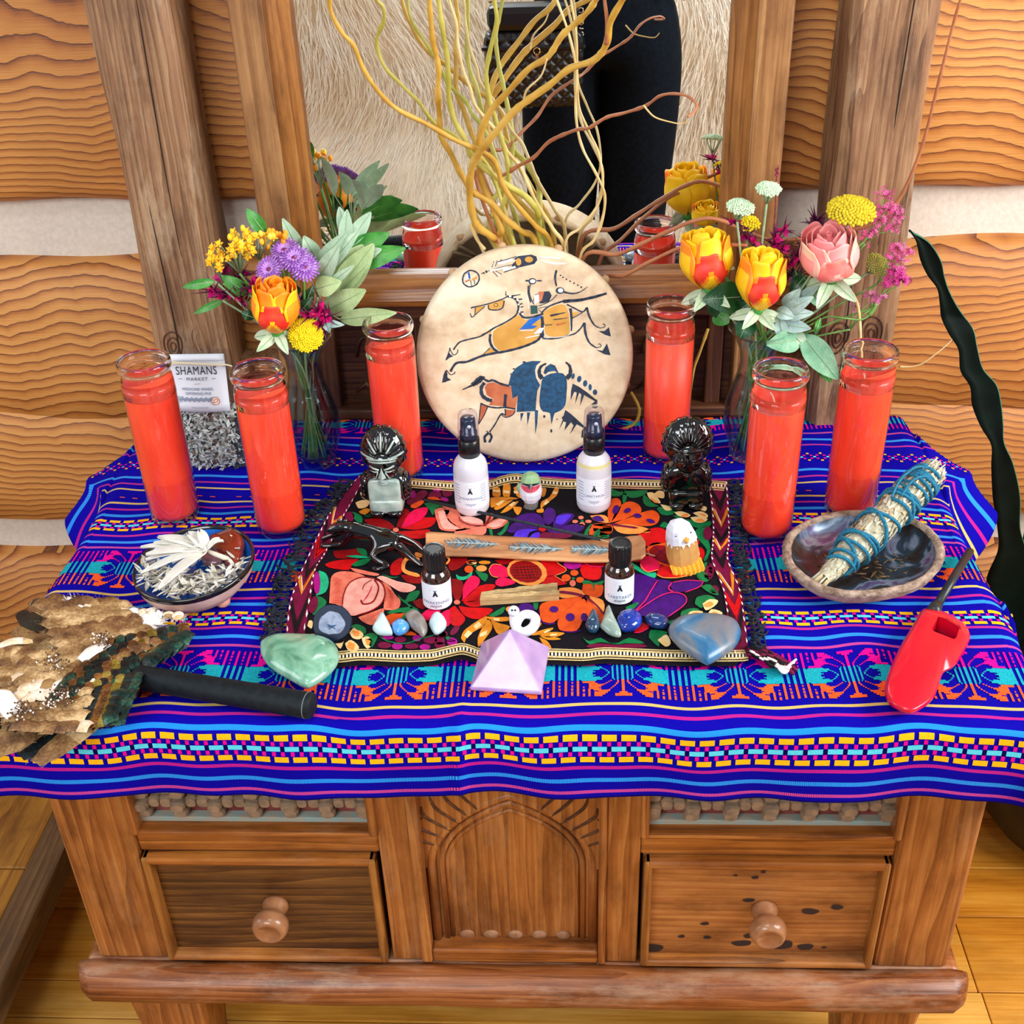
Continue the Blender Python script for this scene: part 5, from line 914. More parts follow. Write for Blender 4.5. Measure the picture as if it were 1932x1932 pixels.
Emb().p(6,PUR,[(440,170),(520,160),(680,210),(640,290),(540,430),(470,500),(450,400)]).p(6,PUR,[(550,440),(640,290),(680,210),(800,230),(780,290),(830,320),(700,370)]).p(6,PUR,[(790,240),(960,215),(1095,225),(1060,270),(920,320),(820,310)],1).p(6,PUR,[(470,510),(560,440),(720,360),(830,330),(920,360),(940,420),(860,490),(770,550),(560,545)],1).p(6,RED,[(540,600),(600,640),(520,690),(465,690)],0).l(6,HPK,[(680,215),(620,310),(560,410),(470,500)],11,2).l(6,HPK,[(470,510),(600,420),(720,350),(830,325),(920,350),(945,400),(900,460),(770,550)],9,3).l(6,HPK,[(810,235),(780,290),(830,325)],12,3).l(6,HPK,[(1095,225),(1060,275),(930,325)],9,3).l(6,HPK,[(815,235),(950,215),(1095,225)],7,3).l(6,HPK,[(600,650),(520,690),(465,690)],8,2).done('purple petals with pink outlines')
E_=Emb()
for P in ([(1030,150),(1060,90),(1130,50),(1120,130),(1150,210),(1100,230)],[(1070,270),(1160,255),(1240,350),(1150,330)],[(1020,430),(1040,370),(1140,350),(1210,390),(1120,420),(1080,470)],[(890,570),(900,500),(1000,470),(1060,490),(960,560)],[(780,590),(860,570),(900,590),(800,620)],[(600,740),(620,670),(770,690),(700,740),(690,820)],[(0,740),(60,770),(160,740),(280,800),(420,740),(560,790),(400,790),(300,800),(160,780),(60,800)],[(390,460),(500,415),(490,450),(410,515)],[(0,215),(60,220),(100,240),(190,220),(160,260),(110,250),(100,310),(80,250),(0,250)]): E_.p(6,GRN,P,1)
for P in ([(1090,430),(1150,390),(1230,400),(1200,450),(1120,490)],[(940,560),(980,500),(1090,500),(1060,550)],[(1130,550),(1170,480),(1270,510),(1230,560)],[(680,760),(760,710),(800,790),(750,820)]): E_.p(6,CRM,P,2)
for P in ([(1100,440),(1160,410),(1190,440),(1130,460)],[(980,540),(1010,505),(1060,515),(1030,550)],[(1150,550),(1190,500),(1240,530),(1210,560)]): E_.p(6,LOR,P,3)
E_.p(6,ORG,[(0,250),(80,250),(180,260),(170,350),(110,370),(0,330)],0).e(6,DMG,1150,140,44,80,1,.2).e(6,DMG,1200,300,40,38,1).p(6,DMG,[(60,800),(160,790),(300,805),(420,795),(550,800),(540,830),(60,830)],0).p(6,PUR,[(0,0),(0,0),(0,0)],0,0); E_.done('green scalloped border',name='embroidered_border')
Emb().e(5,PUR,1040,600,100,70).p(5,GRN,[(1120,530),(1180,530),(1170,600),(1140,600)]).p(5,GRN,[(610,670),(700,620),(800,570),(780,640),(680,685)]).e(5,DMG,90,880,60,38).e(5,DMG,230,840,70,34,0,-.8).e(5,DMG,60,960,60,44).e(5,MAG,200,970,60,42).e(5,GRN,150,928,24,20,1).done(None)
# ================= lettering helper
def glyphs(txt,size,spacing=1.0):
    c=bpy.data.curves.new('t','FONT'); c.body=txt; c.size=size; c.align_x='CENTER'; c.space_character=spacing; c.resolution_u=3
    o=bpy.data.objects.new('t',c); COL.objects.link(o); dg=bpy.context.evaluated_depsgraph_get(); me=bpy.data.meshes.new_from_object(o.evaluated_get(dg))
    vs=[tuple(v.co) for v in me.vertices]; fs=[tuple(p.vertices) for p in me.polygons]
    bpy.data.objects.remove(o); bpy.data.curves.remove(c); bpy.data.meshes.remove(me); return vs,fs
M_ink=plain('ink_dark','15202C',.6); M_inkb=plain('ink_blue','3A5A84',.6); M_inkg=plain('ink_grey','7A8090',.6); M_paper=plain('label_paper','E4E8F2',.55,c2='DCE2EE',ns=30)
def logo(mp_,s,parent):     # small tepee-like A mark with rays of dots; mp_ maps (x,z)
    mb=MB(); 
    for sg in (-1,1): mb.add([mp_(sg*.50*s,-.55*s),mp_(sg*.18*s,-.60*s),mp_(-sg*.10*s,.35*s),mp_(sg*.12*s,.40*s)],[(0,1,2,3)])
    mb.add([mp_(-.2*s,-.05*s),mp_(.2*s,-.05*s),mp_(.0*s,-.42*s)],[(0,1,2)]); mb.add([mp_(-.14*s,.1*s),mp_(.14*s,.1*s),mp_(.14*s,.4*s),mp_(-.14*s,.4*s)],[(0,1,2,3)])
    for sg in (-1,1): mb.add([mp_(sg*.34*s,.70*s),mp_(sg*.28*s,.74*s),mp_(-sg*.05*s,.36*s),mp_(sg*.05*s,.33*s)],[(0,1,2,3)]); mb.add([mp_(sg*.10*s,.78*s),mp_(sg*.04*s,.78*s),mp_(sg*.02*s,.40*s),mp_(sg*.10*s,.40*s)],[(0,1,2,3)])
    mb.build('emblem',M_ink,parent)['kind']='stuff'
    mb=MB()
    for k in range(6):
        a=PI*(.08+.168*k); x,z=.95*s*math.cos(a),.45*s+.85*s*math.sin(a); mb.add([mp_(x+.06*s*math.cos(b),z+.06*s*math.sin(b)) for b in [q*PI/3 for q in range(6)]],[tuple(range(6))])
    mb.build('emblem_dots',M_inkg,parent)['kind']='stuff'
def words(mp_,txt,size,x0,z0,parent,mat,name='lettering',sp=1.0,lab=None):
    vs,fs=glyphs(txt,size,sp); mb=MB(); mb.add([mp_(x0+x,z0+y) for x,y,_ in vs],fs,False); o=mb.build(name,mat,parent); o['kind']='stuff'; return o
def smalllines(mp_,rows,parent,mat=None):
    mb=MB(); rs=random.Random(3)
    for (x0,x1,z,h) in rows:
        x=x0
        while x<x1: w=rs.uniform(.0006,.0016); mb.add([mp_(x,z),mp_(min(x+w,x1),z),mp_(min(x+w,x1),z+h),mp_(x,z+h)],[(0,1,2,3)]); x+=w+.0004
    o=mb.build('fine_print',mat or M_inkb,parent); o['kind']='stuff'
# ================= bottles
M_clearp=glass('clear_plastic','F4F0F8',.03,k=1.2)
m,nt,b=newmat('frosted_bottle'); b.inputs['Base Color'].default_value=lin('D4D2DC'); b.inputs['Roughness'].default_value=.35; b.inputs['Subsurface Weight'].default_value=.4; b.inputs['Subsurface Radius'].default_value=(.02,.02,.02); b.inputs['Coat Weight'].default_value=.3; M_frost=m
M_blk=plain('black_plastic','0C0E12',.3,coat=.2); M_pump=plain('pump_blue_black','14283E',.25,coat=.3); M_oil=plain('oil_ring','D8CF90',.4)
def cylmap(x,y,r,z0): return lambda u,w: V((x+r*math.sin(u/r),y-r*math.cos(u/r),z0+w))
def spray(x,y,label,word,oil):
    z0=T+MZ; t=thing('spray_bottle',label,'bottle',(x,y,z0)); M=Matrix.Translation((x,y,z0))
    mb=MB(); mb.lathe([(0,0),(.015,0),(.0188,.002),(.0205,.006),(.0208,.012),(.0208,.056),(.0204,.062),(.0185,.069),(.0145,.0745),(.0115,.077),(.0110,.080)],40,M); mb.build('body',M_frost,t)
    mb=MB(); vs=[];n=48
    for i in range(n+1):
        a=-PI/2+(i/n-.5)*2*PI*.86; vs+=[(x+.02098*math.cos(a),y+.02098*math.sin(a),z0+.0135),(x+.02098*math.cos(a),y+.02098*math.sin(a),z0+.050)]
    mb.add(vs,[(2*i,2*i+2,2*i+3,2*i+1) for i in range(n)],True); lb=mb.build('label',M_paper,t)
    cm=cylmap(x,y,.02108,z0); logo(lambda u,w:cm(u,w+.0375),.0062,lb); words(cm,word,.0044,0,.0258,lb,M_inkb,sp=1.1)
    rows=[(-.007,.007,.0195,.0007),(-.005,.005,.0180,.0007),(-.001,.001,.0165,.0006)]+[(.0135,.021,.022+.0032*k,.0007) for k in range(8)]+[(-.022,-.0135,.020+.004*k,.0009) for k in range(7)]; smalllines(cm,rows,lb)
    if oil: mb=MB(); mb.lathe([(.02055,.0605),(.0193,.0675)],40,M,cap=False); mb.build('oil_line',M_oil,t)
    mb=MB(); mb.lathe([(.0118,.0745),(.0118,.078),(.0128,.0785),(.0128,.0985),(.0118,.0992),(0,.0992)],36,M); mb.build('collar',M_blk,t)
    mb=MB(); mb.lathe([(.0105,.099),(.0105,.108),(.0095,.1085),(.0088,.124),(.0080,.126),(0,.1265)],30,M); mb.build('pump_head',M_pump,t)
    mb=MB(); mb.lathe([(.0022,0),(.0022,.0008),(0,.0008)],14,Matrix.Translation((x+.002,y-.0092,z0+.1185))@Matrix.Rotation(PI/2,4,'X')); mb.build('nozzle',plain('nozzle_white','DCE8F0',.4),t)
    mb=MB(); mb.lathe([(.0126,.0985),(.0126,.106),(.0118,.126),(.0112,.1305),(.0095,.1335),(0,.1338)],36,M,cap=False); mb.build('overcap',M_clearp,t)
spray(-.0884,.2205,'frosted spray bottle lettered AWAKENING, clear cap, behind the incense stick','AWAKENING',0)
spray(.0583,.2248,'frosted spray bottle lettered CARETAKER, clear cap, beside the black bust','CARETAKER',1)
m,nt,b=newmat('amber_glass'); b.inputs['Base Color'].default_value=lin('2A1206'); b.inputs['Roughness'].default_value=.04; b.inputs['Coat Weight'].default_value=1; M_amb=m
def dropper(x,y,rz,label,word):
    z0=T+MZ; t=thing('oil_bottle',label,'bottle',(x,y,z0)); M=Matrix.Translation((x,y,z0))
    mb=MB(); mb.lathe([(0,0),(.0125,0),(.0150,.0015),(.0155,.004),(.0155,.036),(.0150,.040),(.0125,.0445),(.0098,.047),(.0092,.049)],36,M); mb.build('body',M_amb,t)
    mb=MB(); n=48;vs=[]
    for i in range(n+1):
        a=-PI/2+(i/n-.5)*2*PI*.9; vs+=[(x+.0157*math.cos(a),y+.0157*math.sin(a),z0+.003),(x+.0157*math.cos(a),y+.0157*math.sin(a),z0+.0355)]
    mb.add(vs,[(2*i,2*i+2,2*i+3,2*i+1) for i in range(n)],True); lb=mb.build('label',M_paper,t)
    cm=cylmap(x,y,.01582,z0); logo(lambda u,w:cm(u,w+.0235),.0062,lb); words(cm,word,.0052,0,.0100,lb,M_inkb,sp=1.05); smalllines(cm,[(-.006,.006,.0075,.0008),(-.0065,.0065,.0061,.0008),(-.001,.001,.0047,.0006)],lb,M_ink)
    mb=MB(); vs=[];prof=[(.0112,.0455),(.0112,.0478),(.0104,.0482),(.0104,.0500),(.0116,.0505),(.0118,.052),(.0118,.0700),(.0110,.0722),(.0085,.0725),(.0082,.0718),(0,.0718)]; n=72;fs=[]
    for j,(r,z) in enumerate(prof):
        for i in range(n): a=2*PI*i/n; rr=r*(1+(.035 if (i%3==0) else -.01)*(5<=j<=6)); vs.append(M@V((rr*math.cos(a),rr*math.sin(a),z)))
    for j in range(len(prof)-1):
        for i in range(n): k=(i+1)%n; fs.append((j*n+i,j*n+k,(j+1)*n+k,(j+1)*n+i))
    mb.add(vs,fs,False); mb.build('cap',M_blk,t)
dropper(-.1137,.0299,0,'small amber bottle lettered AWAKENING with ribbed black cap on the mat','AWAKENING')
dropper(.0821,.0387,0,'small amber bottle lettered CARETAKER with ribbed black cap on the mat','CARETAKER')
# ================= skinned figures
def skin(name,verts,edges,mat,parent,sub=2,world=True):
    off=V(parent['_o']) if parent is not None else V((0,0,0)); me=bpy.data.meshes.new(name); me.from_pydata([V(v[:3])-off for v in verts],edges,[]); o=bpy.data.objects.new(name,me); COL.objects.link(o)
    m=o.modifiers.new('skin','SKIN'); m.use_smooth_shade=True
    if not me.skin_vertices: me.skin_vertices.new() if hasattr(me.skin_vertices,'new') else None
    for i,v in enumerate(verts):
        r=v[3]; me.skin_vertices[0].data[i].radius=(r,r) if not isinstance(r,tuple) else r
    me.skin_vertices[0].data[0].use_root=True
    s=o.modifiers.new('s','SUBSURF'); s.levels=sub; s.render_levels=sub; me.materials.append(mat)
    if parent is not None: o.parent=parent
    o['_o']=tuple(off); return o
M_obs=plain('obsidian','050608',.06,coat=.6,spec=.8); M_painted_refl=plain('obsidian_painted_reflection','B4C4BA',.25,c2='8CA09A',ns=70,coat=.6)  # second one: skylight reflected off the left bust, painted in as pale colour
def bust(x,y,label,sheen,sx=1.0):
    z0=T+MZ; t=thing('carved_bust',label,'figurine',(x,y,z0)); O=V((x,y,z0)); mt=M_obs
    def sup(c,r,e=.5,n1=28,n2=16,fn=None,mb=None):
        def f(u,v):
            a=2*PI*u; b=PI*(v-.5); P=lambda q,e: math.copysign(abs(q)**e,q)
            p=V((r[0]*P(math.cos(b),e)*P(math.cos(a),e),r[1]*P(math.cos(b),e)*P(math.sin(a),e),r[2]*P(math.sin(b),e)))
            if fn: p=fn(p)
            return O+V(c)+p
        mb.grid(f,n1,n2,closeu=True)
    mb=MB(); sup((0,.004,.033),(.0275,.017,.022),.55,mb=mb,fn=lambda p:V((p.x*(1-.12*(p.z<-.01)),p.y,p.z+.003*math.cos(p.x*60)))); mb.build('torso',mt,t)
    mb=MB(); sup((0,-.002,.0145),(.0205,.0165,.0105),.4,mb=mb); mb.build('skirt',mt if not sheen else M_painted_refl,t)
    for s in (-1,1):
        mb=MB(); sup((s*.0105,-.010,.0052),(.0098,.0125,.0050),.65,16,10,mb=mb); mb.build('foot',mt,t)
        mb=MB(); sup((s*.0232,.002,.035),(.0060,.014,.018),.7,14,10,mb=mb); a_=mb.build('arm',mt,t)
        for k in range(4): mb=MB(); mb.tube([O+V((s*.030,.006-.004*0,.026+.006*k)),O+V((s*.0295,-.006,.024+.006*k)),O+V((s*.024,-.0125,.023+.006*k))],.0007,5); mb.build('carved_line',mt,a_)
    if sheen: mb=MB(); sup((0,-.0125,.035),(.0195,.004,.0165),.35,mb=mb); mb.build('chest_reflection',M_painted_refl,t)['label']='chest with a pale reflection painted on'  # pale slab stands in for the skylight reflected on the chest
    # headdress: fan of lobes around the face
    nl=22
    def hd(p):
        a=math.atan2(p.z,p.x); k=1+.075*(abs(math.cos(a*nl/2))-.5)*min(1,math.hypot(p.x,p.z)*1.8)*(1 if p.z>-.3 else .4)
        return k*(1 if p.z>-.2 else 1-.28*(-p.z-.2))
    mb=MB(); mb.ell(O+V((0,.006,.079)),(.0295*sx,.0175,.0335),88,22,Matrix.Rotation(-.12,3,'X'),fn=hd); h=mb.build('headdress',mt,t)
    for k in range(13):      # carved rays
        a=PI*(.06+.88*k/12); mb=MB(); c=O+V((0,.0,.074)); pts=[]
        for q in range(6):
            r=.35+.6*q/5; xx=.0285*sx*r*math.cos(a); zz=.0315*r*math.sin(a)+.001; yy=-.0175*math.sqrt(max(0,1-r*r*.97))*1.06-.0016; pts.append(O+V((xx,.006+yy+zz*.10,.079+zz-.003)))
        mb.tube(pts,.0014,6); mb.build('feather_ridge',mt if not sheen or k%3 else M_painted_refl,h)
    mb=MB(); mb.ell(O+V((0,-.0065,.0635)),(.0185,.0135,.0235),32,20,fn=lambda p:(1-.34*max(0,-p.z)**1.3)); f=mb.build('face',mt,t)
    for r,z in ((.0185,.078),(.0165,.0745)):
        mb=MB(); mb.tube([O+V((r*math.sin(a),-.0065-.0148*math.cos(a),z+.004*math.cos(a))) for a in [(-1.3+2.6*q/14) for q in range(15)]],.0013,6); mb.build('brow_band',M_painted_refl if sheen else mt,f)
    mb=MB(); mb.add([O+V(p) for p in ((0,-.0195,.071),(-.0048,-.0195,.057),(.0048,-.0195,.057),(0,-.0245,.057),(0,-.018,.0545))],[(0,1,3),(0,3,2),(1,4,3),(3,4,2),(0,2,1),(1,2,4)]); mb.build('nose',M_painted_refl if sheen else mt,f)
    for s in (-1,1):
        mb=MB(); mb.tube([O+V((s*.003,-.0202,.0680)),O+V((s*.009,-.0185,.0692)),O+V((s*.0145,-.0140,.0705))],.0012,6); mb.tube([O+V((s*.004,-.0200,.0655)),O+V((s*.009,-.0182,.0645)),O+V((s*.0142,-.0140,.0650))],.0010,6); mb.build('eye',M_painted_refl if sheen else mt,f)
        mb=MB(); mb.tube([O+V((s*.0045,-.0198,.064)),O+V((s*.0085,-.0165,.054))],.0009,5); mb.build('cheek_line',M_painted_refl if sheen else mt,f)
    for zz in (.0500,.0475): mb=MB(); mb.tube([O+V((-.0055,-.0158,zz)),O+V((0,-.0180,zz-.0003)),O+V((.0055,-.0158,zz))],.0013,6); mb.build('lip',M_painted_refl if sheen else mt,f)
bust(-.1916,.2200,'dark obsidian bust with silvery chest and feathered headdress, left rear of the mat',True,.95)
bust(.1692,.2335,'all black obsidian bust with rounded headdress, right rear of the mat',False,1.04)
# panther
pt=thing('panther_figurine','glossy black carved panther crouching across the left side of the mat','figurine',tuple(at(700,1050,MZ)))
A=lambda x,y,z,r: (*at(x,y,z+MZ),r)
vs=[A(733,1018,.028,.0105),A(712,1010,.026,.0095),A(690,1004,.028,.0105),A(672,998,.030,.0095),A(657,994,.031,.0075),A(643,994,.030,.0085),A(628,999,.027,.0068),A(616,1002,.024,.0042),
    A(655,1014,.017,.0056),A(647,1027,.007,.0040),A(624,1030,.004,.0036),A(604,1030,.004,.0036),   # near foreleg
    A(650,1000,.020,.0045),A(622,1012,.010,.0035),A(606,1018,.005,.0034),                           # far foreleg
    A(712,1036,.018,.0085),A(700,1050,.012,.0056),A(722,1062,.008,.0040),A(734,1068,.004,.0036),A(715,1074,.003,.0036),A(702,1072,.003,.0030),  # near hind leg
    A(758,1036,.018,.0056),A(776,1052,.010,.0042),A(790,1064,.005,.0034),A(799,1069,.003,.003),
    A(756,1012,.028,.0040),A(780,1024,.018,.0032),A(798,1040,.008,.0026),A(806,1052,.003,.0020)]
ed=[(0,1),(1,2),(2,3),(3,4),(4,5),(5,6),(6,7),(3,8),(8,9),(9,10),(10,11),(4,12),(12,13),(13,14),(0,15),(15,16),(16,17),(17,18),(18,19),(19,20),(0,21),(21,22),(22,23),(23,24),(0,25),(25,26),(26,27),(27,28)]
skin('body',vs,ed,M_obs,pt)
for (x,y) in ((640,984),(652,985)):
    mb=MB(); p=at(x,y,.036+MZ); mb.ell(p,(.0028,.0022,.0042),10,8); mb.build('ear',M_obs,pt)
# carved birds
M_eb=plain('carved_birch','C89858',.6,c2='B88444',ns=50,bumps=.4,bd=.003); M_ew=plain('painted_white','E4E6F0',.5,c2='D4D6E4',ns=40); M_ey=plain('painted_yellow','DC9C28',.55); M_eo=plain('beak_ochre','D89838',.5)
eg=thing('eagle_figurine','small carved wooden eagle, white head, tan body and scalloped yellow base','figurine',tuple(at(1290,1070,MZ))); e0=at(1290,1066,MZ)
ex=(at(1330,1060,MZ)-at(1262,1072,MZ)).normalized()
def ring_body(name,levels,n,mat,par,M,jit=.0,flat=True,power=.75):
    mb=MB(); vs=[];fs=[]; rs=random.Random(n)
    for (z,rx,ry,ox,oy) in levels:
        for i in range(n):
            a=2*PI*i/n+.2; P=lambda q: math.copysign(abs(q)**power,q); vs.append(M@V((ox+rx*P(math.cos(a))*(1+rs.uniform(-jit,jit)),oy+ry*P(math.sin(a))*(1+rs.uniform(-jit,jit)),z)))
    for j in range(len(levels)-1):
        for i in range(n): k=(i+1)%n; fs.append((j*n+i,j*n+k,(j+1)*n+k,(j+1)*n+i))
    fs.append(tuple(range(n))[::-1]); fs.append(tuple(range((len(levels)-1)*n,len(levels)*n))); mb.add(vs,fs,not flat); return mb.build(name,mat,par)
M=Matrix.Translation(e0)@Matrix.Rotation(.28,4,'Z')@Matrix.Rotation(-.10,4,'Y')
ring_body('torso',[(.004,.0165,.012,0,0),(.014,.0180,.0135,0,0),(.028,.0175,.0135,-.0005,0),(.038,.0165,.0130,-.001,-.0005)],12,M_eb,eg,M,.05)
ring_body('head',[(.037,.0168,.0134,-.001,-.0005),(.046,.0155,.0128,-.002,-.001),(.054,.0130,.0115,-.003,-.001),(.060,.0085,.0080,-.004,-.001),(.0625,.003,.003,-.004,-.001)],12,M_ew,eg,M,.04)
mb=MB(); mb.M=M
for k in range(9): a=-PI*.98+k*PI*.24/1.0*.52; mb.add([(.0168*math.cos(a)-.001,.0139*math.sin(a),.0385),(.0168*math.cos(a+.34)-.001,.0139*math.sin(a+.34),.0385),(.0182*math.cos(a+.17)-.001,.0148*math.sin(a+.17),.0325)],[(0,1,2)])
mb.build('neck_feathers',M_ew,eg)
mb=MB(); mb.M=M; mb.add([(-.0045,-.0125,.0445),(.0045,-.0125,.0445),(0,-.0128,.0480),(0,-.0195,.0430),(0,-.0130,.0375)],[(0,3,2),(2,3,1),(0,4,3),(3,4,1),(0,2,1,4)]); mb.build('beak',M_eo,eg)
for s in (-1,1): mb=MB(); mb.M=M; mb.ell((s*.0085-.002,-.0112,.0500),(.0014,.0008,.0008),8,6); mb.build('eye',M_blk,eg)
mb=MB(); mb.M=M; vs=[];n=14
for k in range(n+1):
    x=-.0185+.037*k/n; d=.0205-.0035*(abs(k-n/2)/(n/2))**2+(.0018 if k%2 else 0); vs+=[(x,-d,.0),(x,-d+.001,.005 if k%2 else .0035),(x,-.006,.0095)]
fs=[]
for k in range(n): a=3*k; fs+=[(a,a+3,a+4,a+1),(a+1,a+4,a+5,a+2)]
mb.add(vs,fs,False); o=mb.build('feet',M_ey,eg); o.modifiers.new('s','SOLIDIFY').thickness=.002
hb=thing('hummingbird_figurine','tiny carved bird with green head, red throat and white breast on the mat','figurine',tuple(at(1002,957,MZ))); M=Matrix.Translation(at(1002,955,MZ))
M_hw=plain('breast_white','E8E4EC',.45,c2='D8D4E2',ns=60); M_hg=plain('crown_green','7FA878',.5,c2='98B88A',ns=60); M_hr=plain('throat_red','C83048',.5,c2='E06070',ns=120); M_hgrey=plain('carved_grey','7A706C',.7,c2='54504E',ns=120)
ring_body('torso',[(.008,.0085,.008,0,0),(.014,.0125,.0105,0,0),(.021,.0140,.0115,0,0),(.028,.0135,.0110,0,0),(.034,.0115,.0100,0,0)],12,M_hw,hb,M,.03,power=.9)
ring_body('crown',[(.0325,.0118,.0100,0,.001),(.038,.0118,.0105,0,0),(.043,.0098,.0090,0,0),(.0465,.0050,.0050,0,0)],11,M_hg,hb,M,.03,power=.9)
mb=MB(); mb.M=M; mb.grid(lambda u,v:(.0122*math.sin(1.15*(2*u-1))*(1.02),-.0114*math.cos(1.15*(2*u-1))-.0006,.0345-.006*v*(.6+.8*math.cos(1.5*(2*u-1)))),10,3); mb.build('throat',M_hr,hb)
mb=MB(); mb.M=M; mb.add([(-.0100,-.0092,.038),(-.0115,-.006,.0355),(0,-.0120,.0340),(0,-.0122,.0375),(.0100,-.0092,.038),(.0115,-.006,.0355)],[(0,1,2,3),(3,2,5,4)]); mb.build('mask',M_blk,hb)
mb=MB(); mb.M=M; mb.add([(-.0032,-.0115,.0365),(.0032,-.0115,.0365),(0,-.0105,.0325),(0,-.0185,.0330),(0,-.0120,.0385)],[(0,3,4),(4,3,1),(0,2,3),(3,2,1)]); mb.build('beak',M_blk,hb)
mb=MB(); mb.M=M; mb.tube([(-.0125,.001,.031),(-.0142,.002,.024),(-.0128,.004,.016)],[.003,.0038,.0015],8); mb.build('wing',M_hg,hb)
ring_body('perch',[(0,.0088,.0085,0,0),(.004,.0082,.008,0,0),(.009,.0070,.0070,0,0)],14,M_hgrey,hb,M,.10,power=.9)
# ================= stones
def stone_mat(name,cs,rough=.12,ns=22,coat=.6,trans=0,sss=.15):
    m,nt,b=newmat(name); b.inputs['Specular IOR Level'].default_value=.15 if 'agate' in name else .5; n=N(nt,'ShaderNodeTexNoise'); n.inputs['Scale'].default_value=ns; n.inputs['Detail'].default_value=7; n.inputs['Distortion'].default_value=.8; nt.links.new(obj_co(nt),n.inputs['Vector'])
    k=len(cs); nt.links.new(ramp(nt,n.outputs[0],[(.3+.4*i/(k-1),c) for i,c in enumerate(cs)]),b.inputs['Base Color']); b.inputs['Roughness'].default_value=rough; b.inputs['Coat Weight'].default_value=coat; b.inputs['Subsurface Weight'].default_value=sss; b.inputs['Subsurface Radius'].default_value=(.01,.01,.01); b.inputs['Transmission Weight'].default_value=trans; return m
def outline_stone(name,label,z,px,h,mat,dome=.6,cat='stone',group=None,zb=MZ,facet=None,ctr=None,nr=7):
    o_,k=ZF[z] if isinstance(z,int) else z
    P=[(q.x,q.y) for q in (spl([(o_[0]+x/k,o_[1]+y/k) for x,y in px]+[(o_[0]+px[0][0]/k,o_[1]+px[0][1]/k)],4))][:-1]
    # the outline seen is that of the stone's widest level
    W_=[at(x,y,zb+h*.38) for x,y in P]; c=sum(W_,V((0,0,0)))/len(W_); c0=V((c.x,c.y,T+zb)); t=thing(name,label,cat,tuple(c0),0,group)
    mb=MB(); n=len(W_); lv=[]
    for j in range(nr*2+1):
        b=PI*(j/(nr*2)-.5); e=dome; rr=abs(math.cos(b))**e if abs(math.cos(b))>1e-6 else 0; zz=h*.5*(1+math.copysign(abs(math.sin(b))**(1.0),math.sin(b))); 
        for p in W_: lv.append(V((c.x+(p.x-c.x)*rr,c.y+(p.y-c.y)*rr,T+zb+zz)))
    fs=[(j*n+i,j*n+(i+1)%n,(j+1)*n+(i+1)%n,(j+1)*n+i) for j in range(nr*2) for i in range(n)]
    mb.add(lv,fs,not facet); mb.build('stone',mat,t,fix=True); return t
outline_stone('green_stone','flat polished pale green stone in front of the agate slice',4,[(-290,1010),(-200,950),(-60,925),(200,930),(400,950),(540,1010),(600,1110),(590,1240),(480,1370),(300,1490),(200,1500),(20,1400),(-180,1280),(-280,1140)],.022,stone_mat('green_quartz',['2E6650','6AA286','8CBCA2','4A8A70'],.12,26,coat=.3))
outline_stone('heart_stone','polished blue grey heart shaped stone at the right front of the mat',6,[(775,690),(800,640),(900,580),(1080,560),(1250,570),(1380,610),(1435,690),(1430,760),(1380,840),(1260,930),(1150,985),(1110,980),(1000,920),(860,820),(790,740)],.024,stone_mat('blue_quartz',['1A3E68','2E6E98','74787F','4A6A84','2480B0'],.32,14,coat=.15))
G1='little stones along the front of the mat'
S=lambda n,l,z,p,h,mt,f=None,d=.7: outline_stone(n,l,z,p,h,mt,d,'stone',G1,facet=f)
S('tumbled_stone','pale aqua three-cornered stone, leftmost of the small stones',4,[(985,840),(1040,740),(1095,665),(1150,740),(1210,870),(1190,892),(1050,885)],.016,stone_mat('aqua_stone',['A8D4DC','CBE6EA','8FC4CE'],.25,20))
S('tumbled_stone','small bright blue stone between the aqua and the grey-brown one',4,[(1200,800),(1270,745),(1350,750),(1410,815),(1360,870),(1270,895),(1215,860)],.013,stone_mat('azure_stone',['2A78CC','5AA6E6','1E5CB0'],.15,30))
S('tumbled_stone','grey-brown rough edged stone with a darker side',4,[(1360,690),(1440,645),(1520,680),(1590,760),(1612,850),(1560,915),(1500,860),(1400,780)],.017,stone_mat('grey_brown_stone',['6E6058','9A9490','584A42','A8A29C'],.4,18,coat=.2),True)
S('tumbled_stone','pale blue-white faceted stone with a small dark squiggle',4,[(1625,790),(1660,710),(1720,670),(1790,710),(1830,790),(1770,860),(1690,885)],.016,stone_mat('milky_blue_stone',['A8CCD8','C8E0E8','7FB0C0'],.3,20))
S('tumbled_stone','dark petrol blue drop shaped stone, right of the pyramid',6,[(20,640),(50,560),(95,500),(135,560),(155,640),(120,690),(60,690)],.015,stone_mat('petrol_stone',['0E2438','1E4460','142E48'],.1,20))
S('tumbled_stone','pointed mottled grey-green stone with sharp upper tip',6,[(155,650),(190,550),(232,462),(280,560),(345,700),(330,740),(240,715)],.015,stone_mat('grey_green_stone',['6E8880','9CB0A4','54706C'],.25,24),None,.9)
S('tumbled_stone','shiny royal blue oval stone among the small stones',6,[(305,590),(340,535),(440,508),(520,545),(538,610),(480,665),(380,685),(325,650)],.016,stone_mat('lapis_stone',['0A1C6A','1838A0','2A5CC8'],.08,24))
S('tumbled_stone','flat navy stone half dark, beside the blue heart',6,[(560,575),(600,535),(690,545),(770,580),(780,620),(740,655),(640,645),(580,610)],.012,stone_mat('navy_stone',['0A1438','1A3A7A','22201E'],.1,24))
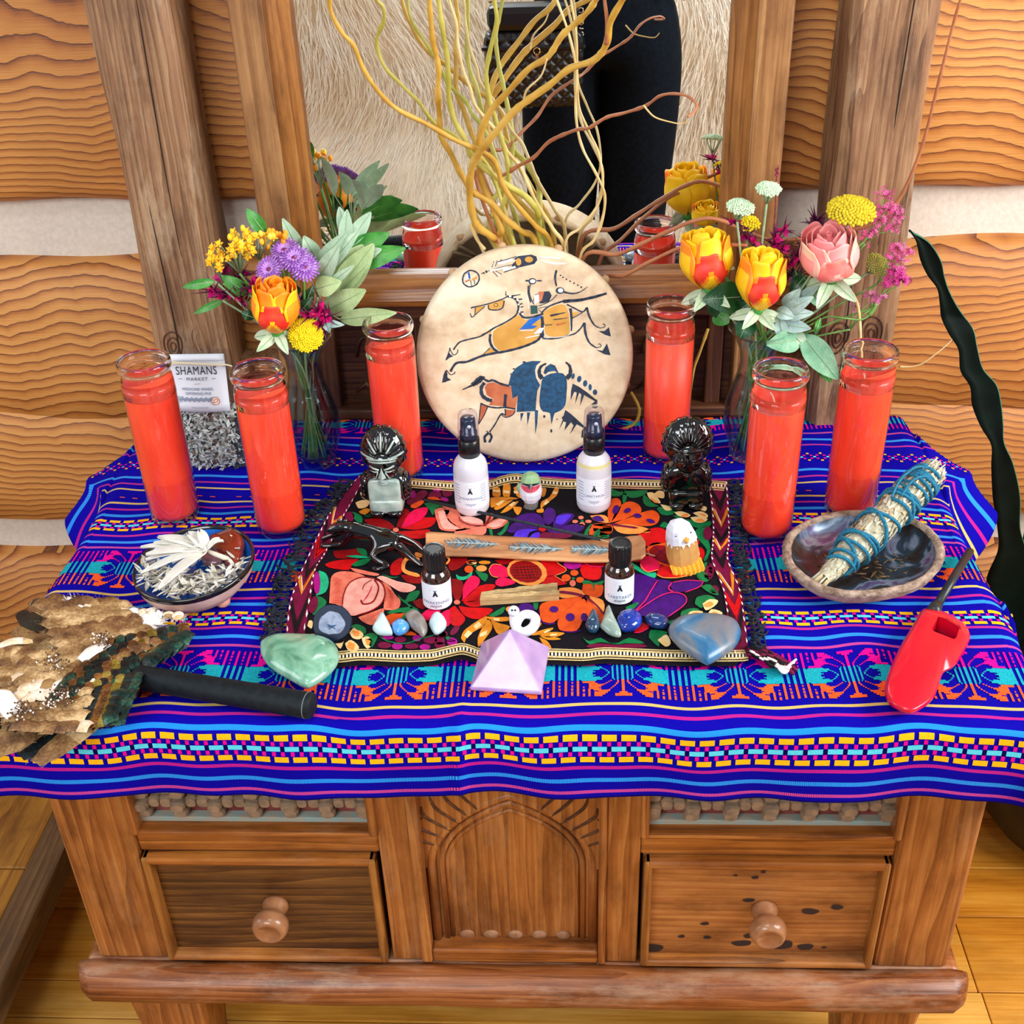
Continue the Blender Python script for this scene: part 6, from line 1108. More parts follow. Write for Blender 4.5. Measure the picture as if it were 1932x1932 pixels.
# agate slice leaning on the mat
ag=thing('agate_slice','round dark blue agate slice with a milky centre, propped behind the green stone','agate',tuple(at(626,1200,MZ)))
c=at(626,1176,.018+MZ); n_=V((.05,-.80,.62)).normalized(); M=frame(c,(1,0,0.02),V((0,n_.z,-n_.y)))
def irr(r,ph,k=.06): return lambda a: r*(1+k*math.sin(2*a+ph)+k*.6*math.sin(3*a+ph*2)+k*.3*math.sin(7*a+ph))
def disc(fr,z0,z1,mat,name,par,M,sx=1,sy=1,n=48):
    mb=MB(); mb.M=M; vs=[(fr(2*PI*i/n)*math.cos(2*PI*i/n)*sx,fr(2*PI*i/n)*math.sin(2*PI*i/n)*sy,z) for z in (z0,z1) for i in range(n)]
    mb.add(vs,[(i,(i+1)%n,n+(i+1)%n,n+i) for i in range(n)]+[tuple(range(n))[::-1],tuple(range(n,2*n))],False); return mb.build(name,mat,par,bevel=.0006)
disc(irr(.0200,.6,.03),-.004,0,stone_mat('agate_dark',['060E1E','0E2038','2A1A34'],.4,16,coat=0),'slice',ag,M)
disc(irr(.0128,1.6,.08),0,.0004,stone_mat('agate_milky',['66748C','939DB4','56607A'],.5,60,coat=0),'milky_centre',ag,M,1,1)
mb=MB(); mb.M=M; rs=random.Random(2)
for k in range(7): a=rs.uniform(0,6); mb.tube([(rs.uniform(-.004,.004),-.003+rs.uniform(-.003,.003),.0008),(rs.uniform(-.005,.005),-.003+rs.uniform(-.003,.003),.001)],.0004,5)
mb.build('teal_flecks',plain('fleck_teal','104A78',.3),ag)
# pyramid
py=thing('quartz_pyramid','translucent pale pink quartz pyramid standing before the white ring','pyramid',tuple(at(960,1290,.002)))
m,nt,b=newmat('rose_quartz'); b.inputs['Base Color'].default_value=lin('D0B8DC'); b.inputs['Roughness'].default_value=.35; b.inputs['Subsurface Weight'].default_value=.5; b.inputs['Subsurface Radius'].default_value=(.03,.02,.03); b.inputs['Coat Weight'].default_value=.5
nz=N(nt,'ShaderNodeTexNoise'); nz.inputs['Scale'].default_value=30; nz.inputs['Detail'].default_value=5; nt.links.new(obj_co(nt),nz.inputs['Vector']); nt.links.new(ramp(nt,nz.outputs[0],[(.35,'A888BE'),(.65,'C2A6D0')]),b.inputs['Base Color'])
b0=[at(887,1303,.002),at(1022,1312,.002)]; d=(b0[1]-b0[0]); w=d.length; d.normalize(); up=V((-d.y,d.x,0)); q=[b0[0],b0[1],b0[1]+up*w*1.0,b0[0]+up*w*1.0]; c=sum(q,V((0,0,0)))/4
mb=MB(); vs=[p for p in q]+[p+V((0,0,.004)) for p in q]+[c+V((.001,0,.052))]; mb.add(vs,[(0,3,2,1),(0,1,5,4),(1,2,6,5),(2,3,7,6),(3,0,4,7),(4,5,8),(5,6,8),(6,7,8),(7,4,8)],False); mb.build('quartz',m,py,bevel=.0012)
# white snake ring: looped bracelet shape
sn=thing('snake_ornament','small glossy white snake looped on itself, behind the pink pyramid','ornament',tuple(at(985,1190,MZ)))
M_por=plain('white_porcelain','E4E6F4',.15,coat=.8)
A2=lambda x,y,z: at(820+x/6.0375,1050+y/6.0375,z+MZ)
pts=spl([A2(905,610,.024),A2(900,680,.018),A2(915,780,.010),A2(980,860,.005),A2(1060,850,.005),A2(1130,790,.006),A2(1145,710,.007),A2(1090,665,.010),A2(1010,665,.014),A2(960,720,.014),A2(930,800,.010),A2(900,870,.004),A2(870,900,.0035)],6)
mb=MB(); mb.tube(pts,[.0042+.0014*math.sin(PI*min(1,i/len(pts)*1.3)) - (.002 if i>len(pts)*.85 else 0)*((i-len(pts)*.85)/(len(pts)*.15)) for i in range(len(pts))],12); mb.build('body',M_por,sn)
mb=MB(); mb.ell(A2(900,622,.027),(.0062,.0068,.0055),14,10); hd_=mb.build('head',M_por,sn)
for s in (-1,1): mb=MB(); mb.ell(A2(900+s*18,612,.0315),(.0012,.001,.0012),8,6); mb.build('eye',M_blk,hd_)
# ================= incense holder, stick, palo santo
W_inc=wood('wood_incense','A8683C','C88A58','DDA878','x',fig=30,dist=1.5,rough=.5,bs=.1)
ih=thing('incense_holder','long tan wooden incense holder with three grey feather designs, upturned end','incense holder',tuple(at(1010,1040,MZ)))
Lx=[(803,1005,1041),(812,1003,1046),(900,1009,1047),(1000,1014,1053),(1100,1019,1058),(1160,1016,1058),(1190,1011,1056),(1210,1010,1052),(1218,1022,1045)]
mb=MB(); vs=[];NU=40
def ih_at(u,w,l=0):
    t=u*(len(Lx)-1); i=min(int(t),len(Lx)-2); k=t-i; x=Lx[i][0]+(Lx[i+1][0]-Lx[i][0])*k; y0=Lx[i][1]+(Lx[i+1][1]-Lx[i][1])*k; y1=Lx[i][2]+(Lx[i+1][2]-Lx[i][2])*k
    lift=.004+.014*max(0,(x-1130)/88)**2; z=lift+.003*(2*w-1)**2*1.0; p=at(x,y0+(y1-y0)*w,MZ+z); return p+V((0,0,l))
n1,n2=48,8
for l in (0,-.003):
    for i in range(n1+1):
        for j in range(n2+1): vs.append(ih_at(i/n1,j/n2,l))
w=n2+1; N0=(n1+1)*w; fs=[(i*w+j,i*w+j+1,(i+1)*w+j+1,(i+1)*w+j)[::-1] for i in range(n1) for j in range(n2)]; fs+=[tuple(N0+q for q in f[::-1]) for f in fs]
edge=[i*w for i in range(n1+1)]+[n1*w+j for j in range(1,w)]+[i*w+n2 for i in range(n1-1,-1,-1)]+[j for j in range(n2-1,0,-1)]
fs+=[(edge[k],edge[(k+1)%len(edge)],N0+edge[(k+1)%len(edge)],N0+edge[k]) for k in range(len(edge))]
mb.add(vs,fs,True); mb.build('plank',W_inc,ih,fix=True)
def ipx(px,py,l=.0006):   # point on the holder's face
    # find u from x
    xs=[q[0] for q in Lx]; i=max(0,min(len(Lx)-2,[k for k in range(len(Lx)-1) if xs[k]<=px][-1] if px>=xs[0] else 0)); k=(px-xs[i])/(xs[i+1]-xs[i]); y0=Lx[i][1]+(Lx[i+1][1]-Lx[i][1])*k; y1=Lx[i][2]+(Lx[i+1][2]-Lx[i][2])*k
    return ih_at((i+k)/(len(Lx)-1),max(0,min(1,(py-y0)/(y1-y0))),l)
M_fe=[plain('feather_print_slate','2E4450',.7),plain('feather_print_blue','5E8494',.7),plain('feather_print_pale','A8B8B8',.7)]
for (x0,x1,yc) in ((842,938,1024),(962,1060,1033),(1078,1160,1036)):
    mb=MB(); rs=random.Random(x0)
    for k in range(260):
        t=rs.random()**.9; x=x0+(x1-x0)*t; env=math.sin(PI*min(1,t*.9+.08))**.6*15; sg=rs.choice((-1,1)); L=env*rs.uniform(.5,1); dx=-L*rs.uniform(.6,1.3); y=yc+(x-x0)*.04; mi=rs.choice((0,0,1,1,2))
        p=[(x,y),(x+dx*.5,y+sg*L*.45),(x+dx,y+sg*L*.9)]; wd=rs.uniform(.45,1.0); vs=[]
        for q,(a,b_) in enumerate(p): ww=wd*(1-.45*q); vs+=[ipx(a,b_-ww,.0006+.0001*mi),ipx(a,b_+ww,.0006+.0001*mi)]
        mb.add(vs,[(0,1,3,2),(2,3,5,4)],False,mi)
    vs=[]
    for q in range(9): x=x0+(x1+4-x0)*q/8; vs+=[ipx(x,yc+(x-x0)*.04-.9,.0009),ipx(x,yc+(x-x0)*.04+.9,.0009)]
    mb.add(vs,[(2*q,2*q+1,2*q+3,2*q+2) for q in range(8)],False,2); o=mb.build('painted_feather',M_fe,ih); o['kind']='stuff'
st=thing('incense_stick','thin black incense stick with a bare wooden tail, slanting over the mat','incense stick',tuple(at(960,985,.014)))
a=at(800,943,.010); b_=at(1133,1018,.0165); c=at(1236,1049,.010); mb=MB(); mb.tube([a,a.lerp(b_,.5),b_],.0018,8); mb.build('coated_length',plain('incense_black','1E2328',.9,c2='2C3238',ns=300,bumps=.4),st)
mb=MB(); mb.tube([b_,c],.0008,6); mb.build('bare_tail',plain('bamboo','D8B48A',.7),st)
W_palo=wood('wood_palo','B0905C','D2B47E','E8D4A4','x',fig=160,dist=2,rough=.7,bs=.5)
for k,(a,b_,h,lab) in enumerate((((525,470,505),(1400,330,400),.010,'rear pale palo santo stick of the two lying together'),((520,500,560),(1418,410,500),.012,'front pale palo santo stick of the two lying together'))):
    A2=lambda x,y,z: at(820+x/6.0375,1050+y/6.0375,z+MZ)
    t=thing('palo_santo_stick',lab,'wood stick',tuple(A2(960,(a[2]+b_[2])/2,.0005)),0,'palo santo sticks on the mat'); mb=MB(); vs=[]; n=14; rs=random.Random(k+4)
    for i in range(n+1):
        t_=i/n; x=a[0]+(b_[0]-a[0])*t_; yt=a[1]+(b_[1]-a[1])*t_+(0 if t_>.12 else 20*(1-t_/.12)*(1-k)); yb=a[2]+(b_[2]-a[2])*t_; yt+=(-22 if k==0 and t_>.2 else 0)
        pf=A2(x,yb,.0008); pb=A2(x,yt,h*.9); pb2=V((pb.x,max(pb.y,pf.y+.006),pf.z)); vs+=[pf,V((pf.x,pf.y+.0005,pb.z-.001+rs.uniform(-.0008,.0008))),V((pb.x,pb2.y,pb.z+rs.uniform(-.0008,.0008))),pb2]
    fs=[(4*i+j,4*i+(j+1)%4,4*i+4+(j+1)%4,4*i+4+j) for i in range(n) for j in range(4)]+[(3,2,1,0),(4*n,4*n+1,4*n+2,4*n+3)]; mb.add(vs,fs,False); mb.build('stick',W_palo,t,fix=True)
# ================= abalone shell with smudge stick
sh=thing('abalone_shell','large oval abalone shell dish with crusty brown rim, holding the bound sage stick','shell',tuple(at(1628,1045,0)))
zr=.031
out=[(1475,1040),(1482,1010),(1510,985),(1560,968),(1620,960),(1680,966),(1735,980),(1768,1005),(1783,1035),(1778,1065),(1755,1092),(1700,1112),(1640,1122),(1580,1120),(1530,1105),(1490,1075)]
RO=[at(p.x,p.y,zr) for p in spl([(x,y) for x,y in out]+[out[0]],5)][:-1]; n=len(RO); c=sum(RO,V((0,0,0)))/n
for _ in range(10): RO=[(RO[i-1]+RO[i]*2+RO[(i+1)%n])/4 for i in range(n)]
RO=[c+(p-c)*1.012 for p in RO]
m,nt,b=newmat('abalone_inside'); nz=N(nt,'ShaderNodeTexNoise'); nz.inputs['Scale'].default_value=14; nz.inputs['Detail'].default_value=8; nz.inputs['Distortion'].default_value=1.6; nt.links.new(obj_co(nt),nz.inputs['Vector'])
nt.links.new(ramp(nt,nz.outputs[0],[(.32,'17130F'),(.44,'3A3230'),(.52,'34485A'),(.58,'8C9CB4'),(.63,'6A5A88'),(.70,'2E3A3C')]),b.inputs['Base Color']); b.inputs['Metallic'].default_value=.5; b.inputs['Roughness'].default_value=.22; bump(nt,b,nz.outputs[0],.3,.003); M_ab=m
M_rim=plain('shell_crust','6E5848',.85,c2='B09A88',ns=110,bumps=1,bd=.004); M_out=plain('shell_outside','8A7060',.85,c2='C4A898',ns=60,bumps=1,bd=.004)
rs=random.Random(4); jr=[1+.006*math.sin(i*.5)+rs.uniform(-.006,.006) for i in range(n)]
def ringp(k,z,dx=0): return [V((c.x+(p.x-c.x)*k*jr[i]+dx,c.y+(p.y-c.y)*k*jr[i],T+z)) for i,p in enumerate(RO)]
def loft(name,rings,mat,parent,cap0=False,cap1=False,sm=True,closed=True):
    mb=MB(); m_=len(rings[0]); vs=[p for r in rings for p in r]; fs=[(j*m_+i,j*m_+(i+1)%m_,(j+1)*m_+(i+1)%m_,(j+1)*m_+i) for j in range(len(rings)-1) for i in range(m_)]
    if cap0: fs.append(tuple(range(m_))[::-1])
    if cap1: fs.append(tuple(range((len(rings)-1)*m_,len(rings)*m_)))
    mb.add(vs,fs,sm); return mb.build(name,mat,parent)
loft('inner_face',[ringp(.10,.0115),ringp(.35,.012),ringp(.55,.015),ringp(.66,.016),ringp(.76,.020),ringp(.83,.024),ringp(.88,.029)],M_ab,sh,cap0=True)
loft('rim',[ringp(.875,.0275),ringp(.90,.031),ringp(.94,.0325),ringp(.98,.0315),ringp(1.0,.029),ringp(.99,.026)],M_rim,sh)
loft('outer_face',[ringp(.99,.027),ringp(.93,.017),ringp(.80,.008),ringp(.60,.004),ringp(.3,.0018)],M_out,sh,cap1=True)
mb=MB(); rs=random.Random(6)
for k in range(60): a=c+V((rs.uniform(-.05,.05),rs.uniform(-.028,.012),0)); a.z=T+.0135+rs.random()*.002; d=V((rs.uniform(-1,1),rs.uniform(-.5,.5),.0)).normalized()*rs.uniform(.003,.012); mb.tube([a,a+d],.0005,4)
mb.build('sage_crumbs',plain('dry_stem','8A6A3C',.8,c2='5A4024',ns=200),sh)['kind']='stuff'
sk=thing('sage_bundle','thick dried sage stick bound with teal cord, resting slantwise in the abalone shell','smudge stick',tuple(at(1640,1010,.04)))
A_=at(1553,1092,.024); B_=at(1757,893,.072); d=(B_-A_); L=d.length; d.normalize(); u=d.orthogonal().normalized(); w=d.cross(u)
def sp_(t,a,r): return A_+d*(t*L)+(u*math.cos(a)+w*math.sin(a))*r
def rad(t): return .0078+.0105*min(1,t/.3)*(1 if t<.8 else 1-.30*(t-.8)/.2)+.0008*math.sin(t*30)
mb=MB(); mb.grid(lambda a,t:sp_(t*.985,a*2*PI,rad(t)*.93),18,24,closeu=True); M_sage=plain('sage_dry','A09C84',.9,c2='C8C4AE',ns=140,bumps=1,bd=.004); mb.build('core',M_sage,sk)
M_leaf=[plain('sage_leaf_a','B8B49C',.9,c2='D0CCB8',ns=90),plain('sage_leaf_b','9A947A',.9,c2='B4AC90',ns=90),plain('sage_leaf_c','C8B48C',.9,c2='9C8460',ns=90)]
mb=MB(); rs=random.Random(9)
for k in range(900):
    t=rs.random(); a=rs.uniform(0,2*PI); r=rad(t)*rs.uniform(.9,1.08); L_=rs.uniform(.006,.016)/L; da=rs.uniform(-.35,.35); wd=rs.uniform(.04,.13)
    p=[sp_(t,a-wd,r),sp_(t,a+wd,r),sp_(min(t+L_,1.03),a+da+wd*.5,r*1.04),sp_(min(t+L_,1.03),a+da-wd*.5,r*1.02)]; mb.add(p,[(0,1,2,3)],True,rs.choice((0,0,1,2)))
for k in range(46): a=rs.uniform(0,2*PI); r=rs.random()*.007; mb.tube([sp_(.06,a,r),sp_(-.05-rs.random()*.04,a,r*1.3)],.0011,5,mi=rs.choice((0,2,2)))
for k in range(120): a=rs.uniform(0,2*PI); r=rs.random()**.5*.0125; mb.tube([sp_(.95,a,r),sp_(1.02+rs.random()*.05,a+.2,r*1.1)],.0009,4,mi=rs.choice((0,0,1)))
mb.build('leaves',M_leaf,sk)['kind']='stuff'
M_cord=plain('teal_cord','0E5A78',.8,c2='1C7C9C',ns=500,bumps=.6,bd=.001)
for (t0,t1,tu,ph) in ((.10,.93,4.5,0.3),(.93,.12,3.2,2.4),(.62,.96,4,1.0),(.14,.34,3,4.0),(.8,.95,3,2.2)):
    mb=MB(); m_=int(tu*16); mb.tube([sp_(t0+(t1-t0)*i/m_+.006*math.sin(i*.7),ph+2*PI*tu*i/m_,rad(t0+(t1-t0)*i/m_)*1.07+.001) for i in range(m_+1)],.0021,6); mb.build('cord_winding',M_cord,sk)
mb=MB(); mb.tube(spl([sp_(.93,1.2,.021),sp_(.86,.9,.028),sp_(.74,.8,.027),sp_(.62,1.0,.021)],6),.0016,6); mb.tube(spl([sp_(.9,1.6,.020),sp_(.8,1.2,.024),sp_(.66,1.3,.022)],6),.0016,6); mb.build('cord_loop',M_cord,sk)
# ================= offering bowl
bw=thing('offering_bowl','small black rimmed bowl, blue glazed inside, pinkish outside with knob feet','bowl',tuple(at(367,1085,.0)))
bc=at(366,1063,.040); R_b=.0665
def br(k,z,tl=1): return [V((bc.x+R_b*k*math.cos(2*PI*i/48),bc.y+R_b*k*math.sin(2*PI*i/48)*1.0,T+z+(.006*math.cos(2*PI*i/48-.9)*k*tl))) for i in range(48)]
loft('inside',[br(.05,.010,0),br(.4,.0115,.3),br(.7,.019,.6),br(.88,.030),br(.95,.040)],plain('glaze_blue','0C4AA0',.12,c2='1A70D8',ns=18,coat=.8),bw,cap0=True)
loft('rim',[br(.94,.038),br(.955,.0425),br(.985,.0435),br(1.0,.041),br(.995,.037)],plain('rim_black','100E10',.2,coat=.6),bw)
loft('outside',[br(.995,.038),br(.93,.026),br(.78,.014),br(.5,.008,.3),br(.1,.006,0)],plain('outside_pink','D8B8AC',.6,c2='B89488',ns=30,bumps=.4,bd=.002),bw,cap1=True)
for a in (-.6,-1.75,2.0,.8): mb=MB(); p=V((bc.x+.040*math.cos(a),bc.y+.046*math.sin(a),T+.0085)); mb.ell(p,(.0085,.0085,.0075),12,8); mb.build('foot',plain('foot_pink','C88A7C',.6,c2='E0B0A0',ns=60),bw)
A2=lambda x,y,z: at(240+x/4.2,990+y/4.2,z)
M_ws=plain('white_sage','D6D2C8',.85,c2='E8E4DA',ns=60,bumps=.3,bd=.002); M_wst=plain('white_sage_stem','D8CCB8',.8)
def blade(mb,a,b_,w,curl=.004,mi=0,n=6,up=V((0,0,1)),tip=.15,arch=.0):
    d=(b_-a); s=d.cross(up).normalized(); vs=[]
    for i in range(n+1):
        t=i/n; ww=w*(tip+(1-tip)*math.sin(PI*min(1,.12+.88*t))**.8) if 0<i<n else w*tip; c=a+d*t+up*(arch*math.sin(PI*t)); vs+=[c-s*ww+up*curl,c,c+s*ww+up*curl]
    fs=[]
    for i in range(n): q=3*i; fs+=[(q,q+1,q+4,q+3),(q+1,q+2,q+5,q+4)]
    mb.add(vs,fs,True,mi)
sg=thing('white_sage_sprig','dried white sage sprig fanned across the blue bowl','sage',tuple(A2(640,215,.05)))
hub=A2(640,210,.052)
mb=MB(); mb.tube([hub,A2(700,235,.053),A2(770,262,.050),A2(800,268,.048)],[.0022,.0028,.0030,.002],7); mb.build('stem',M_wst,sg)
for k,(x,y,z,wd) in enumerate(((110,190,.052,.0060),(215,155,.056,.0055),(245,110,.060,.0075),(150,250,.056,.0080),(150,290,.050,.0060),(205,365,.050,.0060),(115,395,.048,.0060),(255,520,.050,.0075),(480,75,.062,.0075),(575,55,.064,.0055),(400,110,.058,.0045),(530,190,.056,.0045),(735,120,.058,.0022),(765,140,.058,.0022),(360,310,.052,.0065))):
    mb=MB(); blade(mb,hub,A2(x,y,z),wd,.0035,arch=.004,n=8); o=mb.build('leaf',M_ws,sg); o.modifiers.new('s','SOLIDIFY').thickness=.0006
mb=MB(); rs=random.Random(12)
for k in range(420):
    a=rs.uniform(PI*1.02,PI*1.97) if k%4 else rs.uniform(0,2*PI); r=rs.random()**.5*.056; p=V((bc.x+r*math.cos(a),bc.y+r*math.sin(a)*1.0,T+.020+.016*(r/.056)**2+rs.random()*.012)); d=V((rs.uniform(-1,1),rs.uniform(-1,1),rs.uniform(-.4,.5))).normalized()
    blade(mb,p,p+d*rs.uniform(.008,.018),rs.uniform(.0010,.0030),rs.uniform(.0005,.0015),mi=rs.choice((0,0,1)),n=3)
o=mb.build('crumbled_sage',[M_ws,plain('sage_dull','A8A08E',.9,c2='C8C0AE',ns=60)]); tag(o,'heap of crumbled dry sage leaves in the front of the blue bowl','sage'); o['kind']='stuff'  # second, duller sage tone mixed in at random
M_jas=stone_mat('red_jasper',['5A1A0A','7E2A12','4A140A'],.08,18)
for nm,lb,px,h in (('brown_stone','glossy red-brown polished stone under the sage stem in the bowl',[(650,130),(760,90),(850,60),(900,100),(940,150),(930,220),(860,300),(760,290),(660,220)],.022),('brown_stone','smaller glossy dark brown stone at the right rim of the bowl',[(800,260),(880,220),(930,240),(900,320),(850,360),(780,330)],.016),('purple_stone','dull purple-brown stone half under the sage in the bowl',[(590,260),(680,240),(760,280),(750,320),(650,330),(600,310)],.012)):
    outline_stone(nm,lb,((240,990),4.2),px,h,M_jas if nm[0]=='b' else stone_mat('purple_stone_m',['5E3A44','7A5560','4A2C34'],.3,30),.6,'stone',zb=.028)
t=MB(); blade(t,at(424,1128,.003),at(428,1138,.004),.0022,.001); o=t.build('leaf_flake',M_ws); tag(o,'single dry sage flake fallen on the cloth, in front of the blue bowl','leaf')
# ================= lighter
M_lr=plain('lighter_red','D4082A',.28,coat=.4); lt=thing('utility_lighter','red long-necked utility lighter with thumb opening and black barrel, lying on the cloth','lighter',tuple(at(1750,1260,0)))
zt=.022
Lp=[(1750,1147),(1772,1150),(1815,1172),(1830,1195),(1828,1212),(1808,1248),(1795,1262),(1780,1270),(1772,1290),(1760,1320),(1735,1340),(1715,1347),(1690,1338),(1675,1325),(1669,1305),(1674,1275),(1695,1225),(1722,1180),(1738,1152)]
Lt=[(p.x,p.y) for p in spl(Lp+[Lp[0]],3)][:-1]; hole=[(1771,1162),(1812,1180),(1803,1207),(1757,1189)]
cx=sum(p[0] for p in Lt)/len(Lt); cy=sum(p[1] for p in Lt)/len(Lt)
def shr(k,z): return [at(cx+(x-cx)*k,cy+(y-cy)*k,z) for x,y in Lt]
n=len(Lt); rings=[shr(.90,.0025),shr(.985,.006),shr(1,.012),shr(.985,.0175),shr(.93,.0215),shr(.88,.0225)]
mb=MB(); vs=[p for r in rings for p in r]; mb.add(vs,[(j*n+i,(j+1)*n+i,(j+1)*n+(i+1)%n,j*n+(i+1)%n) for j in range(5) for i in range(n)],True)
H=[at(x,y,.0225) for x,y in hole]; Hb=[at(x,y,.0225)-V((0,0,.019)) for x,y in hole]; top=rings[-1]; bot=rings[0]
def withhole(outer,inner,flip):     # ring of faces between the outline and the opening
    hc=sum(inner,V((0,0,0)))/4; pts=[]
    for p in outer:
        d=V((p.x-hc.x,p.y-hc.y,0)); best=None
        for i in range(4):
            a=inner[i];e=inner[(i+1)%4]-a; den=d.x*e.y-d.y*e.x
            if abs(den)<1e-12: continue
            w=a-hc; tt=(w.x*e.y-w.y*e.x)/den; ss=(w.x*d.y-w.y*d.x)/den
            if tt>0 and -1e-6<=ss<=1+1e-6 and (best is None or tt<best): best=tt
        pts.append(V((hc.x+d.x*best,hc.y+d.y*best,p.z)))
    n_=len(outer); mb.add(outer+pts,[(i,(i+1)%n_,n_+(i+1)%n_,n_+i) for i in range(n_)],True)
withhole(top,H,0); withhole(bot,Hb,1); mb.add(H+Hb,[(i,(i+1)%4,4+(i+1)%4,4+i) for i in range(4)],False)
mb.build('housing',M_lr,lt,fix=True)
mb=MB(); mb.tube([at(1766,1178,.006),at(1800,1196,.006)],.004,8); mb.build('trigger',M_blk,lt)
a=at(1758,1158,.013); b_=at(1830,1040,.013); a2=a.lerp(b_,.13); M_bar=plain('barrel_grey_black','22262A',.35)
mb=MB(); mb.tube([a,a2],[.0080,.0062],16); mb.build('collar',M_bar,lt); mb=MB(); mb.tube([a2,b_],.0046,14); mb.tube([b_,b_+(b_-a).normalized()*.002],[.0046,.003],14); mb.build('barrel',M_bar,lt)
mb=MB(); mb.tube([b_+(b_-a).normalized()*.0021,b_+(b_-a).normalized()*.0024],.0022,10); mb.build('muzzle',plain('black_matt','050505',.9),lt)
# ================= feather fan
ff=thing('feather_fan','brown wing feather fan with bronze-green scales and black leather handle, front left','feather fan',tuple(at(200,1280,.0)))
mb=MB(); a=at(252,1276,.016); b_=at(588,1332,.016); d=(b_-a).normalized(); S=[a,a+d*.006,a.lerp(b_,.5),b_-d*.004,b_,b_+d*.0015]; mb.tube(S,[.0085,.0125,.0128,.0130,.0125,.010],20); mb.build('handle',plain('leather_black','0C1216',.6,c2='141C22',ns=150,bumps=.3,spec=.25),ff)
mb=MB(); mb.tube([b_-d*.0050,b_-d*.0042],.01325,20); mb.build('seam',plain('seam_grey','6A7478',.6),ff)
def fmat(name,c1,c2,c3,metal=0,rough=.6):
    m,nt,b=newmat(name); w=N(nt,'ShaderNodeTexNoise'); w.inputs['Scale'].default_value=350; w.inputs['Detail'].default_value=3; nt.links.new(obj_co(nt),w.inputs['Vector']); n2=N(nt,'ShaderNodeTexNoise'); n2.inputs['Scale'].default_value=40; nt.links.new(obj_co(nt),n2.inputs['Vector'])
    a_=N(nt,'ShaderNodeMath',operation='MULTIPLY_ADD'); nt.links.new(w.outputs[0],a_.inputs[0]); a_.inputs[1].default_value=.5; nt.links.new(n2.outputs[0],a_.inputs[2]); nt.links.new(ramp(nt,a_.outputs[0],[(.55,c1),(.75,c2),(.92,c3)]),b.inputs['Base Color']); b.inputs['Metallic'].default_value=metal; b.inputs['Roughness'].default_value=rough; bump(nt,b,w.outputs[0],.6,.001); return m
FM=[fmat('feather_tan','6A4824','A07C4E','D0B080'),fmat('feather_brown','4E3018','7A5430','A07C4C'),fmat('feather_cream','C8A47C','E4CCAC','F6ECDC'),fmat('feather_bronze','3A2410','6E4420','9A6A34',.35,.35),fmat('feather_green','0A1A1C','1C3A34','3E6A54',.5,.28),fmat('feather_black','08090C','12181C','24302C',.3,.35),fmat('feather_gold','5E4A14','8C7628','B0A04C',.4,.35),fmat('feather_white','D8D0C4','F2ECE4','FFFFFF')]
def feather(base,tip,w,z0,z1,mi,sharp=.5,barbs=0,rs=random.Random(1)):
    a=at(base[0],base[1],z0); b_=at(tip[0],tip[1],z1); d=b_-a; L=d.length; s=d.cross(V((0,0,1))).normalized(); vs=[];n=7
    for i in range(n+1):
        t=i/n; ww=w*(1 if t<.55 else math.sqrt(max(0,1-((t-.55)/.47)**2)))*(.75+.25*min(1,t*3)); c=a+d*t+V((0,0,.004*math.sin(PI*t))); j=rs.uniform(-.0006,.0006); vs+=[c-s*ww*(1+rs.uniform(-.06,.06))-V((0,0,.0022)),c-s*ww*.5,c+V((0,0,.0006)),c+s*ww*.5,c+s*ww*(1+rs.uniform(-.06,.06))-V((0,0,.0022))]
    fs=[]
    for i in range(n):
        for k in range(4): q=5*i+k; fs.append((q,q+1,q+6,q+5))
    mb=MB(); mb.add(vs,fs,True,0)
    for q in range(len(fs)-8,len(fs)): mb.m[q]=1
    for k in range(barbs):
        t=rs.uniform(.5,1); sd=rs.choice((-1,1)); c=a+d*t+s*sd*w*.8*(1-max(0,t-.7)*1.5); mb.tube([c,c+d.normalized()*rs.uniform(.004,.010)+s*sd*rs.uniform(0,.004)+V((0,0,rs.uniform(0,.003)))],.00025,3)
    return mb.build('feather',[FM[mi],FM[{0:1,1:5,2:0,3:5,4:5,5:3,6:5,7:7}[mi]]],ff)
rs=random.Random(21)
# underlying long wing feathers fanning left from the handle
hx,hy=250,1275
for k in range(17):
    a=math.radians(118+k*7.0); L=330+50*math.sin(k*.7); tx=hx+L*math.cos(a)*1.02; ty=hy-L*math.sin(a)*.62+30
    if a<math.radians(150): tx=hx+(.62+.02*k)*L*math.cos(a)-20; 
    feather((hx,hy),(tx,ty),.024,.006+.0006*k,.004,0 if k%3 else 1,barbs=10,rs=rs)
def patch(pts,cols,rowsn,per,wd,Lf,dirv,z,mis,barb=4):
    # rows of overlapping scale feathers between two edge lines, from the far row to the near one
    (ax,ay),(bx_,by_),(cx_,cy_),(dx,dy)=pts
    for r in range(rowsn):
        v=r/(rowsn-1)
        for k in range(per):
            u=(k+.5*(r%2))/(per-.5); x=(ax+(bx_-ax)*u)*(1-v)+(dx+(cx_-dx)*u)*v+rs.uniform(-4,4); y=(ay+(by_-ay)*u)*(1-v)+(dy+(cy_-dy)*u)*v+rs.uniform(-4,4)
            feather((x,y),(x+dirv[0]*Lf*rs.uniform(.85,1.15),y+dirv[1]*Lf*rs.uniform(.85,1.15)),wd*rs.uniform(.85,1.15),z+.006+.0045*v,z+.002,mis[r%len(mis)] if rs.random()<.8 else mis[(r+1)%len(mis)],barbs=barb,rs=rs)
